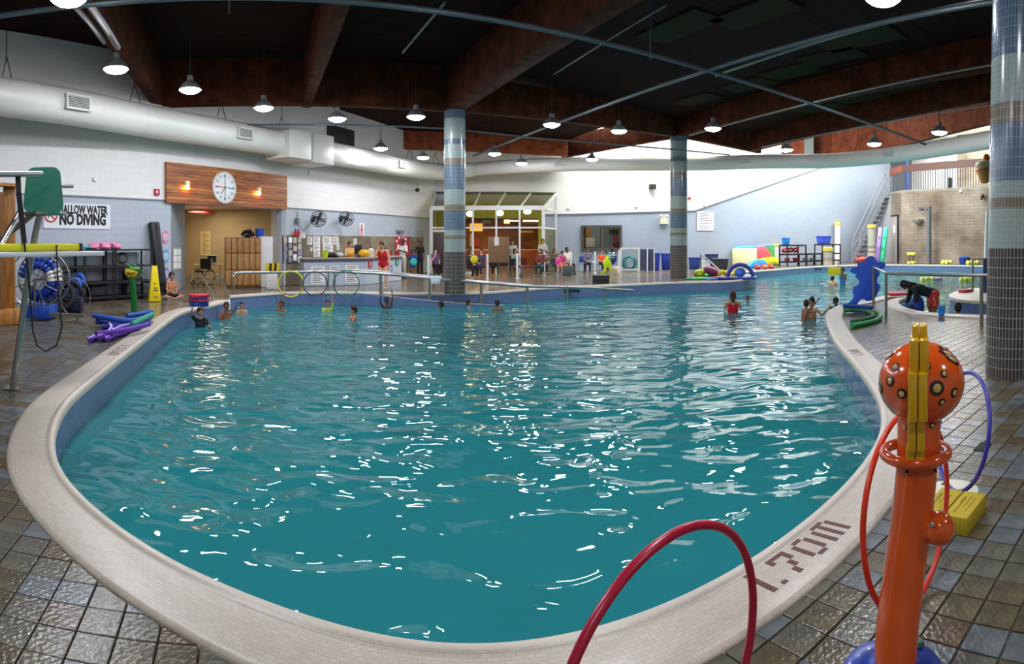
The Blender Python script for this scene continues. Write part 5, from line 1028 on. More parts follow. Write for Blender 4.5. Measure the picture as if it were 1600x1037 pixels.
for k, (px, py, w_, h_, c_) in enumerate(((744, 355, 20, 12, 'e8a83c'), (792, 346, 9, 6, 'ffcf80'), (760, 346, 14, 5, 'a8b4b4'), (822, 362, 22, 3, 'f0d8a8'), (745, 378, 9, 14, '9c3a24'), (737, 375, 6, 20, 'd8c8b0'), (780, 352, 10, 12, '8a4a2c'), (803, 352, 12, 10, '704028'), (830, 345, 26, 2.5, 'fff0c8'), (800, 345, 22, 2, 'ffe8b8'))):
    c, a1, a2 = CB.rect(MB(), px - w_ / 2, py - h_ / 2, px + w_ / 2, py + h_ / 2, .1, .05); mb = MB(); CB.rect(mb, px - w_ / 2, py - h_ / 2, px + w_ / 2, py + h_ / 2, .1, .05)
    lit = k in (1, 8, 9); mb.build('menu_board' if not lit else 'strip_lamp', M('menu_' + c_, c_, .6, emit=c_ if lit or k == 0 else None, es=2.5 if lit else (1.2 if k == 0 else 0)), None, smooth=False, label='%s panel on the cafe back wall' % ['amber lit', 'small glowing', 'pale grey', 'cream strip', 'dark red', 'tall cream', 'brown', 'dull brown', 'long glowing', 'shorter glowing'][k], cat='panel')
# ---- window in the far wall
wa, wb2 = WB.hit(908.5), WB.hit(970.5); d_ = WB.dist(940); z0, z1 = Z(390.5, d_), Z(352.5, d_)
win = None; mb = MB(); fd_ = M('window_bronze', '4c4640', .5)
t = thing('window_1', 'dark framed two-pane window in the blue far wall', 'window', tuple(wa)); del t['category']; t['kind'] = 'structure'
for a_, b_, zz0, zz1 in ((wa, wb2, z1 - .1, z1), (wa, wb2, z0, z0 + .1)): mb = MB(); mb.bar(V(a_, (zz0 + zz1) / 2), V(b_, (zz0 + zz1) / 2), .3, zz1 - zz0); mb.build('window_frame', fd_, t)
for px in (909.5, 940.5, 969.5): p = WB.hit(px); mb = MB(); mb.box((p.x, p.y, (z0 + z1) / 2), (.12, .28, z1 - z0)); mb.build('window_frame', fd_, t)
for x0, x1 in ((910.5, 939.5), (941.5, 968.5)): mb = MB(); a_, b_ = WB.hit(x0, off=-.1), WB.hit(x1, off=-.1); mb.add([V(a_, z0 + .1), V(b_, z0 + .1), V(b_, z1 - .1), V(a_, z1 - .1)], [(0, 1, 2, 3)]); mb.build('pane', gl, t)
OB = Wall((WB.hit(895) - WB.n * 3.5).xy, (WB.hit(990) - WB.n * 3.5).xy); slab('wall_office', OB, 897, 1000, 0, 3.3, M('office_wall', '8d9a98', .7), label='grey-green back wall of the office behind the window')
mb = MB(); c_ = (OB.a + OB.b) / 2 + WB.n * 1.6; mb.box((c_.x, c_.y, 3.3), (5, 3.4, .1), math.atan2(WB.u.y, WB.u.x)); mb.build('ceiling', offwhite, None, kind='structure', label='office ceiling'); area('office_light', (c_.x, c_.y, 3.2), 1.5, 28, (1, .93, .8))
for x0, y0, x1, y1, c_, lb in ((912, 356, 924, 370, '9a7038', 'brown cork board in the office'), (913.5, 371, 929, 386, 'd4ccc0', 'pale flip chart in the office'), (952, 359, 966, 365, '3c3c40', 'dark lettering panel in the office'), (958, 368, 966, 376, 'b04a4a', 'small red sheet in the office'), (957, 378, 968, 387, '7a3038', 'dark red sheet in the office')):
    mb = MB(); OB.rect(mb, x0, y0, x1, y1, .3, .05); mb.build('office_board', M('ob_' + c_, c_, .7), None, label=lb, cat='board')
# ---- small fittings on the far wall
t, *_ = sign('emergency_lamp', 'cream emergency light box with two lamps on the far wall', WB, 1031.5, 339, 1043.5, 350, M('cream_box', 'd9d3b4', .5), cat='lamp', off=.1, th=.18)
for px in (1033, 1042): c = WB.hit(px, 337.5, .15); mb = MB(); mb.ell(c, (.09, .09, .08), 10, 8); mb.build('lamp_head', white, t)
t, *_ = sign('loudspeaker', 'small dark loudspeaker on the bright white far wall', WB, 1015, 288, 1024, 295.5, M('speaker_dark', '2f2a26', .6), cat='loudspeaker', off=.2, th=.28)
c = WC.hit(1077, 310, .1); mb = MB(); mb.box(c, (.16, .12, .16)); mb.build('fire_alarm', redP, None, label='small red alarm box just right of the farther column', cat='alarm')
for px, py, lb in ((888, 326, 'tiny round fitting left on the white far wall'), (994, 323, 'tiny round fitting in the middle of the white far wall'), (1101, 321, 'tiny round fitting right of the farther column')):
    W_ = WB if px < 1061 else WC; fm = W_.frame(px, py, .03); mb = MB(); mb.lathe([(.0001, .04), (.07, .02), (.1, -.02)], n=14); mb.v = [fm @ v for v in mb.v]; mb.build('wall_detector', offwhite, None, label=lb, cat='fitting')
lined('rules_board', 'large white rules sheet on the blue wall right of the farther column', WC, 1089, 331, 1115, 360, rows=10, off=.03, lm=M('print_plum', '7a6a78', .7))
# ---- white stanchions with clear panels
for k, (px, yt, yb) in enumerate(((669, 398, 431), (761.5, 397, 443), (808, 395.5, 435), (850.5, 394, 431), (892, 393.5, 428.5), (929.5, 393, 426.5), (967, 390, 425))):
    g = G(px, yb); mb = MB(); zt2 = Z(yt, g.length); mb.lathe([(.09, 0), (.045, .03), (.045, zt2 - .02), (.0001, zt2)], tuple(g), 12); mb.build('white_post', white, None, label=['white post left of the seated woman in purple', 'white post at the left side of the brown display board', 'white post right of the brown display board', 'white post in front of the standing man in grey', 'white post beside the orange-clad child', 'white post between the seated woman in grey and the lime figure', 'white post at the left of the white framed cage'][k], cat='post', group='white posts along the spectator area')
# ---- brown display board
g = at(779, 24.2); u_ = Vector((cos(face_cam(779)), sin(face_cam(779)), 0)); t = thing('display_board', 'plain brown display board on a metal stand among the chairs', 'board', tuple(g)); z0, z1 = Z(410, 24.2), Z(370, 24.2); hw = 16 * 24.2 / F
mb = MB(); mb.bar(g - u_ * hw + Vector((0, 0, (z0 + z1) / 2)), g + u_ * hw + Vector((0, 0, (z0 + z1) / 2)), .04, z1 - z0); mb.build('panel', M('board_brown', '8c6a4a', .8), t, bev=.01)
fr_ = at(779, 1).normalized()
for s_ in (-1, 1): mb = MB(); q = g + u_ * hw * s_; mb.tube([q + Vector((0, 0, z1)), q + Vector((0, 0, .02)), q - fr_ * .3 + Vector((0, 0, .02))], .02, 8); mb.tube([q + Vector((0, 0, .02)), q + fr_ * .3 + Vector((0, 0, .02))], .02, 8); mb.build('leg', dsteel, t)
mb = MB(); q = g - u_ * .08 - fr_ * .03 + Vector((0, 0, z1 - .18)); mb.bar(q - u_ * .09, q + u_ * .09, .01, .34); mb.build('pinned_sheet', paper, t)
# ---- chairs
def make_chair(label, shell, loc=(0, 0, 0), rz=0, group=None):
    t = thing('stacking_chair', label, 'chair', loc, rz, group, local=True)
    mb = MB(); mb.prism(rr_poly(.44, .42, .08), .44, .455); mb.build('seat', shell, t)
    mb = MB(); mb.prism(rr_poly(.42, .34, .08), -.008, .008); mb.v = [Matrix.Rotation(R(80), 3, 'X') @ v + Vector((0, .23, .68)) for v in mb.v]; mb.build('backrest', shell, t)
    for s_ in (-1, 1):
        mb = MB(); mb.tube([(s_ * .24, -.22, 0), (s_ * .19, -.12, .43)], .012, 6); mb.build('leg', dsteel, t); mb = MB(); mb.tube([(s_ * .24, .26, 0), (s_ * .19, .16, .43), (s_ * .19, .24, .8)], .012, 6); mb.build('leg', dsteel, t)
    return t
chairs = {}
cb = M('chair_dark', '1f1d28', .5); cbl = M('chair_blue', '1c3c88', .5); crd = M('chair_red', '6e2a26', .5)
CHAIRS = [(684, 430, cb, .5, 'dark chair of the seated woman in purple'), (722, 433, cb, 2.6, 'dark chair just right of the middle column'), (735, 434, cb, 3.4, 'dark chair of the person with the yellow float'), (750, 431, cb, .4, 'dark chair behind the yellow float'), (772, 432, cb, 3.0, 'left dark chair under the brown display board'), (786, 433, cb, 3.3, 'right dark chair under the brown display board'), (803, 432, cb, 2.9, 'dark chair between the display board and the white post'), (824, 430, crd, 2.4, 'dark red chair in the cafe opening'), (843, 431, cb, 3.1, 'chair of the woman in teal'), (867, 428, cb, .9, 'chair of the woman holding the child in pink'), (884, 427, cb, .4, 'chair of the man in white beside the children'), (908, 425.5, cbl, -.5, 'empty blue chair left of the seated woman in grey'), (921, 426, cbl, .2, 'blue chair of the seated woman in grey'), (939, 426, cb, -.6, 'dark chair of the child in orange'), (955, 425, cbl, -.8, 'chair of the person in the striped shirt')]
for px, y, m_, rz, lb in CHAIRS:
    g = G(px, y)
    if m_.name not in chairs: chairs[m_.name] = make_chair(lb, m_, tuple(g), rz, 'spectator chairs by the far deck')
    else: dup(chairs[m_.name], tuple(g), rz, label=lb)
# ---- lime figure sign
g = G(948.5, 427); d_ = g.length; k_ = d_ / F; pts = [(-9, 0), (-6, 5), (-5, 10), (-7, 17), (-6, 21), (-3, 22), (-3, 25), (-1, 27.5), (2, 27), (3, 24), (2, 22), (5, 20), (7, 14), (6, 11), (8, 5), (11, 1), (9, 0), (6, 0), (4, 5), (2, 9), (-1, 9), (-2, 4), (-3, 0)]
mb = MB(); mb.prism([(x * k_, y * k_) for x, y in pts], -.04, .04); fm = frame(g, u_); mb.v = [fm @ v for v in mb.v]; mb.build('figure_sign', M('lime_bright', 'bfe012', .45), None, bev=.012, label='lime green plastic sign shaped like a running child', cat='sign')
# ---- black step box
g = G(940.5, 443); u2 = Vector((cos(face_cam(940)), sin(face_cam(940)), 0)); hgt = Z(431, g.length); mb = MB(); mb.box((g.x, g.y + .25, hgt / 2), (.66, .42, hgt - .02), face_cam(940)); t = thing('step_box', 'black plastic box standing on the far pool edge', 'box', tuple(g)); mb.build('body', M('box_black', '1d2026', .6), t, bev=.02); mb = MB(); mb.box((g.x, g.y + .25, hgt), (.7, .46, .04), face_cam(940)); mb.build('lid', M('box_black'), t, bev=.01)
# ---- white framed cage with turquoise rings
g0, g1 = G(970, 424.5), G(998, 424.5); t = thing('framed_cage', 'white framed clear-sided cage holding turquoise hoops', 'cage', tuple((g0 + g1) / 2)); zt3 = Z(388, g0.length)
bk = at(980, 1.0).normalized()
for p in (g0, g1, g0 + bk * .9, g1 + bk * .9): mb = MB(); mb.box((p.x, p.y, zt3 / 2), (.07, .07, zt3)); mb.build('post', white, t)
for a_, b_ in ((g0, g1), (g0 + bk * .9, g1 + bk * .9), (g0, g0 + bk * .9), (g1, g1 + bk * .9)):
    for z_ in (zt3, .12): mb = MB(); mb.bar(V(a_, z_), V(b_, z_), .06, .06); mb.build('rail', white, t)
mb = MB(); mb.add([V(g0, .12), V(g1, .12), V(g1, zt3), V(g0, zt3)], [(0, 1, 2, 3)]); mb.build('pane', gl, t)
for p in (g1 + Vector((.35, 0, 0)), g1 + Vector((.75, .1, 0))): 
    mb = MB(); mb.box((p.x, p.y + .4, zt3 / 2), (.24, .6, zt3 - .1)); mb.build('folded_panel', M('panel_slate', '3c4660', .5), t, label='folded dark blue panel')
    mb = MB(); mb.box((p.x + .15, p.y + .1, zt3 / 2), (.06, .06, zt3)); mb.build('post', white, t)
rnd = random.Random(4); tq = [M('hoop_turquoise', '1c9c94', .4), M('hoop_teal', '16706c', .4), M('hoop_mint', '7ad4b8', .4), M('hoop_sky', '3a8ac8', .4)]
for k in range(14):
    c = (g0 + g1) / 2 + bk * (.1 + .05 * k) + Vector((rnd.uniform(-.1, .1), 0, .42 + rnd.uniform(0, .08))); mb = MB(); mb.torus(c, .34, .022, 26, 6, Matrix.Rotation(rnd.uniform(-.5, .5), 3, 'Z') @ Matrix.Rotation(rnd.uniform(-.3, .3), 3, 'Y') @ Matrix.Rotation(rnd.uniform(-.3, .3), 3, 'X')); mb.build('small_hoop', tq[k % 4], None, label=['turquoise', 'teal', 'mint', 'sky blue'][k % 4] + ' hoop packed in the white framed cage, ' + ['first', 'second', 'third', 'fourth', 'fifth', 'sixth', 'seventh', 'eighth', 'ninth', 'tenth', 'eleventh', 'twelfth', 'thirteenth', 'last'][k] + ' from the front', cat='hoop', group='hoops packed in the cage')
# ---- bins
def cart(px, y, yt, wpx, c_, lb, lid=None, name='storage_bin'):
    g = G(px, y); k_ = g.length / F; w_ = wpx * k_; h_ = Z(yt, g.length); a_ = face_cam(px); t = thing(name, lb, 'bin', tuple(g)); bk_ = at(px, 1).normalized(); c = g + bk_ * w_ * .35
    mb = MB(); mb.prism([(-.46, -.3), (.46, -.3), (.46, .3), (-.46, .3)], 0, 1)
    for i, v in enumerate(mb.v): s_ = 1 if v.z > .5 else .86; q = Matrix.Rotation(a_, 3, 'Z') @ Vector((v.x * s_ * w_, v.y * s_ * w_, 0)); mb.v[i] = Vector((c.x + q.x, c.y + q.y, .03 + v.z * (h_ - .09)))
    mb.build('body', M('bin_' + c_, c_, .45), t, bev=.02); mb = MB(); mb.box((c.x, c.y, h_ - .03), (w_, w_ * .66, .07), a_); mb.build('lid', M('bin_' + (lid or c_), lid or c_, .4), t, bev=.02); return t
cart(1019.5, 424, 395, 26, '1b3a9c', 'large blue wheeled bin left of the farther column', '2f5fc8'); cart(1043, 423, 395.5, 22, '1b3a9c', 'large blue wheeled bin right behind the farther column', '2f5fc8')
cart(1085, 422, 402, 20, '1f3a80', 'blue bin peeking out right of the farther column', '2748b0'); cart(1112, 420, 397, 22, '2a3558', 'dark blue tub with a tilted lid behind the step rail'); cart(1126, 424, 404, 26, '34363c', 'grey-black deck box in front of the blue wall', '3d4250'); cart(1103, 423, 408, 15, 'd9dce0', 'white storage box between the bins', 'c9ccd2')
# ---- step rail and toys on the peninsula
for k, pts in enumerate([((1095, 397, 31), (1096, 398, 31), (1110, 409, 28.5), (1132, 429.5, 27)), ]):
    P_ = [atp(*q) for q in pts]; mb = MB(); mb.tube([V(P_[0], 0), P_[0]] + P_[1:], .035, 8); mb.build('step_rail', dsteel, None, label='sloping metal handrail of the steps behind the toys', cat='handrail')
def mat_on(px0, py0, px1, py1, wd, z, th, c_, name, label, cat, rough=.6, bev=.012):
    a_, b_ = G(px0, py0), G(px1, py1); v = (b_ - a_); L_ = v.length; a0 = math.atan2(v.y, v.x); mb = MB(); mb.prism(rr_poly(L_, wd, min(wd, L_) * .28), 0, th); c = (a_ + b_) / 2; mb.v = [Matrix.Rotation(a0, 3, 'Z') @ q + Vector((c.x, c.y, z)) for q in mb.v]; return mb.build(name, M('foam_' + c_, c_, rough), None, bev=bev, label=label, cat=cat)
mat_on(1078, 436.5, 1118, 433, .7, .0, .05, '2a9a3c', 'foam_mat', 'long green foam mat on the toy peninsula', 'mat'); mat_on(1092, 433, 1118, 432, .6, .055, .05, '3fb04a', 'foam_mat', 'second green foam mat lying on the first', 'mat')
mat_on(1118, 436.5, 1142, 435, .6, .02, .09, 'c8323c', 'foam_mat', 'thick red foam mat in front of the yellow toys', 'mat'); mat_on(1103, 438.2, 1119, 437.4, .35, .02, .06, '2f6ac0', 'foam_mat', 'small blue foam mat by the pool edge', 'mat')
def ring(px, py, z, r_, tr, c_, lb, tilt=80, name='ring_float', az=0):
    p = G(px, py, 0); p.z = z; mb = MB(); mb.torus((p.x, p.y, z + tr), r_, tr, 22, 8, Matrix.Rotation(az, 3, 'Z') @ Matrix.Rotation(R(tilt), 3, 'X')); mb.build(name, M('ring_' + c_, c_, .5), None, label=lb, cat='float')
ring(1093, 433.5, .11, .2, .09, 'd8dc3c', 'yellow ring toy on the green mats', 60); 
p = G(1112, 433.5); mb = MB(); mb.ell((p.x, p.y, .28), (.42, .3, .2), 14, 8, rot=Matrix.Rotation(.4, 3, 'Y')); mb.build('purple_float', M('foam_purple', '7a1f5c', .5), None, label='rounded plum coloured float behind the green mats', cat='float')
for k, (x, y, lb) in enumerate(((1128, 433.5, 'left yellow foam toy behind the red mat'), (1136, 433, 'middle yellow foam toy behind the red mat'), (1144, 433.5, 'right yellow foam toy beside the blue arch'))): ring(x, y, .05 + .05 * (k % 2), .17, .09, 'e0d24a', lb, 40 + 20 * k, 'foam_toy', .4 * k)
p = G(1161, 437.2); t = thing('play_arch', 'dark blue inflatable play arch at the tip of the toy peninsula', 'arch', tuple(p)); d_ = p.length; pts = [Vector((cos(a) * .55, 0, max(0, sin(a)) * .62 + .02)) for a in [pi * k / 14 for k in range(15)]]; rot = Matrix.Rotation(face_cam(1161), 3, 'Z'); mb = MB(); mb.tube([p + Vector((0, .3, 0)) + rot @ q for q in pts], .085, 12); mb.build('arch', M('arch_navy', '1f2f8c', .45), t)
mb = MB(); mb.prism(rr_poly(1.7, .8, .3), .0, .1); mb.v = [rot @ q + p + Vector((-.15, .35, .02)) for q in mb.v]; mb.build('base', M('arch_navy'), t, bev=.02); mb = MB(); mb.ell(p + Vector((.05, .45, .3)), (.26, .1, .2), 12, 8); mb.build('seat_pad', M('arch_sky', '4a7ad0', .5), t)
ring(1152, 433.5, .1, .16, .07, 'b8bc90', 'pale foam cube-like ring under the blue arch', 30)
p = G(1195, 421.5); 
for k, (dx, c_, lb) in enumerate(((-.35, 'c0362c', 'small red toy boat on the far pool edge'), (.1, 'd8642c', 'small orange toy beside the red one on the far edge'), (.5, 'b83048', 'small crimson toy rightmost on the far edge'))): mb = MB(); mb.ell((p.x + dx, p.y + .2, .14), (.2, .16, .13), 12, 8); mb.ell((p.x + dx - .1, p.y + .2, .26), .08, 8, 6); mb.build('pool_toy', M('toy_' + c_, c_, .45), None, label=lb, cat='toy')
# rail along the ramp with three hoops
RA = [(365, 462, 17.7, 426), (436, 457.5, 18.6, 425.5), (513, 456.5, 18.9, 424), (595, 459.5, 18.55, 427.5), (671, 468.5, 18.3, 434.7), (752, 474, 18.5, 441.8), (824, 472, 19.1, 447), (886, 468, 20.1, 448.6), (945, 464, 21.2, 451)]
t = thing('ramp_railing', 'long stainless railing with posts sloping down into the water along the ramp', 'railing', tuple(G(365, 462))); top = []
for k, (px, yb, d_, yt) in enumerate(RA):
    b_ = at(px, d_, Z(yb, d_)); b_.z = min(b_.z, 0) if k < 5 else min(-.5, b_.z); a_ = atp(px, yt, d_); top.append(a_); mb = MB(); mb.tube([b_, a_], .045 if k > 2 else .03, 10); mb.build('post', dsteel, t)
a0_ = top[0] + (top[1] - top[0]).normalized() * .15; mb = MB(); mb.tube([top[0] + Vector((0, 0, -.12)), top[0] + (top[1] - top[0]).normalized() * .04 + Vector((0, 0, -.03)), a0_] + catmull(top[1:] + [atp(989, 453.5, 22)], 4), .045, 10); mb.build('top_rail', steel, t)
t = thing('ramp_railing', 'second shorter stainless railing on the deck side of the ramp', 'railing', tuple(G(523, 455))); P_ = [atp(523, 421.6, 19.6), atp(530, 420.6, 19.6), atp(595, 424.5, 19.4), atp(640, 428.6, 19.3), atp(677, 432.6, 19.2), atp(752, 440, 19.4), atp(830, 446, 20)]
mb = MB(); mb.tube([P_[0] + Vector((0, 0, -.06))] + catmull(P_, 3), .04, 10); mb.build('top_rail', steel, t)
for p in (P_[0], P_[2], P_[4]): mb = MB(); mb.tube([V(p, 0), p], .03, 8); mb.build('post', dsteel, t)
p = atp(681, 434, 18.3); mb = MB(); mb.box(p, (.34, .16, .12), .1); mb.box(p + Vector((0, -.09, -.1)), (.3, .03, .16), .1); mb.build('towel', M('towel_pale', 'c9d6de', .9), None, bev=.03, label='pale blue towel hanging over the ramp railing', cat='towel')
for px, py, r_, m_, lb in ((454.5, 443.5, .395, M('hoop_yellow', 'cfc62c', .4), 'yellow hoop hanging on the railing over the pool wall'), (492.5, 443, .37, M('hoop_plum', '3c2f4c', .4), 'dark plum hoop hanging on the railing'), (541, 443, .40, M('hoop_green', '1f6a4c', .4), 'green hoop hanging on the railing')):
    p = atp(px, py, 18.45); mb = MB(); mb.torus(p, r_, .019 if 'yellow' not in lb else .024, 44, 8, Matrix.Rotation(face_cam(px) + .06, 3, 'Z') @ Matrix.Rotation(R(3), 3, 'X')); mb.build('hula_hoop', m_, None, label=lb, cat='hoop')
# ramp wall
mb = MB(); pts = [(540, 456.6, 18.85), (595, 460.8, 18.5), (636, 466, 18.3), (691, 471.2, 18.2), (725, 474, 18.3), (790, 477, 18.6)]; P_ = [atp(*q) for q in pts]
for a_, b_ in zip(P_, P_[1:]):
    mb.add([a_, b_, V(b_, -1.7), V(a_, -1.7)], [(0, 1, 2, 3)], 0, [[(a_.x, a_.z), (b_.x, b_.z), (b_.x, -1.7), (a_.x, -1.7)]])
    o_ = Vector((.0, .14, 0)); mb.add([a_, b_, b_ + o_, a_ + o_], [(0, 1, 2, 3)], 1, [[(0, 0)] * 4]); mb.add([a_ + o_, b_ + o_, V(b_, -1.7) + o_, V(a_, -1.7) + o_], [(0, 1, 2, 3)], 0, [[(a_.x, a_.z), (b_.x, b_.z), (b_.x, -1.7), (a_.x, -1.7)]])
mb.build('trim_ramp_wall', [poolb, copt], None, smooth=False, kind='structure', org=(0, 0, 0), label='low blue tiled wall sloping down along the ramp')
# ================================================================== FAR RIGHT
# foam play blocks
g0, g1 = G(1144, 418), G(1208, 416.3); FB = Wall(g0.xy, g1.xy); dF = (g0.length + g1.length) / 2; up_ = dF / F; fbn = FB.n
def fpoly(pts, z0, z1, name, m_, label, cat='play block', bev=.03, px0=1144.0, py0=417.5):
    """outline in photograph pixels, laid in the upright plane of the play wall, z0..z1 = distance in front of it"""
    mb = MB(); fm = Matrix((FB.u, Vector((0, 0, 1)), fbn)).transposed().to_4x4(); fm.translation = FB.hit(px0); L = (FB.hit(1208) - FB.hit(1144)).length / 64
    mb.prism([((x - px0) * L, (py0 - y) * up_) for x, y in pts], z0, z1); mb.v = [fm @ v for v in mb.v]; return mb.build(name, m_, None, bev=bev, label=label, cat=cat)
fpoly([(1144, 417.5), (1175.5, 417.5), (1175.5, 388), (1144, 388)], 0, .5, 'foam_block', M('foam_cream', 'f0ecb0', .6), 'large cream foam panel, left part of the coloured play wall')
fpoly([(1149, 388), (1208, 386), (1208, 383), (1160, 384), (1149, 386.5)], -.3, .2, 'foam_block', M('foam_sky', '4a9ad0', .6), 'sky blue foam strip along the top of the play wall')
fpoly([(1176, 404), (1176, 389), (1180, 384.8), (1188, 385), (1194, 391), (1198.5, 396), (1197, 404)], .05, .45, 'foam_block', M('foam_coral', 'e8606c', .6), 'coral red foam piece of the play wall')
fpoly([(1190, 384), (1208, 384), (1208, 403), (1199, 403), (1199, 395), (1194, 390)], -.2, .2, 'foam_block', M('foam_leaf', '4aa860', .6), 'green foam piece at the right of the play wall')
fpoly([(1176, 416), (1176, 405), (1190, 403), (1206, 402), (1209, 407), (1208, 414), (1200, 411), (1192, 416)], .1, .6, 'foam_block', M('foam_sun', 'f0e420', .6), 'bright yellow foam piece low in the play wall')
fpoly([(1158, 416.5), (1166, 408), (1174, 404.5), (1182, 405.5), (1187, 411), (1187, 416.5)], .6, .85, 'foam_block', M('foam_azure', '3aa0f0', .6), 'azure wave-shaped foam block in front of the play wall')
fpoly([(1192, 416.5), (1200, 410), (1206, 412), (1208, 416.5)], .6, .75, 'foam_block', M('foam_olive', '4a6420', .6), 'small olive foam wedge at the right foot of the play wall')
# posts
capy = M('cap_yellow', 'c4ad48', .5)
def postcap(px, yb, yt, r_, lb, bands=None, capr=1.12):
    g = G(px, yb); h_ = Z(yt, g.length); t = thing('capped_post', lb, 'post', tuple(g)); r_ = r_ * g.length / F; ch = .25 if r_ > .2 else .16
    if not bands: mb = MB(); mb.lathe([(r_, 0), (r_, h_ - ch)], tuple(g), 20); mb.build('shaft', M('pvc_white', 'dcd8d4', .4), t)
    else:
        z0 = 0
        for zf, c_ in bands: z1 = zf * (h_ - ch); mb = MB(); mb.lathe([(r_ - .01, z0), (r_, z0 + .01), (r_, z1 - .01), (r_ - .01, z1)], tuple(g), 24); mb.build('band', M('band_' + c_, c_, .5), t); z0 = z1
    mb = MB(); mb.lathe([(r_ * capr, h_ - ch), (r_ * capr, h_ - .03), (r_ * capr * .9, h_), (.0001, h_)], tuple(g), 20); mb.build('cap', capy, t)
postcap(1213.5, 415, 381, 4.2, 'short white post with a yellow cap right of the play wall'); postcap(1308.5, 411, 346.5, 4.3, 'tall white post with a yellow cap left of the steel stairs')
BB = [(.3, 'b3a294'), (.36, '7a7a72'), (.42, 'b3a294'), (.5, '7a7a72'), (1, '9a9c8e')]
postcap(1293.5, 414.3, 386.5, 7.2, 'short striped tile pillar with a yellow cap at the pool edge', BB); postcap(1362, 411.5, 351, 6.6, 'tall striped tile pillar with a yellow cap beside the steel stairs', BB)
# shelves
sa, sb, s3, s4 = WC.hit(1218, off=1.0), WC.hit(1247, off=1.0), WC.hit(1273, off=1.0), WC.hit(1301, off=1.0)
dS = sa.length; t1 = shelf_unit('black shelving with red rings behind the short white post', sa, WC.u, WC.n, (sb - sa).length, .7, Z(383, dS), (.3, Z(397, dS), Z(383, dS)), blk)
shelf_unit('low black shelf joining the two taller black units', sb + WC.u * .1, WC.u, WC.n, (s3 - sb).length - .2, .7, Z(397, dS), (.3, Z(397, dS)), blk); shelf_unit('black shelving behind the short striped pillar', s3, WC.u, WC.n, (s4 - s3).length, .7, Z(382, dS), (.3, Z(397, dS), Z(382, dS)), blk)
def tub(px, z, wpx, hpx, c_, lb, off=1.35, hdl=False):
    p = WC.hit(px, off=off); k_ = p.length / F; a_ = math.atan2(WC.u.y, WC.u.x); w_, h_ = wpx * k_, hpx * k_; t = thing('plastic_tub', lb, 'tub', (p.x, p.y, z)); mb = MB(); mb.prism(rr_poly(w_, w_ * .6, w_ * .12), 0, h_)
    for i, v in enumerate(mb.v): s_ = 1 if v.z > h_ / 2 else .8; q = Matrix.Rotation(a_, 3, 'Z') @ Vector((v.x * s_, v.y * s_, 0)); mb.v[i] = Vector((p.x + q.x, p.y + q.y, z + v.z))
    mb.build('body', M('tub_' + c_, c_, .45), t, bev=.02); mb = MB(); mb.prism(rr_poly(w_ * 1.05, w_ * .65, w_ * .12), 0, .05); mb.v = [Matrix.Rotation(a_, 3, 'Z') @ v + Vector((p.x, p.y, z + h_ - .05)) for v in mb.v]; mb.build('rim', M('tub_' + c_), t); return t
zt_s = Z(383, dS) + .025; tub(1228, zt_s, 13, 11, '1f7ac8', 'small bright blue tub on the left black shelving'); tub(1287, zt_s, 24, 13.5, '3a56c8', 'wide blue tub on the right black shelving')
tub(1230, .325, 9, 5, 'b82840', 'crimson box, left one on the bottom shelf'); tub(1243, .325, 9, 5, 'c02840', 'crimson box, right one on the bottom shelf'); tub(1257, .325, 7, 4, 'dcdcdc', 'white box, left one on the low shelf'); tub(1268, .325, 7, 4, 'd6d8da', 'white box, right one on the low shelf')
for k, (px, lb) in enumerate(((1227, 'left red ring float on the middle shelf'), (1235, 'middle red ring float on the middle shelf'), (1243, 'right red ring float on the middle shelf'))):
    p = WC.hit(px, off=1.4); mb = MB(); mb.torus((p.x, p.y, Z(397, dS) + .27), .18, .07, 20, 8, Matrix.Rotation(R(50), 3, 'X')); mb.build('ring_float', redP, None, label=lb, cat='float')
# steel stairs
stv = M('galvanised', '84898f', .5, .3); dt = WC.dist(1330) - 1.2; db = G(1331, 410.5).length
bL, bR = G(1331, 410.5), at(1341, db + .3); tL, tR = atp(1381, 306, dt + 1.5), atp(1390, 305, dt + 2.2)
t = thing('steel_stairs', 'steep galvanised ship stair climbing to the gallery door', 'stairs', tuple(bL))
for a_, b_ in ((bL, tL), (bR, tR)): mb = MB(); mb.bar(a_, b_, .14, .34); mb.build('stringer', stv, t)
for k in range(14):
    f_ = (k + .6) / 14; mb = MB(); a_, b_ = bL.lerp(tL, f_), bR.lerp(tR, f_); mb.bar(a_, b_, .34, .09); mb.build('tread', stv, t)
for (a_, b_, px) in ((bL, tL, 0), (bR, tR, 1)):
    dz = Z(272, b_.length) - b_.z; mb = MB(); mb.tube([a_ + Vector((0, 0, .9)), a_.lerp(b_, .06) + Vector((0, 0, dz * .9)), b_ + Vector((0, 0, dz)), b_ + Vector((.25, .1, dz)), b_ + Vector((.25, .1, 0))], .06, 8); mb.build('handrail', stv, t)
    mb = MB(); mb.tube([a_ + Vector((0, 0, .5)), a_.lerp(b_, .06) + Vector((0, 0, dz * .5)), b_ + Vector((0, 0, dz * .5))], .045, 8); mb.build('handrail', stv, t)
    for f_ in (.1, .5, .95): p = a_.lerp(b_, f_); mb = MB(); mb.tube([p, p + Vector((0, 0, dz * .95))], .025, 6); mb.build('baluster', stv, t)
# white pillar/landing left of the stone wall
p = at(1385, 48.5); mb = MB(); mb.box((p.x, p.y, Z(307, 48.5) / 2), (.9, 1.2, Z(307, 48.5)), face_cam(1385)); mb.build('wall_landing', M('pier_grey', '9c9fa4', .7), None, kind='structure', label='grey pier under the stair landing')
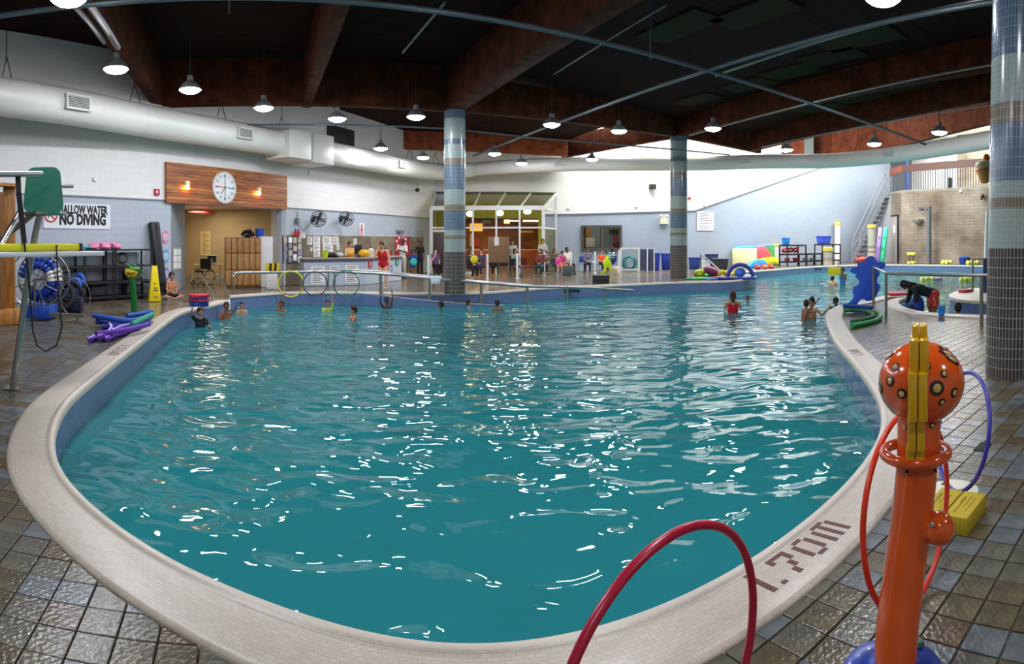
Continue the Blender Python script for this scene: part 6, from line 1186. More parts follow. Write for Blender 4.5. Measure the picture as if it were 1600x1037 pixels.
# foam mats leaning
for px0, px1, c_, lb in ((1371, 1376, 'a888d8', 'lilac notched foam mat leaning at the stone wall'), (1378, 1384.5, '2fc890', 'mint green notched foam mat leaning beside the lilac one')):
    a_ = at(px0, 45.2, .02); b_ = atp(px1, 356, 46.2); t = thing('notched_mat', lb, 'mat', tuple(a_)); mb = MB(); mb.bar(a_, b_, .34, .3, up=(.6, -.8, 0)); mb.build('mat', M('mat_' + c_, c_, .6), t, bev=.02)
    mb = MB()
    for k in range(6): p = a_.lerp(b_, (k + .7) / 6.4); s_ = 1 if k % 2 else -1; mb.box(p + Vector((s_ * .22 * .8, s_ * .22 * .6 - .05, 0)), (.14, .1, .14), .6)
    mb.build('notch', M('mat_' + c_), t, kind='stuff')
# red toys at the pillar foot
for px, c_, lb in ((1346, 'd85a4c', 'red float heap left of the tall striped pillar'), (1353, 'e06a58', 'salmon float against the tall striped pillar')): p = G(px, 410.5); lump('float_heap', lb, 'float', p, .55, M('heap_' + c_, c_, .6), 4, int(px), flat=.7)
# stone wall door, shower, lamp, fittings
t = thing('door_1', 'tall pale door with a notice at the left end of the stone wall', 'door', tuple(W0.hit(1399, off=.1))); del t['category']; t['kind'] = 'structure'
dd = W0.hit(1399).length; a_, b_ = W0.hit(1392.5, off=.06), W0.hit(1402.5, off=.06); zd = Z(337, dd)
mb = MB(); mb.bar(V(a_, zd / 2), V(b_, zd / 2), .08, zd); mb.build('leaf', M('door_pale', 'b4aaa4', .6), t); mb = MB(); mb.bar(V(b_, zd / 2), V(b_ + W0.u * .12, zd / 2), .12, zd + .1); mb.bar(V(a_, zd), V(b_, zd), .12, .1); mb.build('door_frame', M('frame_navy', '1c2230', .5), t)
mb = MB(); q = W0.hit(1397, 358, .12); mb.bar(q - W0.u * .17, q + W0.u * .17, .02, .6); mb.build('notice', paper, t)
p = W1.hit(1451.5, off=.8); t = thing('shower_post', 'grey shower post with a short arm in front of the stone wall', 'shower', (p.x, p.y, 0)); kk = p.length / F; mb = MB(); mb.box((p.x, p.y, Z(322, p.length) / 2), (5 * kk, .3, Z(322, p.length))); mb.build('column', M('post_grey', '70747c', .5, .3), t)
mb = MB(); q = atp(1451, 325, p.length); mb.bar(q, atp(1434, 325, p.length), .25, .12); mb.build('arm', M('post_grey'), t); mb = MB(); mb.box(atp(1438, 327.5, p.length), (.5, .3, .1)); mb.build('shower_head', M('post_grey'), t)
c = W1.hit(1434, 344, .25); t = thing('bowl_lamp', 'half-round wire bowl wall lamp on the stone wall', 'lamp', tuple(c)); mb = MB(); mb.lathe([(.0001, -.28), (.2, -.24), (.36, -.1), (.42, .06), (.39, .06), (.3, -.1)], tuple(c), 20); mb.build('bowl', M('bowl_wire', 'b8b4ac', .35, .6), t); mb = MB(); mb.box(c - W1.n * .15 + Vector((0, 0, .05)), (.2, .25, .1)); mb.build('bracket', dsteel, t)
fm = W1.frame(1501, 298.5, .05); mb = MB(); mb.lathe([(.0001, .08), (.1, .05), (.13, -.02)], n=16); mb.v = [fm @ v for v in mb.v]; mb.build('wall_light', M('round_cream', 'f0e6c8', .4), None, label='small round cream light near the top of the stone wall', cat='lamp')
c = W1.hit(1535, 306, .2); t = thing('wall_spout', 'small dark brown fitting on the stone wall below the orange bucket', 'fitting', tuple(c)); mb = MB(); mb.ell(c, (.14, .14, .18), 10, 8); mb.ell(c + Vector((-.1, 0, -.2)), .1, 8, 6); mb.build('body', M('brown_fit', '4a3428', .6), t)
# gallery railing
rb = M('rail_board', '4e2c22', .5); rbar = M('rail_bar', '3c3e44', .5); t = thing('gallery_railing', 'gallery railing of dark vertical bars under a wide brown board', 'railing', tuple(S1 + Vector((0, 0, ZG))))
zr0, zr1 = ZG, Z(265.5, 46); zr2 = Z(263, 46)
ga, gb = W1.hit(1410, off=-.2), W1.hit(1550, off=-.2); NBAR = 36
for k in range(NBAR + 1):
    p = ga.lerp(gb, k / NBAR); mb = MB(); mb.tube([V(p, zr0), V(p, zr1)], .028, 5); mb.build('bar', rbar, t)
mb = MB(); mb.bar(V(ga, zr1 + .12), V(gb + W1.u * 4, zr1 + .12), .14, .55); mb.build('top_board', rb, t)
gc = W0.hit(1391.5, off=-.1); mb = MB(); mb.bar(V(gc, zr1 + .05), V(ga, zr1 + .12), .14, .5); mb.build('top_board', M('rail_board2', '8a4a34', .5), t)
for k in range(4): p = gc.lerp(ga, (k + .3) / 4.4); mb = MB(); mb.tube([V(p, zr0), V(p, zr1)], .028, 5); mb.build('bar', rbar, t)
p = W1.hit(1484, off=-.1); mb = MB(); mb.box((p.x, p.y, ZG + .35), (.3, .2, .75)); mb.build('switch_box', darkgrey, None, label='dark box standing between the gallery railing bars', cat='box')
for px, c_, lb in ((1416.5, '2f4a8c', 'blue steel post rising behind the gallery railing'), (1478, '9aa0a8', 'grey steel post at the back of the gallery')): p = at(px, 50.5); mb = MB(); mb.box((p.x, p.y, (ZG + 10) / 2), (.28, .28, 10 - ZG)); mb.build('gallery_post', M('gp_' + c_, c_, .5), None, label=lb, cat='post')
# orange tipping bucket near the big column
p = atp(1538, 270, 30); t = thing('tipping_bucket', 'orange hanging tipping bucket toy beside the big right column', 'water toy', tuple(p)); mb = MB(); mb.lathe([(.0001, -.55), (.2, -.5), (.42, .1), (.45, .14), (.3, .14)], tuple(p), 20); mb.build('bucket', M('bucket_orange', 'e58a3e', .4), t)
mb = MB(); mb.ell(p + Vector((0, 0, .38)), (.46, .46, .26), 16, 8); mb.build('cream_dome', M('dome_cream', 'e0cfa8', .5), t); mb = MB(); mb.ell(p + Vector((.25, .1, .75)), (.2, .2, .25), 10, 8); mb.build('knob', M('knob_orange', 'c8642c', .4), t)
mb = MB(); mb.tube([p + Vector((.3, .2, .3)), p + Vector((1.0, .5, .8)), p + Vector((1.2, .6, -4.5))], .09, 10); q_ = p + Vector((1.2, .6, 0)); mb.tube([Vector((q_.x, q_.y, p.z - 4.4)), Vector((q_.x, q_.y, -.5))], .1, 10); mb.build('pipe', M('pipe_grey', '8a8c88', .4), t)
mb = MB(); mb.tube([atp(1543, 330, 31), atp(1541, 380, 31), atp(1540, 409, 31)], .1, 10); mb.build('white_pipe', white, None, label='white vertical pipe seen just left of the big right column', cat='pipe')
# blue tub with lid and yellow floats on the far edge
p = at(1507, 42.0); k_ = p.length / F; t = thing('blue_tub', 'blue lidded tub at the foot of the stone wall', 'tub', tuple(p)); mb = MB(); mb.lathe([(7.5 * k_, 0), (9 * k_, 10 * k_), (9.3 * k_, 10.6 * k_)], tuple(p), 22); mb.build('body', M('tub_navy', '1f4090', .45), t); mb = MB(); mb.lathe([(9.5 * k_, 10.4 * k_), (9.2 * k_, 12 * k_), (3 * k_, 13.4 * k_), (.0001, 13.6 * k_)], tuple(p), 22); mb.build('lid', M('tub_navy2', '27499c', .45), t)
yl = M('dumbbell_yellow', 'd8dc5c', .6)
for px, py, lb, n in ((1421, 413, 'upright pair of pale yellow water dumbbells on the far edge, left', 2), (1427, 413, 'second upright yellow dumbbell beside the first', 2), (1476, 413.2, 'yellow dumbbell lying on the far edge, left of the blue tub', 1), (1482, 413.4, 'second yellow dumbbell lying left of the blue tub', 1), (1515, 413.8, 'yellow dumbbell right of the blue tub', 1), (1524, 413.9, 'yellow dumbbell behind the near railing post', 1)):
    p = G(px, py); t = thing('water_dumbbell', lb, 'dumbbell', tuple(p), group='yellow dumbbells on the far edge'); zz = (.13, .75) if n == 2 else (.16,)
    if n == 2:
        for z_ in zz: mb = MB(); mb.lathe([(.12, z_ - .1), (.17, z_ - .06), (.17, z_ + .06), (.12, z_ + .1)], tuple(p), 14); mb.build('float', yl, t)
        mb = MB(); mb.tube([V(p, .2), V(p, .7)], .03, 8); mb.build('grip', black, t)
    else:
        for s_ in (-1, 1): mb = MB(); mb.lathe([(.11, -.09), (.16, -.05), (.16, .05), (.11, .09)], n=14, rot=Matrix.Rotation(R(90), 3, 'Y')); mb.v = [v + Vector((p.x + s_ * .17, p.y, .16)) for v in mb.v]; mb.build('float', yl, t)
        mb = MB(); mb.tube([(p.x - .2, p.y, .16), (p.x + .2, p.y, .16)], .03, 8); mb.build('grip', black, t)
# floating toys in the right pool
def onwater(px, py): return G(px, py, WZ)
for px, py, lb in ((1444, 438, 'left yellow dumbbell floating in the right pool'), (1453, 437.5, 'second yellow dumbbell floating beside the first'), (1505, 438.5, 'yellow float in the right pool before the island'), (1516, 438, 'yellow float right of it, by the swimmer')):
    p = onwater(px, py); t = thing('water_dumbbell', lb, 'dumbbell', tuple(p), group='yellow floats in the right pool')
    for s_ in (-1, 1): mb = MB(); mb.lathe([(.09, -.08), (.14, -.04), (.14, .04), (.09, .08)], n=14, rot=Matrix.Rotation(R(90), 3, 'Y')); mb.v = [v + Vector((p.x + s_ * .15, p.y, WZ + .05)) for v in mb.v]; mb.build('float', yl, t)
    mb = MB(); mb.tube([(p.x - .2, p.y, WZ + .05), (p.x + .2, p.y, WZ + .05)], .025, 8); mb.build('grip', black, t)
p = onwater(1464, 437); mb = MB(); mb.ell((p.x, p.y, WZ + .04), (.38, .2, .1), 14, 8); mb.build('pink_float', M('float_mauve', 'b88aa8', .6), None, label='mauve float drifting in the right pool', cat='float')
# ---- right hand near railing on the deck spit
t = thing('spit_railing', 'steel railing with square corners on the deck beside the right bay', 'railing', tuple(G(1387, 498)))
pA, pB, pC = G(1365, 477.5), G(1384.5, 497), G(1533.5, 510); zAt, zBt, zCt = Z(417.5, pA.length), Z(427, pB.length), Z(430, pC.length)
for p, z_, r_ in ((pA, zAt, .034), (pB, zBt, .03), (pC, zCt, .036)): mb = MB(); mb.tube([V(p, 0), V(p, z_)], r_, 12); mb.lathe([(.06, 0), (.06, .012), (.04, .02)], tuple(p), 12); mb.build('post', dsteel, t)
mb = MB(); mb.tube([V(pA, zAt), V(pB, zBt)], .034, 10); mb.build('top_rail', steel, t); mb = MB(); mb.tube([V(pB, zBt), V(pC, zCt), V(G(1620, 510), zCt)], .034, 10); mb.build('top_rail', steel, t)
pD = G(1520, 456); q = [(1519.5, 455, pD.length), (1519.5, 408, pD.length), (1522, 404, pD.length), (1530, 403.5, pD.length), (1600, 404, pD.length * .95)]
mb = MB(); P_ = [atp(*a) for a in q]; P_[0].z = .02; mb.tube(P_, .04, 10); mb.build('island_rail', dsteel, None, label='steel rail rising from the round platform in the right pool', cat='handrail')
mb = MB(); a_ = G(1541, 458); mb.prism(rr_poly(.6, .25, .1), 0, 1.05); fm = frame(V(a_, .03), (1, 0, 0)); mb.v = [Matrix.Rotation(face_cam(1541), 3, 'Z') @ Vector((v.x * .35, v.y * .5, v.z)) + V(a_, .02) for v in mb.v]; mb.build('kickboard', M('board_navy', '24365c', .6), None, label='dark blue upright board on the round platform beside the column', cat='kickboard')
p = G(1508, 457.5); mb = MB(); mb.prism(rr_poly(.5, .3, .12), 0, .09); mb.v = [Matrix.Rotation(.2, 3, 'Z') @ v + V(p, .022) for v in mb.v]; mb.build('kickboard', M('board_red', 'c84a50', .6), None, bev=.02, label='red board lying on the round platform', cat='kickboard')
p = G(1401, 464.5); mb = MB(); mb.prism(rr_poly(.62, .36, .12), 0, .07); mb.v = [Matrix.Rotation(-.15, 3, 'Z') @ Matrix.Rotation(.14, 3, 'X') @ v + V(p, .08) for v in mb.v]; mb.build('kickboard', M('board_red2', 'd02c3c', .6), None, bev=.02, label='red float board on the coping behind the deck railing', cat='kickboard')
# blue character-less foam cut-out (plain animal-like outline) leaning at the spit
p = G(1356, 476.5); d_ = p.length; k_ = d_ / F
prof = [(-2, 0), (6, 1), (12, 6), (15, 12), (19, 20), (18, 27), (14, 29), (15, 36), (19, 42), (18, 48), (24, 51), (28, 55), (27, 60), (21, 62), (15, 61), (13, 64), (10, 70), (3, 71), (-3, 68), (-5, 62), (-8, 60), (-12, 62), (-16, 59), (-17, 54), (-21, 53), (-27, 51), (-28, 46), (-23, 43), (-18, 42), (-20, 37), (-15, 34), (-13, 31), (-15, 26), (-23, 22), (-24, 14), (-22, 8), (-25, 2), (-30, -2), (-34, -4), (-33, -8), (-26, -7), (-17, -5), (-12, 2), (-8, 4)]
fm = frame(p, (cos(face_cam(1356)), sin(face_cam(1356)), 0)) @ Matrix.Rotation(R(-6), 4, 'X'); mb = MB(); mb.prism([(x * k_, (y + 6) * k_) for x, y in prof], -.03, .03); mb.v = [fm @ v for v in mb.v]; mb.build('foam_cutout', M('foam_royal', '1d58d4', .55), None, bev=.012, label='big royal blue foam cut-out standing on the spit of deck', cat='foam toy')
# noodles on the spit
for k, (pts, m_, lb) in enumerate((([(1318, 484.5), (1345, 484), (1368, 487), (1376, 493), (1370, 500), (1352, 505), (1331, 509)], greenP, 'outermost green noodle bent in a U on the spit'), ([(1320, 483), (1348, 485), (1362, 489), (1364, 494), (1352, 499), (1331, 503)], M('noodle_teal2', '17643c', .7), 'inner dark green noodle bent in a U on the spit'), ([(1318, 482.5), (1340, 483.5), (1362, 485.5)], nb2, 'straight blue noodle at the back of the bundle on the spit'))):
    noodle([gz(x, y, .05 + .01 * k) + (Vector((0, 0, .07)) if k == 2 else Vector()) for x, y in pts], .048, m_, lb, group='noodles on the right spit')
# light blue bucket
p = G(1471, 494.5); p.z = .025; k_ = p.length / F; t = thing('small_bucket', 'light blue bucket on the coping of the right bay', 'bucket', tuple(p)); mb = MB(); mb.lathe([(4.9 * k_, 0), (6.3 * k_, 14.5 * k_), (6.8 * k_, 14.8 * k_), (6.2 * k_, 15 * k_), (4.6 * k_, .6 * k_)], tuple(p), 22); mb.build('body', M('bucket_sky', '2f86dc', .4), t)
mb = MB(); mb.torus(p + Vector((0, 0, 13.8 * k_)), 6.5 * k_, .008, 22, 5, Matrix.Rotation(R(80), 3, 'X')); mb.build('handle', M('bucket_sky'), t)
# ================================================================== FOREGROUND RIGHT
og = M('toy_orange', 'dd5c1a', .16, coat=.5, col2='cf5016', ns=3); og2 = M('toy_orange_dark', 'b8431a', .2, coat=.3)
D0 = 2.32; g = at(1397, 2.22); t = thing('fish_water_toy', 'orange water toy post with a spotted fish-like ball head and yellow fin in the foreground', 'water toy', tuple(g))
def PX(x, y, d=D0): return atp(x, y, d)
P_ = catmull([at(1399, 2.22, .0), PX(1402, 985, 2.25), PX(1412, 900, 2.29), PX(1423, 820), PX(1431, 750), PX(1434, 700), PX(1435, 650)], 6); mb = MB(); mb.tube(P_, .081, 32); mb.build('post', og, t)
hc_ = PX(1440, 596); mb = MB(); mb.ell(hc_, (.168, .168, .158), 40, 24); head = mb.build('head', og, t)
mb = MB(); mb.tube([PX(1436, 705), PX(1437, 650), PX(1438, 630)], [.084, .08, .07], 28); mb.build('neck', og, t)
tor = PX(1431, 706); mb = MB(); mb.torus(tor, .123, .021, 56, 14, Matrix.Rotation(R(90), 3, 'X')); mb.build('ring', og, t)
# spots: dark rim and cream centre set on the ball
cream = M('spot_cream', 'c9a860', .3); rimm = M('spot_rim', '2a1a10', .3)
def spot(px, py, r_, sx=1, rotz=0, c0=hc_, rad=(.168, .168, .158)):
    tt_ = (px - 800) / F; d = Vector((sin(tt_), cos(tt_), (H0 - py) / F)); o_ = Vector((0, 0, CZ))
    # ray / ellipsoid
    S_ = Vector((1 / rad[0], 1 / rad[1], 1 / rad[2])); a = Vector([d[i] * S_[i] for i in range(3)]); b = Vector([(o_ - c0)[i] * S_[i] for i in range(3)])
    A, B, C_ = a.dot(a), 2 * a.dot(b), b.dot(b) - 1; disc = B * B - 4 * A * C_
    if disc < 0: return
    k = (-B - math.sqrt(disc)) / (2 * A); p = o_ + d * k; n = Vector([(p - c0)[i] * S_[i] ** 2 for i in range(3)]).normalized()
    q = n.to_track_quat('Z', 'Y').to_matrix() @ Matrix.Rotation(rotz, 3, 'Z')
    for rr_, m_, h_, nm in ((r_, rimm, .0035, 'spot_rim'), (r_ * .62, cream, .006, 'spot')):
        mb = MB(); mb.lathe([(rr_, -.012), (rr_, h_ * .4), (rr_ * .7, h_ * .85), (.0001, h_)], n=20, sx=sx); mb.v = [p + q @ v for v in mb.v]; mb.build(nm, m_, t)
for a in ((1399, 573, .017), (1391, 595, .021), (1376, 606, .022), (1409, 615, .02), (1475, 584, .015), (1464, 606, .028), (1491, 613, .019), (1472, 628, .015), (1449, 572, .014)): spot(*a)
for a in ((1389, 556, .016, 2.0, .7), (1397, 545, .014, 2.0, .6), (1406, 536, .011, 2, .5), (1480, 552, .016, 2.4, -.7), (1488, 562, .015, 2.4, -.8), (1474, 543, .012, 2.2, -.6)): spot(a[0], a[1], a[2], a[3], a[4])
for px, py, r_ in ((1411.5, 660, .016), (1455, 656, .013)):
    c = PX(px, py); out = -at(px, 1).normalized(); p = PX(1437, py) ; q = p + (c - p) ; nrm = (out * .06 + (c - p)).normalized(); pos = PX(1437, py) + nrm * .0815 * 1.0
    qm = nrm.to_track_quat('Z', 'Y').to_matrix()
    for rr_, m_, h_, nm in ((r_, rimm, .004, 'spot_rim'), (r_ * .62, cream, .007, 'spot')): mb = MB(); mb.lathe([(rr_, -.01), (rr_, h_ * .4), (.0001, h_)], n=18); mb.v = [pos + qm @ v for v in mb.v]; mb.build(nm, m_, t)
# yellow fin: two scalloped plates side by side, seen edge-on
yfin = M('fin_yellow', 'd8a80c', .14, coat=.6); fdv = at(1438, 1).normalized(); fsd = Vector((fdv.y, -fdv.x, 0))
steps = [(505, 524, .145), (524, 572, .215), (572, 640, .25), (640, 690, .17), (690, 716, .13)]   # rows: top px, bottom px, how far it stands out in front of the post axis
for s_, nm in ((-1, 'fin_plate'), (1, 'fin_plate')):
    mb = MB()
    for y0, y1, out in steps:
        wfac = .030 if y0 < 524 else .0335; zc0 = Z(y0, D0 - out * .5); zc1 = Z(y1 + 4, D0 - out * .5); px_ = 1437 - (y0 - 505) * .035; base_ = at(px_, D0); c = base_ - fdv * (out / 2) + fsd * s_ * wfac / 2 * (.96 if y0 in (505, 640) else 1.05)
        mb.bar(Vector((c.x, c.y, 0)) + fdv * (out / 2) + Vector((0, 0, (zc0 + zc1) / 2)), Vector((c.x, c.y, 0)) - fdv * (out / 2) + Vector((0, 0, (zc0 + zc1) / 2)), wfac * (.96 if y0 in (505, 640) else 1.05) - .002, zc0 - zc1)
    mb.build(nm, yfin, t, bev=.006)
# nozzle ball with bolts
kb = PX(1467, 825, D0 - .03); mb = MB(); mb.ell(kb, (.062, .062, .064), 24, 16); mb.tube([PX(1440, 818), PX(1452, 822, D0 - .02), kb], [.062, .06, .05], 20); nb_ = mb.build('nozzle', og, t)
for px, py in ((1455.5, 819.5), (1483, 829)):
    c = PX(px, py, D0 - .085 if px < 1470 else D0 - .06); mb = MB(); mb.lathe([(.009, -.012), (.011, .002), (.007, .006), (.0001, .007)], n=12, rot=(-at(px, 1).normalized()).to_track_quat('Z', 'Y').to_matrix()); mb.v = [v + c for v in mb.v]; mb.build('bolt', chrome, nb_)
for px, py in ((1416.5, 736.5), (1461.5, 735)): c = PX(px, py, D0 - .074 if px < 1430 else D0 - .06); mb = MB(); mb.ell(c, .0065, 8, 6); mb.build('drain_hole', ink, t)
mb = MB(); c = at(1392, D0 - .05); c = PX(1383, 965, D0 - .04); mb.bar(c, c + Vector((0, 0, .09)), .012, .004); mb.build('edge_label', paper, t)
# blue dome at the foot
bsm = M('base_blue', '1c48b8', .25, col2='14389c', ns=7, coat=.3); mb = MB(); mb.lathe([(.19, 0), (.186, .01), (.165, .024), (.13, .036), (.1, .043), (.085, .045)], (g.x - .01, g.y - .005, 0), 48); mb.build('base', bsm, t)
mb = MB(); mb.lathe([(.02, .0), (.024, .012), (.018, .024), (.0001, .026)], (g.x + .13, g.y + .015, .03), 14); mb.build('base_bolt', M('bolt_green', '2a5a4c', .4), t)
# hoops in the foreground
c = PX(1423, 800, 2.62); mb = MB(); c.z = .44; mb.torus((c.x, c.y, c.z), .41, .0125, 80, 12, Matrix.Rotation(face_cam(1423) + R(64), 3, 'Z') @ Matrix.Rotation(R(-4), 3, 'X')); mb.build('hula_hoop', M('hoop_orange', 'd8381c', .3), None, label='orange-red hoop hanging round the fish water toy', cat='hoop')
c = PX(1503, 700, 3.88); c.z = .375; mb = MB(); mb.torus(c, .37, .0135, 80, 12, Matrix.Rotation(face_cam(1506) - R(66), 3, 'Z') @ Matrix.Rotation(R(-13), 3, 'X')); mb.build('hula_hoop', M('hoop_violet', '3a349c', .3), None, label='violet-blue hoop leaning behind the yellow foam blocks', cat='hoop')
c = at(1046, 1.62, .405); mb = MB(); mb.torus(c, .405, .0138, 96, 14, Matrix.Rotation(face_cam(1046) + R(48), 3, 'Z') @ Matrix.Rotation(R(2), 3, 'X')); mb.build('hula_hoop', M('hoop_crimson', 'a81834', .28), None, label='large crimson hoop in the bottom foreground, nearest the viewer', cat='hoop')
# yellow foam blocks
fy = M('foam_block_yellow', 'b39c1c', .75, bump=.12, ns=10, bs=120); gc_ = M('groove', '8f7a14', .8)
A_, B_, C2_ = G(1511, 839), G(1491, 832), G(1539, 801)
ud = (C2_ - A_).normalized(); wd_ = Vector((-ud.y, ud.x, 0)); ang = math.atan2(ud.y, ud.x)
for k, (o_, lb) in enumerate(((0, 'right one of two yellow foam blocks with embossed tops'), (.148, 'left one of two yellow foam blocks, next to the orange post'))):
    c = A_ + ud * .17 + wd_ * (.07 + o_); t = thing('foam_block', lb, 'foam block', tuple(c)); mb = MB(); mb.box((c.x, c.y, .05), (.34, .138, .1), ang); mb.build('body', fy, t, bev=.006)
    for i, (dx, dy, l_) in enumerate(((0, -.028, .17), (.03, 0, .15), (-.02, .026, .2), (.05, .036, .08))): mb = MB(); q = c + ud * dx + wd_ * dy; mb.box((q.x, q.y, .1008), (l_, .006, .003), ang); mb.build('embossed_line', gc_, t)
# round lid and floor drain
p = G(1489, 766); t = thing('skimmer_cover', 'round cream skimmer cover set in the deck behind the foam blocks', 'lid', tuple(p)); mb = MB(); mb.lathe([(.165, -.005), (.165, .006), (.155, .010), (.0001, .011)], tuple(p), 40); mb.build('plate', M('lid_cream', 'd9d4bc', .4), t)
mb = MB(); mb.lathe([(.172, -.005), (.172, .004), (.166, .0045)], tuple(p), 40); mb.build('rim', rubber, t); mb = MB(); mb.box((p.x + .01, p.y + .1, .012), (.05, .012, .003), .3); mb.build('slot', ink, t)
p = G(1536, 699); t = thing('floor_drain', 'small rectangular dark floor drain right of the violet hoop', 'drain', tuple(p)); mb = MB(); mb.box((p.x, p.y, .003), (.19, .10, .012), R(26)); mb.build('tray', ink, t)
mb = MB()
for k in range(8): q = p + Vector((cos(R(26)), sin(R(26)), 0)) * (-.08 + k * .023); mb.box((q.x, q.y, .01), (.008, .09, .006), R(26))
mb.build('grating', M('grate', '4a4842', .4, .6), t, kind='stuff')
# ================================================================== PEOPLE
skinm = {k: M('skin_' + k, c, .55, spec=.4) for k, c in (('light', 'd9a582'), ('tan', 'b9805a'), ('brown', '8a5638'), ('dark', '5a3826'))}
hairm = {k: M('hair_' + k, c, .6, bump=.3, ns=20, stretch=(1, 1, .2)) for k, c in (('black', '14100e'), ('brown', '2e1c12'), ('auburn', '4a2a1a'))}
def remesh(mb, name, m_, parent, vox, it=3):
    """union the builder's solids into one continuous skin"""
    me = bpy.data.meshes.new('tmp'); mt = Matrix(PM[parent.name]).inverted() if parent.name in PM else Matrix.Identity(4)
    me.from_pydata([tuple(v) for v in mb.v], [], mb.f); o = bpy.data.objects.new('tmp', me); COL.objects.link(o)
    r = o.modifiers.new('r', 'REMESH'); r.mode = 'VOXEL'; r.voxel_size = vox; s = o.modifiers.new('s', 'SMOOTH'); s.factor = .5; s.iterations = it
    dg = bpy.context.evaluated_depsgraph_get(); dg.update(); me2 = bpy.data.meshes.new_from_object(o.evaluated_get(dg)); bpy.data.objects.remove(o)
    me2.name = name; me2.materials.clear(); me2.materials.append(m_)
    for p in me2.polygons: p.use_smooth = True
    q = bpy.data.objects.new(name, me2); COL.objects.link(q); q.parent = parent; PM[q.name] = Matrix.Identity(4); return q
def cap(mb, a, b, ra, rb, n=10):
    a = Vector(a); b = Vector(b); d = b - a; L = max(d.length, 1e-4); pts = []; rs = []
    dn = d / L
    for k in range(4): f = cos(pi / 2 * k / 3.0 * .96); pts.append(a - dn * ra * f); rs.append(max(ra * sin(pi / 2 * k / 3.0 * .96 + .03), .001))
    for k in range(4): f = sin(pi / 2 * k / 3.0 * .96); pts.append(b + dn * rb * f); rs.append(max(rb * cos(pi / 2 * k / 3.0 * .96), .001))
    mb.tube(pts, rs, n)
ARM = {'down': ((.03, .01, -.17), (.045, -.03, -.32)), 'up': ((.02, -.01, .16), (.01, -.02, .31)), 'lap': ((.03, -.03, -.16), (-.05, -.15, -.21)), 'face': ((.03, -.07, -.15), (-.06, -.11, .02)),
 'fwd': ((.03, -.1, -.12), (.0, -.25, -.10)), 'side': ((.13, -.02, -.07), (.27, -.05, -.05)), 'reach': ((.03, -.15, -.02), (.0, -.31, .02)), 'hip': ((.1, .02, -.15), (.02, -.03, -.26)), 'hold': ((.05, -.06, -.15), (-.05, -.17, -.1)), 'bal': ((.13, -.06, -.1), (.2, -.14, .0)), 'over': ((.08, -.05, .1), (.1, -.16, .2))}
LEG = {'stand': ((.005, -.008, -.23), (.01, .01, -.455)), 'walk': ((.0, -.07, -.22), (.0, .0, -.44)), 'back': ((.0, .02, -.23), (.0, .12, -.43)), 'sit': ((.03, -.24, .0), (.03, -.22, -.245)), 'sit2': ((.05, -.24, .0), (.06, -.3, -.23)), 'cross': ((.15, -.15, .0), (-.02, -.2, -.035)), 'tread': ((.05, -.12, -.18), (.04, .03, -.36))}
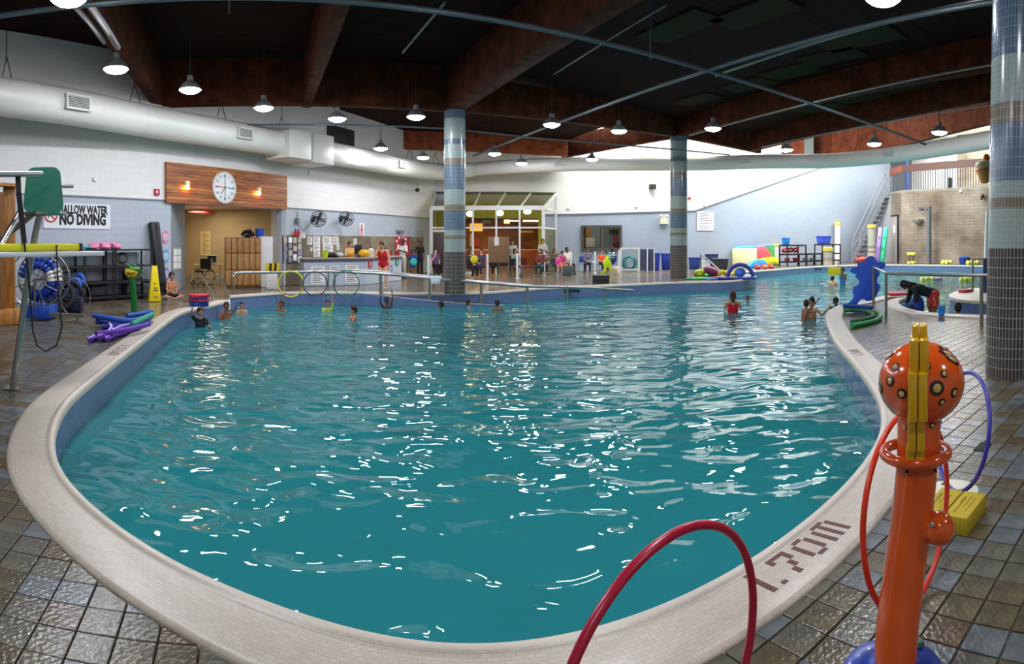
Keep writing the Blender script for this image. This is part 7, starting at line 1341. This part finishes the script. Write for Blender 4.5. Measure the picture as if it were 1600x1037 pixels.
def person(label, loc, rz=0, H=1.65, skin='tan', hair='black', hs=1.0, pel=.5, lean=0.0, side=0.0, twist=0, look=0, nod=0, arms=('down', 'down'), legs=('stand', 'stand'), wear=(), hairlen=0, bun=False, vox=None, build_=1.0, group=None, headtop=None, fine=False, cat='person'):
    """local -Y is the way the person faces. wear = list of (kind, material)"""
    t = thing('person', label, cat, (0, 0, 0), 0, group, local=True); t.location = loc; t.rotation_euler = (0, 0, rz)
    P = Vector((0, 0, pel)); up = Vector((side, -sin(lean), cos(lean))).normalized(); lat = Matrix.Rotation(twist, 3, 'Z') @ Vector((1, 0, 0)); lat = (lat - up * lat.dot(up)).normalized(); fw = up.cross(lat).normalized()
    if fw.y > 0: fw = -fw
    W_ = P + up * .10; Cc = P + up * .205; Nb = P + up * .32; hk = hs
    hd = up.lerp(Vector((0, 0, 1)), .55).normalized() if lean < 1.2 else up
    hd = (hd - Vector((0, 1, 0)) * nod).normalized()
    HC = Nb + hd * (.045 + .065 * hk); b = build_
    S = [Nb - up * .022 + lat * s_ * .102 * b for s_ in (-1, 1)]; Hp = [P + Vector((s_ * .05 * b, 0, -.01)) for s_ in (-1, 1)]
    E_ = []; Wr = []
    for i, s_ in enumerate((-1, 1)):
        e, w_ = ARM[arms[i]] if isinstance(arms[i], str) else arms[i]; E_.append(S[i] + Vector((e[0] * s_, e[1], e[2]))); Wr.append(S[i] + Vector((w_[0] * s_, w_[1], w_[2])))
    K = []; A = []
    for i, s_ in enumerate((-1, 1)):
        k_, a_ = LEG[legs[i]] if isinstance(legs[i], str) else legs[i]; K.append(Hp[i] + Vector((k_[0] * s_, k_[1], k_[2]))); A.append(Hp[i] + Vector((a_[0] * s_, a_[1], a_[2])))
    def torso(mb, g=1.0, top=1.0):
        for s_ in (-1, 1):
            cap(mb, H * (P + lat * s_ * .03 * b), H * (W_ + lat * s_ * .026 * b), .056 * H * g * b, .047 * H * g * b); cap(mb, H * (W_ + lat * s_ * .026 * b), H * (Cc + lat * s_ * .038 * b), .047 * H * g * b, .055 * H * g * b)
            if top: cap(mb, H * (Cc + lat * s_ * .038 * b), H * (Nb - up * .045 + lat * s_ * .05 * b), .055 * H * g * b, .036 * H * g * b)
    mb = MB(); torso(mb)
    for i, s_ in enumerate((-1, 1)):
        cap(mb, H * (Nb - up * .04), H * S[i], .036 * H, .031 * H * b); cap(mb, H * S[i], H * E_[i], .029 * H * b, .022 * H * b); cap(mb, H * E_[i], H * Wr[i], .0225 * H * b, .0145 * H)
        cap(mb, H * Hp[i], H * K[i], .05 * H * b, .034 * H * b); cap(mb, H * K[i], H * (K[i].lerp(A[i], .35)), .033 * H * b, .033 * H * b); cap(mb, H * (K[i].lerp(A[i], .35)), H * A[i], .033 * H * b, .02 * H)
        d = (A[i] - K[i]).normalized(); ft = Vector((0, -.085, -.02)) if d.z < -.5 else Vector((s_ * -.07, -.02, -.01)); cap(mb, H * (A[i] + Vector((0, .01, -.018))), H * (A[i] + ft), .021 * H, .015 * H)
        hd_ = (Wr[i] - E_[i]).normalized(); cap(mb, H * Wr[i], H * (Wr[i] + hd_ * .04), .015 * H, .017 * H)
    cap(mb, H * (Nb - up * .02), H * (HC - hd * .02), .029 * H, .027 * H)
    rl = Matrix.Rotation(look, 3, 'Z') @ (hd.to_track_quat('Z', 'Y').to_matrix()); q = rl
    f_ = (Matrix.Rotation(look, 3, 'Z') @ Vector((0, -1, 0))); f_ = (f_ - hd * f_.dot(hd)).normalized(); r_ = hd.cross(f_)
    q = Matrix((r_, -f_, hd)).transposed(); hr = H * hk
    mb.ell(H * HC, (.046 * hr, .056 * hr, .064 * hr), 16, 12, rot=q); mb.ell(H * HC + q @ Vector((0, -.012, -.035)) * hr, (.034 * hr, .04 * hr, .034 * hr), 12, 8, rot=q)
    mb.ell(H * HC + q @ Vector((0, -.058, -.008)) * hr, (.008 * hr, .012 * hr, .015 * hr), 8, 6, rot=q)
    for s_ in (-1, 1): mb.ell(H * HC + q @ Vector((s_ * .047, .004, -.004)) * hr, (.007 * hr, .012 * hr, .017 * hr), 8, 6, rot=q)
    v_ = vox or (.016 if H * 1 > 1.3 else .013); body = remesh(mb, 'body', skinm[skin], t, v_)
    # five unequal fingers on each hand, bent and joined to the palm
    for i, s_ in enumerate((-1, 1)):
        mb = MB()
        d = (Wr[i] - E_[i]).normalized(); o_ = d.orthogonal().normalized(); o2 = d.cross(o_); pl = Wr[i] + d * .045
        for k in range(4):
            L = (.038, .045, .042, .032)[k]; p0 = pl + o_ * (k - 1.5) * .009; p1 = p0 + d * L * .55 + o2 * .004; p2 = p1 + d * L * .4 + o2 * .012; mb.tube([H * p0, H * p1, H * p2], [.0055 * H, .005 * H, .0035 * H], 6)
        p0 = Wr[i] + d * .015 + o_ * -.014; mb.tube([H * p0, H * (p0 + d * .02 - o_ * .018), H * (p0 + d * .042 - o_ * .02 + o2 * .006)], [.0065 * H, .006 * H, .004 * H], 6)
        mb.build('fingers', skinm[skin], t)
    for s_ in (-1, 1): mb = MB(); mb.ell(H * HC + q @ Vector((s_ * .018, -.0525, .006)) * hr, (.007 * hr, .004 * hr, .0045 * hr), 8, 6, rot=q); mb.build('eye', ink, t)
    mb = MB(); mb.ell(H * HC + q @ Vector((0, -.0535, -.034)) * hr, (.014 * hr, .004 * hr, .004 * hr), 8, 6, rot=q); mb.build('mouth', M('lips', '7a3a34', .5), t)
    # hair
    mb = MB(); mb.ell(H * HC + q @ Vector((0, .008, .018)) * hr, (.055 * hr, .060 * hr, .060 * hr), 16, 12, rot=q)
    mb.ell(H * HC + q @ Vector((0, .024, -.012)) * hr, (.054 * hr, .047 * hr, .052 * hr), 12, 8, rot=q)
    if hairlen:
        for k in range(5): mb.ell(H * (HC + q @ Vector((0, .034 + .004 * k, -.03 - .03 * k * hairlen))), ((.05 - .004 * k) * hr, .028 * hr, .034 * hr), 12, 8, rot=q)
        for s_ in (-1, 1): mb.ell(H * (HC + q @ Vector((s_ * .045, .01, -.045 * hairlen))), (.014 * hr, .03 * hr, .055 * hr), 8, 8, rot=q)
    if bun: mb.ell(H * HC + q @ Vector((0, .03, .075)) * hr, .022 * hr, 10, 8); 
    remesh(mb, 'hair', hairm[hair], t, v_, 2)
    for kind, m_ in wear:
        mb = MB()
        if kind in ('swimsuit', 'tank', 'shirt', 'long'):
            torso(mb, 1.1)
            if kind == 'swimsuit':
                for i in (0, 1): cap(mb, H * (Hp[i] + Vector((0, 0, .02))), H * (Hp[i] + Vector((0, 0, -.02)) ), .056 * H * b, .045 * H * b); cap(mb, H * (Cc + lat * (-1, 1)[i] * .05), H * (Nb + lat * (-1, 1)[i] * .05 - up * .0), .02 * H, .016 * H)
            if kind in ('shirt', 'long'):
                for i in (0, 1): cap(mb, H * (Nb - up * .04), H * S[i], .041 * H, .037 * H * b); cap(mb, H * S[i], H * S[i].lerp(E_[i], .75), .036 * H * b, .03 * H * b)
            if kind == 'long':
                for i in (0, 1): cap(mb, H * S[i], H * E_[i], .036 * H * b, .029 * H * b); cap(mb, H * E_[i], H * Wr[i], .029 * H * b, .021 * H)
        elif kind in ('pants', 'shorts', 'skirt'):
            for s_ in (-1, 1): cap(mb, H * (P + lat * s_ * .03 * b), H * (P + up * .05 + lat * s_ * .028 * b), .062 * H * b, .055 * H * b)
            for i in (0, 1):
                f1 = 1 if kind == 'pants' else .55; cap(mb, H * Hp[i], H * Hp[i].lerp(K[i], f1), .057 * H * b, (.04 if kind == 'pants' else .055) * H * b)
                if kind == 'pants': cap(mb, H * K[i], H * K[i].lerp(A[i], .93), .04 * H * b, .029 * H * b)
            if kind == 'skirt': cap(mb, H * P, H * (Hp[0].lerp(K[0], .6) + Hp[1].lerp(K[1], .6)) / 2, .075 * H, .09 * H)
        elif kind == 'vest':
            for s_ in (-1, 1): cap(mb, H * (W_ + lat * s_ * .03), H * (Nb - up * .05 + lat * s_ * .045), .068 * H, .055 * H)
        elif kind == 'shoes':
            for i in (0, 1): cap(mb, H * (A[i] + Vector((0, .015, -.02))), H * (A[i] + Vector((0, -.09, -.024))), .027 * H, .021 * H)
        remesh(mb, {'long': 'long_sleeved_top', 'tank': 'tank_top', 'shoes': 'shoes', 'vest': 'float_vest'}.get(kind, kind), m_, t, v_, 2)
    if headtop is not None:      # place by the height of the top of the head
        t.location.z = headtop - H * (HC.z + .064 * hk)
    return t
cl = lambda n, c: M('cloth_' + n, c, .85)
red_s = cl('red_swim', 'b3121e')
# swimmers along the far wall: (px, head-top y, d, facing, ...)
def swim(px, yt, d, label, face=0, H=1.3, **k):
    p = at(px, d); k.setdefault('legs', ('stand', 'tread')); k.setdefault('arms', ('fwd', 'fwd')); k.setdefault('hs', 1.15)
    return person(label, (p.x, p.y, 0), face_cam(px) + face, H, headtop=Z(yt, d), vox=k.pop('vox', .018), **k)
swim(313, 480, 13.9, 'swimmer holding the pool edge beneath the kickboard stack', .3, skin='tan', arms=('over', 'fwd'), wear=[('shirt', cl('black_rash', '16181c'))])
swim(354, 472, 15.4, 'swimmer with an arm raised to the head, right of the ladder', 0, skin='brown', arms=('face', 'over'), wear=[('shorts', cl('green_short', '2a7a4a'))])
swim(378, 471.5, 16.7, 'small boy swimmer facing the viewer, right of the ladder', 0, H=1.15, skin='tan')
swim(440, 469.5, 17.2, 'swimmer reaching up to the deck beneath the yellow hoop', -.5, skin='brown', arms=(((.0, .05, .15), (-.09, .12, .31)), 'fwd'))
swim(512, 468.5, 17.3, 'swimmer reaching up between the dark and green hoops', 0, H=1.2, skin='tan', arms=('fwd', 'up'), wear=[('shirt', cl('yellow_rash', 'a8b83c'))])
swim(552.5, 477.5, 15.2, 'dark haired swimmer with a red top, alone in front of the others, looking left', -1.3, H=1.35, skin='tan', wear=[('tank', cl('red_top', 'b02030'))])
swim(605, 464, 17.8, 'dark haired swimmer with an arm up on the ramp wall', .3, skin='dark', arms=('over', 'up'))
swim(689, 470, 17.5, 'swimmer head just left of the middle column base', -1.2, skin='dark', H=1.25)
swim(733, 467, 18, 'swimmer in profile just right of the middle column', 1.4, skin='tan', H=1.3)
swim(777.5, 467.5, 17.3, 'swimmer seen from behind, right of the middle column', 2.9, skin='brown', H=1.3)
swim(1145, 454, 16.7, 'person in a red swimsuit seen from behind in the middle of the pool', pi, H=1.68, skin='light', hair='auburn', hs=1, arms=('fwd', 'fwd'), wear=[('swimsuit', cl('red_back', 'c8142c'))], hairlen=.6)
swim(1168.5, 461.5, 19.6, 'small head of a child in the water beside the person in red', .4, H=1.15, skin='brown')
swim(1255, 469, 15.0, 'child with wet black hair clinging to the adult near the tip', 2.4, H=1.15, skin='brown', lean=.3, arms=('over', 'fwd'))
swim(1268, 465, 15.5, 'adult with goggles and topknot holding a child near the tip of the deck', -.6, H=1.6, skin='tan', hs=1, bun=True, arms=('hold', ((.12, -.02, -.07), (.27, -.06, .06))))
swim(1306, 464.5, 16.0, 'dark haired swimmer with hands at the face behind the tip of the deck', .2, skin='dark', H=1.3, arms=('face', 'face'))
swim(1301, 431, 27.2, 'swimmer seen from behind left of the one with the yellow board', 2.8, skin='light', H=1.5, hs=1.1)
yb = swim(1316.5, 418, 28.2, 'tall bather in blue far out in the pool beside the yellow board', -.4, skin='brown', H=1.65, hs=1, arms=('up', 'face'), wear=[('tank', cl('blue_tank', '2f6aa8'))])
p = atp(1303.5, 423.5, 27.9); mb = MB(); mb.box(p, (.58, .06, .36), face_cam(1303) + .1); mb.build('kickboard', M('board_yellow', 'e6d414', .6), None, bev=.02, label='yellow board held up by the bather in blue far out in the pool', cat='kickboard')
swim(1497, 473, 14.5, 'swimmer seen from behind, head at the coping of the right bay', pi, skin='brown', H=1.35, hs=1.25)
swim(1521, 431.5, 33, 'far swimmer with dark hair beyond the round platform', .2, skin='tan', H=1.5)
swim(1479, 433, 36, 'far swimmer lying in the right pool beside the mauve float', .6, skin='light', H=1.5, lean=.5)
# group in the right bay
p = at(1458, 15.2); person('adult bending over in the right bay, dark top and red floral skirt', (p.x, p.y, -.66), face_cam(1455) - 1.35, 1.8, 'brown', 'black', lean=1.25, pel=.52, arms=(((.02, -.04, -.16), (0, -.1, -.3)), 'down'), wear=[('long', cl('dark_green', '1c2220')), ('skirt', M('floral_red', 'b01c28', .8, col2='d87a4c', ns=18, thr=(.48, .56)))], hairlen=.9, vox=.018, build_=1.35)
swim(1424, 477, 14.5, 'child holding a royal blue vest at the edge of the right bay', .6, H=1.15, skin='brown', wear=[('vest', cl('blue_vest', '1c3c8c'))])
p = at(1417, 15.6); mb = MB(); mb.torus((p.x, p.y, -.05), .26, .09, 22, 9, Matrix.Rotation(R(72), 3, 'X') @ Matrix.Rotation(.3, 3, 'Z')); mb.build('arm_float', M('float_azure', '1f6aa8', .5), None, label='curved mid-blue float between the adult and the red board in the right bay', cat='float')
p = at(1433, 14.9); mb = MB(); mb.ell((p.x, p.y, -.02), (.2, .16, .3), 14, 10); mb.build('back_float', M('float_royal', '1a3c98', .5), None, label='royal blue float worn at the right bay beneath the bending adult', cat='float')
# boy sitting cross-legged
g = G(268, 467); person('boy sitting cross-legged against the grey pillar, bare chested', (g.x, g.y, 0), face_cam(268) + .35, 1.22, 'tan', 'black', hs=1.3, pel=.085, arms=('lap', 'lap'), legs=('cross', 'cross'), wear=[('shorts', cl('black_shorts', '1a1a1c'))], vox=.009, look=-.2, nod=.1)
# reception
p = at(547, 24.0); person('person in a yellow swimsuit standing behind the reception counter', (p.x, p.y, 0), face_cam(547) + .5, 1.63, 'light', 'auburn', arms=('hold', 'hold'), wear=[('swimsuit', cl('yellow_swim', 'e8a81c')), ('shorts', cl('dark_s', '202024'))], build_=1.1, look=.2)
g = G(599, 451); person('person in a red swimsuit leaning on the counter, hand raised to the face', (g.x, g.y, 0), face_cam(599) - .35, 1.64, 'light', 'auburn', lean=.18, nod=.35, arms=('face', 'down'), legs=('stand', 'stand'), wear=[('swimsuit', red_s)], build_=1.15, vox=.013)
p = at(629, 26.3); person('man in a white shirt standing at the end of the counter before the red poster', (p.x, p.y, 0), face_cam(629) - .5, 1.75, 'dark', 'black', arms=('hold', 'hold'), wear=[('shirt', cl('white_shirt', 'd8d4cc')), ('pants', cl('beige_p', 'b8b0a4')), ('shoes', rubber)])
g = G(656, 429); person('woman with long dark hair in a black shirt standing by the panelling', (g.x, g.y, 0), face_cam(656) - .4, 1.66, 'brown', 'black', arms=('hold', 'down'), wear=[('shirt', cl('black_shirt', '1c1a1c')), ('pants', cl('dark_jeans', '20242e')), ('shoes', rubber)], hairlen=.9)
g = G(645, 431); person('child in blue holding a turquoise board beside the woman in black', (g.x, g.y, 0), face_cam(645), 1.22, 'brown', 'black', hs=1.2, arms=('hold', 'hold'), wear=[('long', cl('royal', '1c3a8c')), ('shorts', cl('royal', '1c3a8c'))])
p = at(646, 26.6, .72); mb = MB(); mb.lathe([(.0001, -.03), (.16, -.03), (.16, .03), (.0001, .03)], n=20); fm = frame(p, (cos(face_cam(646)), sin(face_cam(646)), 0)); mb.v = [fm @ v for v in mb.v]; mb.build('round_float', M('float_turq', '2fb0a8', .5), None, bev=.01, label='round turquoise float held by the child in blue', cat='float')
def seat(px, y, label, H=1.6, rz=0, **k):
    g = G(px, y); k.setdefault('arms', ('lap', 'lap')); k.setdefault('legs', ('sit', 'sit')); pel = (.49 / H); return person(label, (g.x, g.y, 0), face_cam(px) + rz, H, pel=pel, vox=k.pop('vox', .02), **k)
jean = cl('jeans', '2a3446'); blackp = cl('black_p', '18181c'); grey_p = cl('grey_p', '4a4844')
seat(680, 430, 'seated woman in a purple top left of the middle column', 1.62, .5, skin='light', arms=('face', 'lap'), wear=[('shirt', cl('purple', '5a3f6a')), ('pants', blackp)])
seat(735, 434, 'seated person holding a yellow round float right of the middle column', 1.6, .6, skin='tan', wear=[('long', cl('dkgrey', '2a2626')), ('pants', blackp)], hairlen=.7)
p = at(741, 25.6, .86); mb = MB(); mb.lathe([(.0001, -.04), (.17, -.04), (.17, .04), (.0001, .04)], n=22); fm = frame(p, (cos(face_cam(741)), sin(face_cam(741)), 0)); mb.v = [fm @ v for v in mb.v]; mb.build('round_float', M('float_yel', 'd8cc1c', .5), None, bev=.015, label='round yellow float right of the middle column', cat='float')
seat(752, 431, 'seated person in plum behind the yellow round float', 1.6, -.4, skin='light', wear=[('long', cl('plum', '4a3a50')), ('pants', jean)])
seat(771, 431.5, 'person in black seated half behind the display board', 1.6, 2.9, skin='tan', wear=[('long', blackp), ('pants', blackp)])
g = at(800.5, 30.8); person('cook in a white shirt standing in the cafe opening behind the display board', (g.x, g.y, 0), face_cam(800), 1.72, 'light', 'brown', arms=('hold', 'hold'), wear=[('shirt', cl('cook_white', 'e0dcd8')), ('pants', blackp), ('shoes', rubber)])
seat(805, 432, 'seated person in grey-green with a floral sleeve right of the display board', 1.62, .5, skin='tan', wear=[('long', M('floral_green', '5a6a58', .85, col2='8a9a84', ns=14)), ('pants', cl('lilac', '6a6078')), ('shoes', rubber)], hairlen=.8)
g = G(849, 430); person('tall man in a grey shirt standing at the right end of the glass lean-to', (g.x, g.y + .6, 0), face_cam(849) + .4, 1.76, 'tan', 'black', arms=('hold', 'lap'), wear=[('shirt', cl('lightgrey', '9a9a98')), ('pants', grey_p), ('shoes', rubber)], look=-.4)
seat(845, 431.5, 'seated woman in teal trousers in front of the standing man', 1.6, -.3, skin='tan', wear=[('long', cl('rust', '6a3430')), ('pants', cl('teal_p', '14484a'))], hairlen=.8)
seat(854, 430.5, 'seated child squeezed beside the woman in teal', 1.25, -.3, skin='light', hs=1.2, wear=[('shirt', cl('olive', '6a5a48')), ('pants', blackp)])
seat(866.5, 428.5, 'seated woman with long hair holding a child in pink', 1.6, .5, skin='tan', arms=('hold', 'hold'), wear=[('long', cl('khaki', '4a463c')), ('pants', grey_p)], hairlen=.9)
p = at(872.5, 27.0); person('small child in bright pink on the lap of the long haired woman', (p.x, p.y, .42), face_cam(872) + .3, 1.0, 'light', 'brown', hs=1.3, pel=.12, arms=('lap', 'lap'), legs=('sit', 'sit'), wear=[('long', cl('pink', 'd8489c')), ('shorts', cl('pink', 'd8489c'))])
seat(879, 429, 'child in orange trousers seated between the pink child and the white post', 1.3, .4, skin='tan', hs=1.2, wear=[('shirt', cl('magenta', 'a83a6a')), ('pants', cl('orange_p', 'd8582a'))])
seat(886, 427.5, 'man in a white shirt seated behind the children', 1.72, .7, skin='brown', wear=[('shirt', cl('white2', 'cfcbc8')), ('pants', grey_p), ('shoes', rubber)])
p = at(886.5, 28.0); mb = MB(); mb.box((p.x, p.y, .26), (.5, .3, .5), face_cam(886)); mb.build('tote_bag', M('bag_slate', '4c5450', .8), None, bev=.05, label='dark grey bag on the floor beside the white post by the children', cat='bag')
seat(919, 426, 'woman in a grey cardigan seated alone with a white sheet on her lap', 1.62, -.1, skin='tan', wear=[('long', cl('cardigan', '74788a')), ('pants', blackp), ('shoes', rubber)], hairlen=.5)
p = at(925, 28.6, .66); mb = MB(); mb.box(p, (.3, .2, .015), .3); mb.build('paper_sheet', paper, None, label='white sheet lying on the lap of the woman in the grey cardigan', cat='paper')
seat(939.5, 426, 'child in a bright orange shirt seated left of the lime figure', 1.35, .5, skin='light', hs=1.15, wear=[('shirt', cl('orange', 'f0501c')), ('pants', blackp)])
seat(948, 425, 'child in a turquoise shirt behind the lime figure', 1.4, -.2, skin='brown', hs=1.1, wear=[('shirt', cl('turq', '4ab8c4')), ('pants', jean)])
stripe = M('striped', 'e8e8e8', .8); nt = stripe.node_tree; tc = nt.nodes.new('ShaderNodeTexCoord'); wv = nt.nodes.new('ShaderNodeTexWave'); wv.bands_direction = 'Z'; wv.inputs['Scale'].default_value = 2.6; cr = nt.nodes.new('ShaderNodeValToRGB'); cr.color_ramp.interpolation = 'CONSTANT'; cr.color_ramp.elements[0].color = hexc('20242c'); cr.color_ramp.elements[1].color = hexc('e8e8e8'); cr.color_ramp.elements[1].position = .5
nt.links.new(tc.outputs['Object'], wv.inputs[0]); nt.links.new(wv.outputs[0], cr.inputs[0]); nt.links.new(cr.outputs[0], nt.nodes['Principled BSDF'].inputs['Base Color'])
seat(956, 424.5, 'person in a black and white striped shirt and jeans seated right of the lime figure', 1.66, -.9, skin='dark', wear=[('shirt', stripe), ('pants', jean), ('shoes', offwhite)])
p = at(962, 29.2); mb = MB(); mb.box((p.x, p.y, .2), (.42, .22, .38), .9); mb.build('satchel', M('bag_beige', 'b8ac94', .8), None, bev=.05, label='beige bag at the feet of the person in stripes', cat='bag')
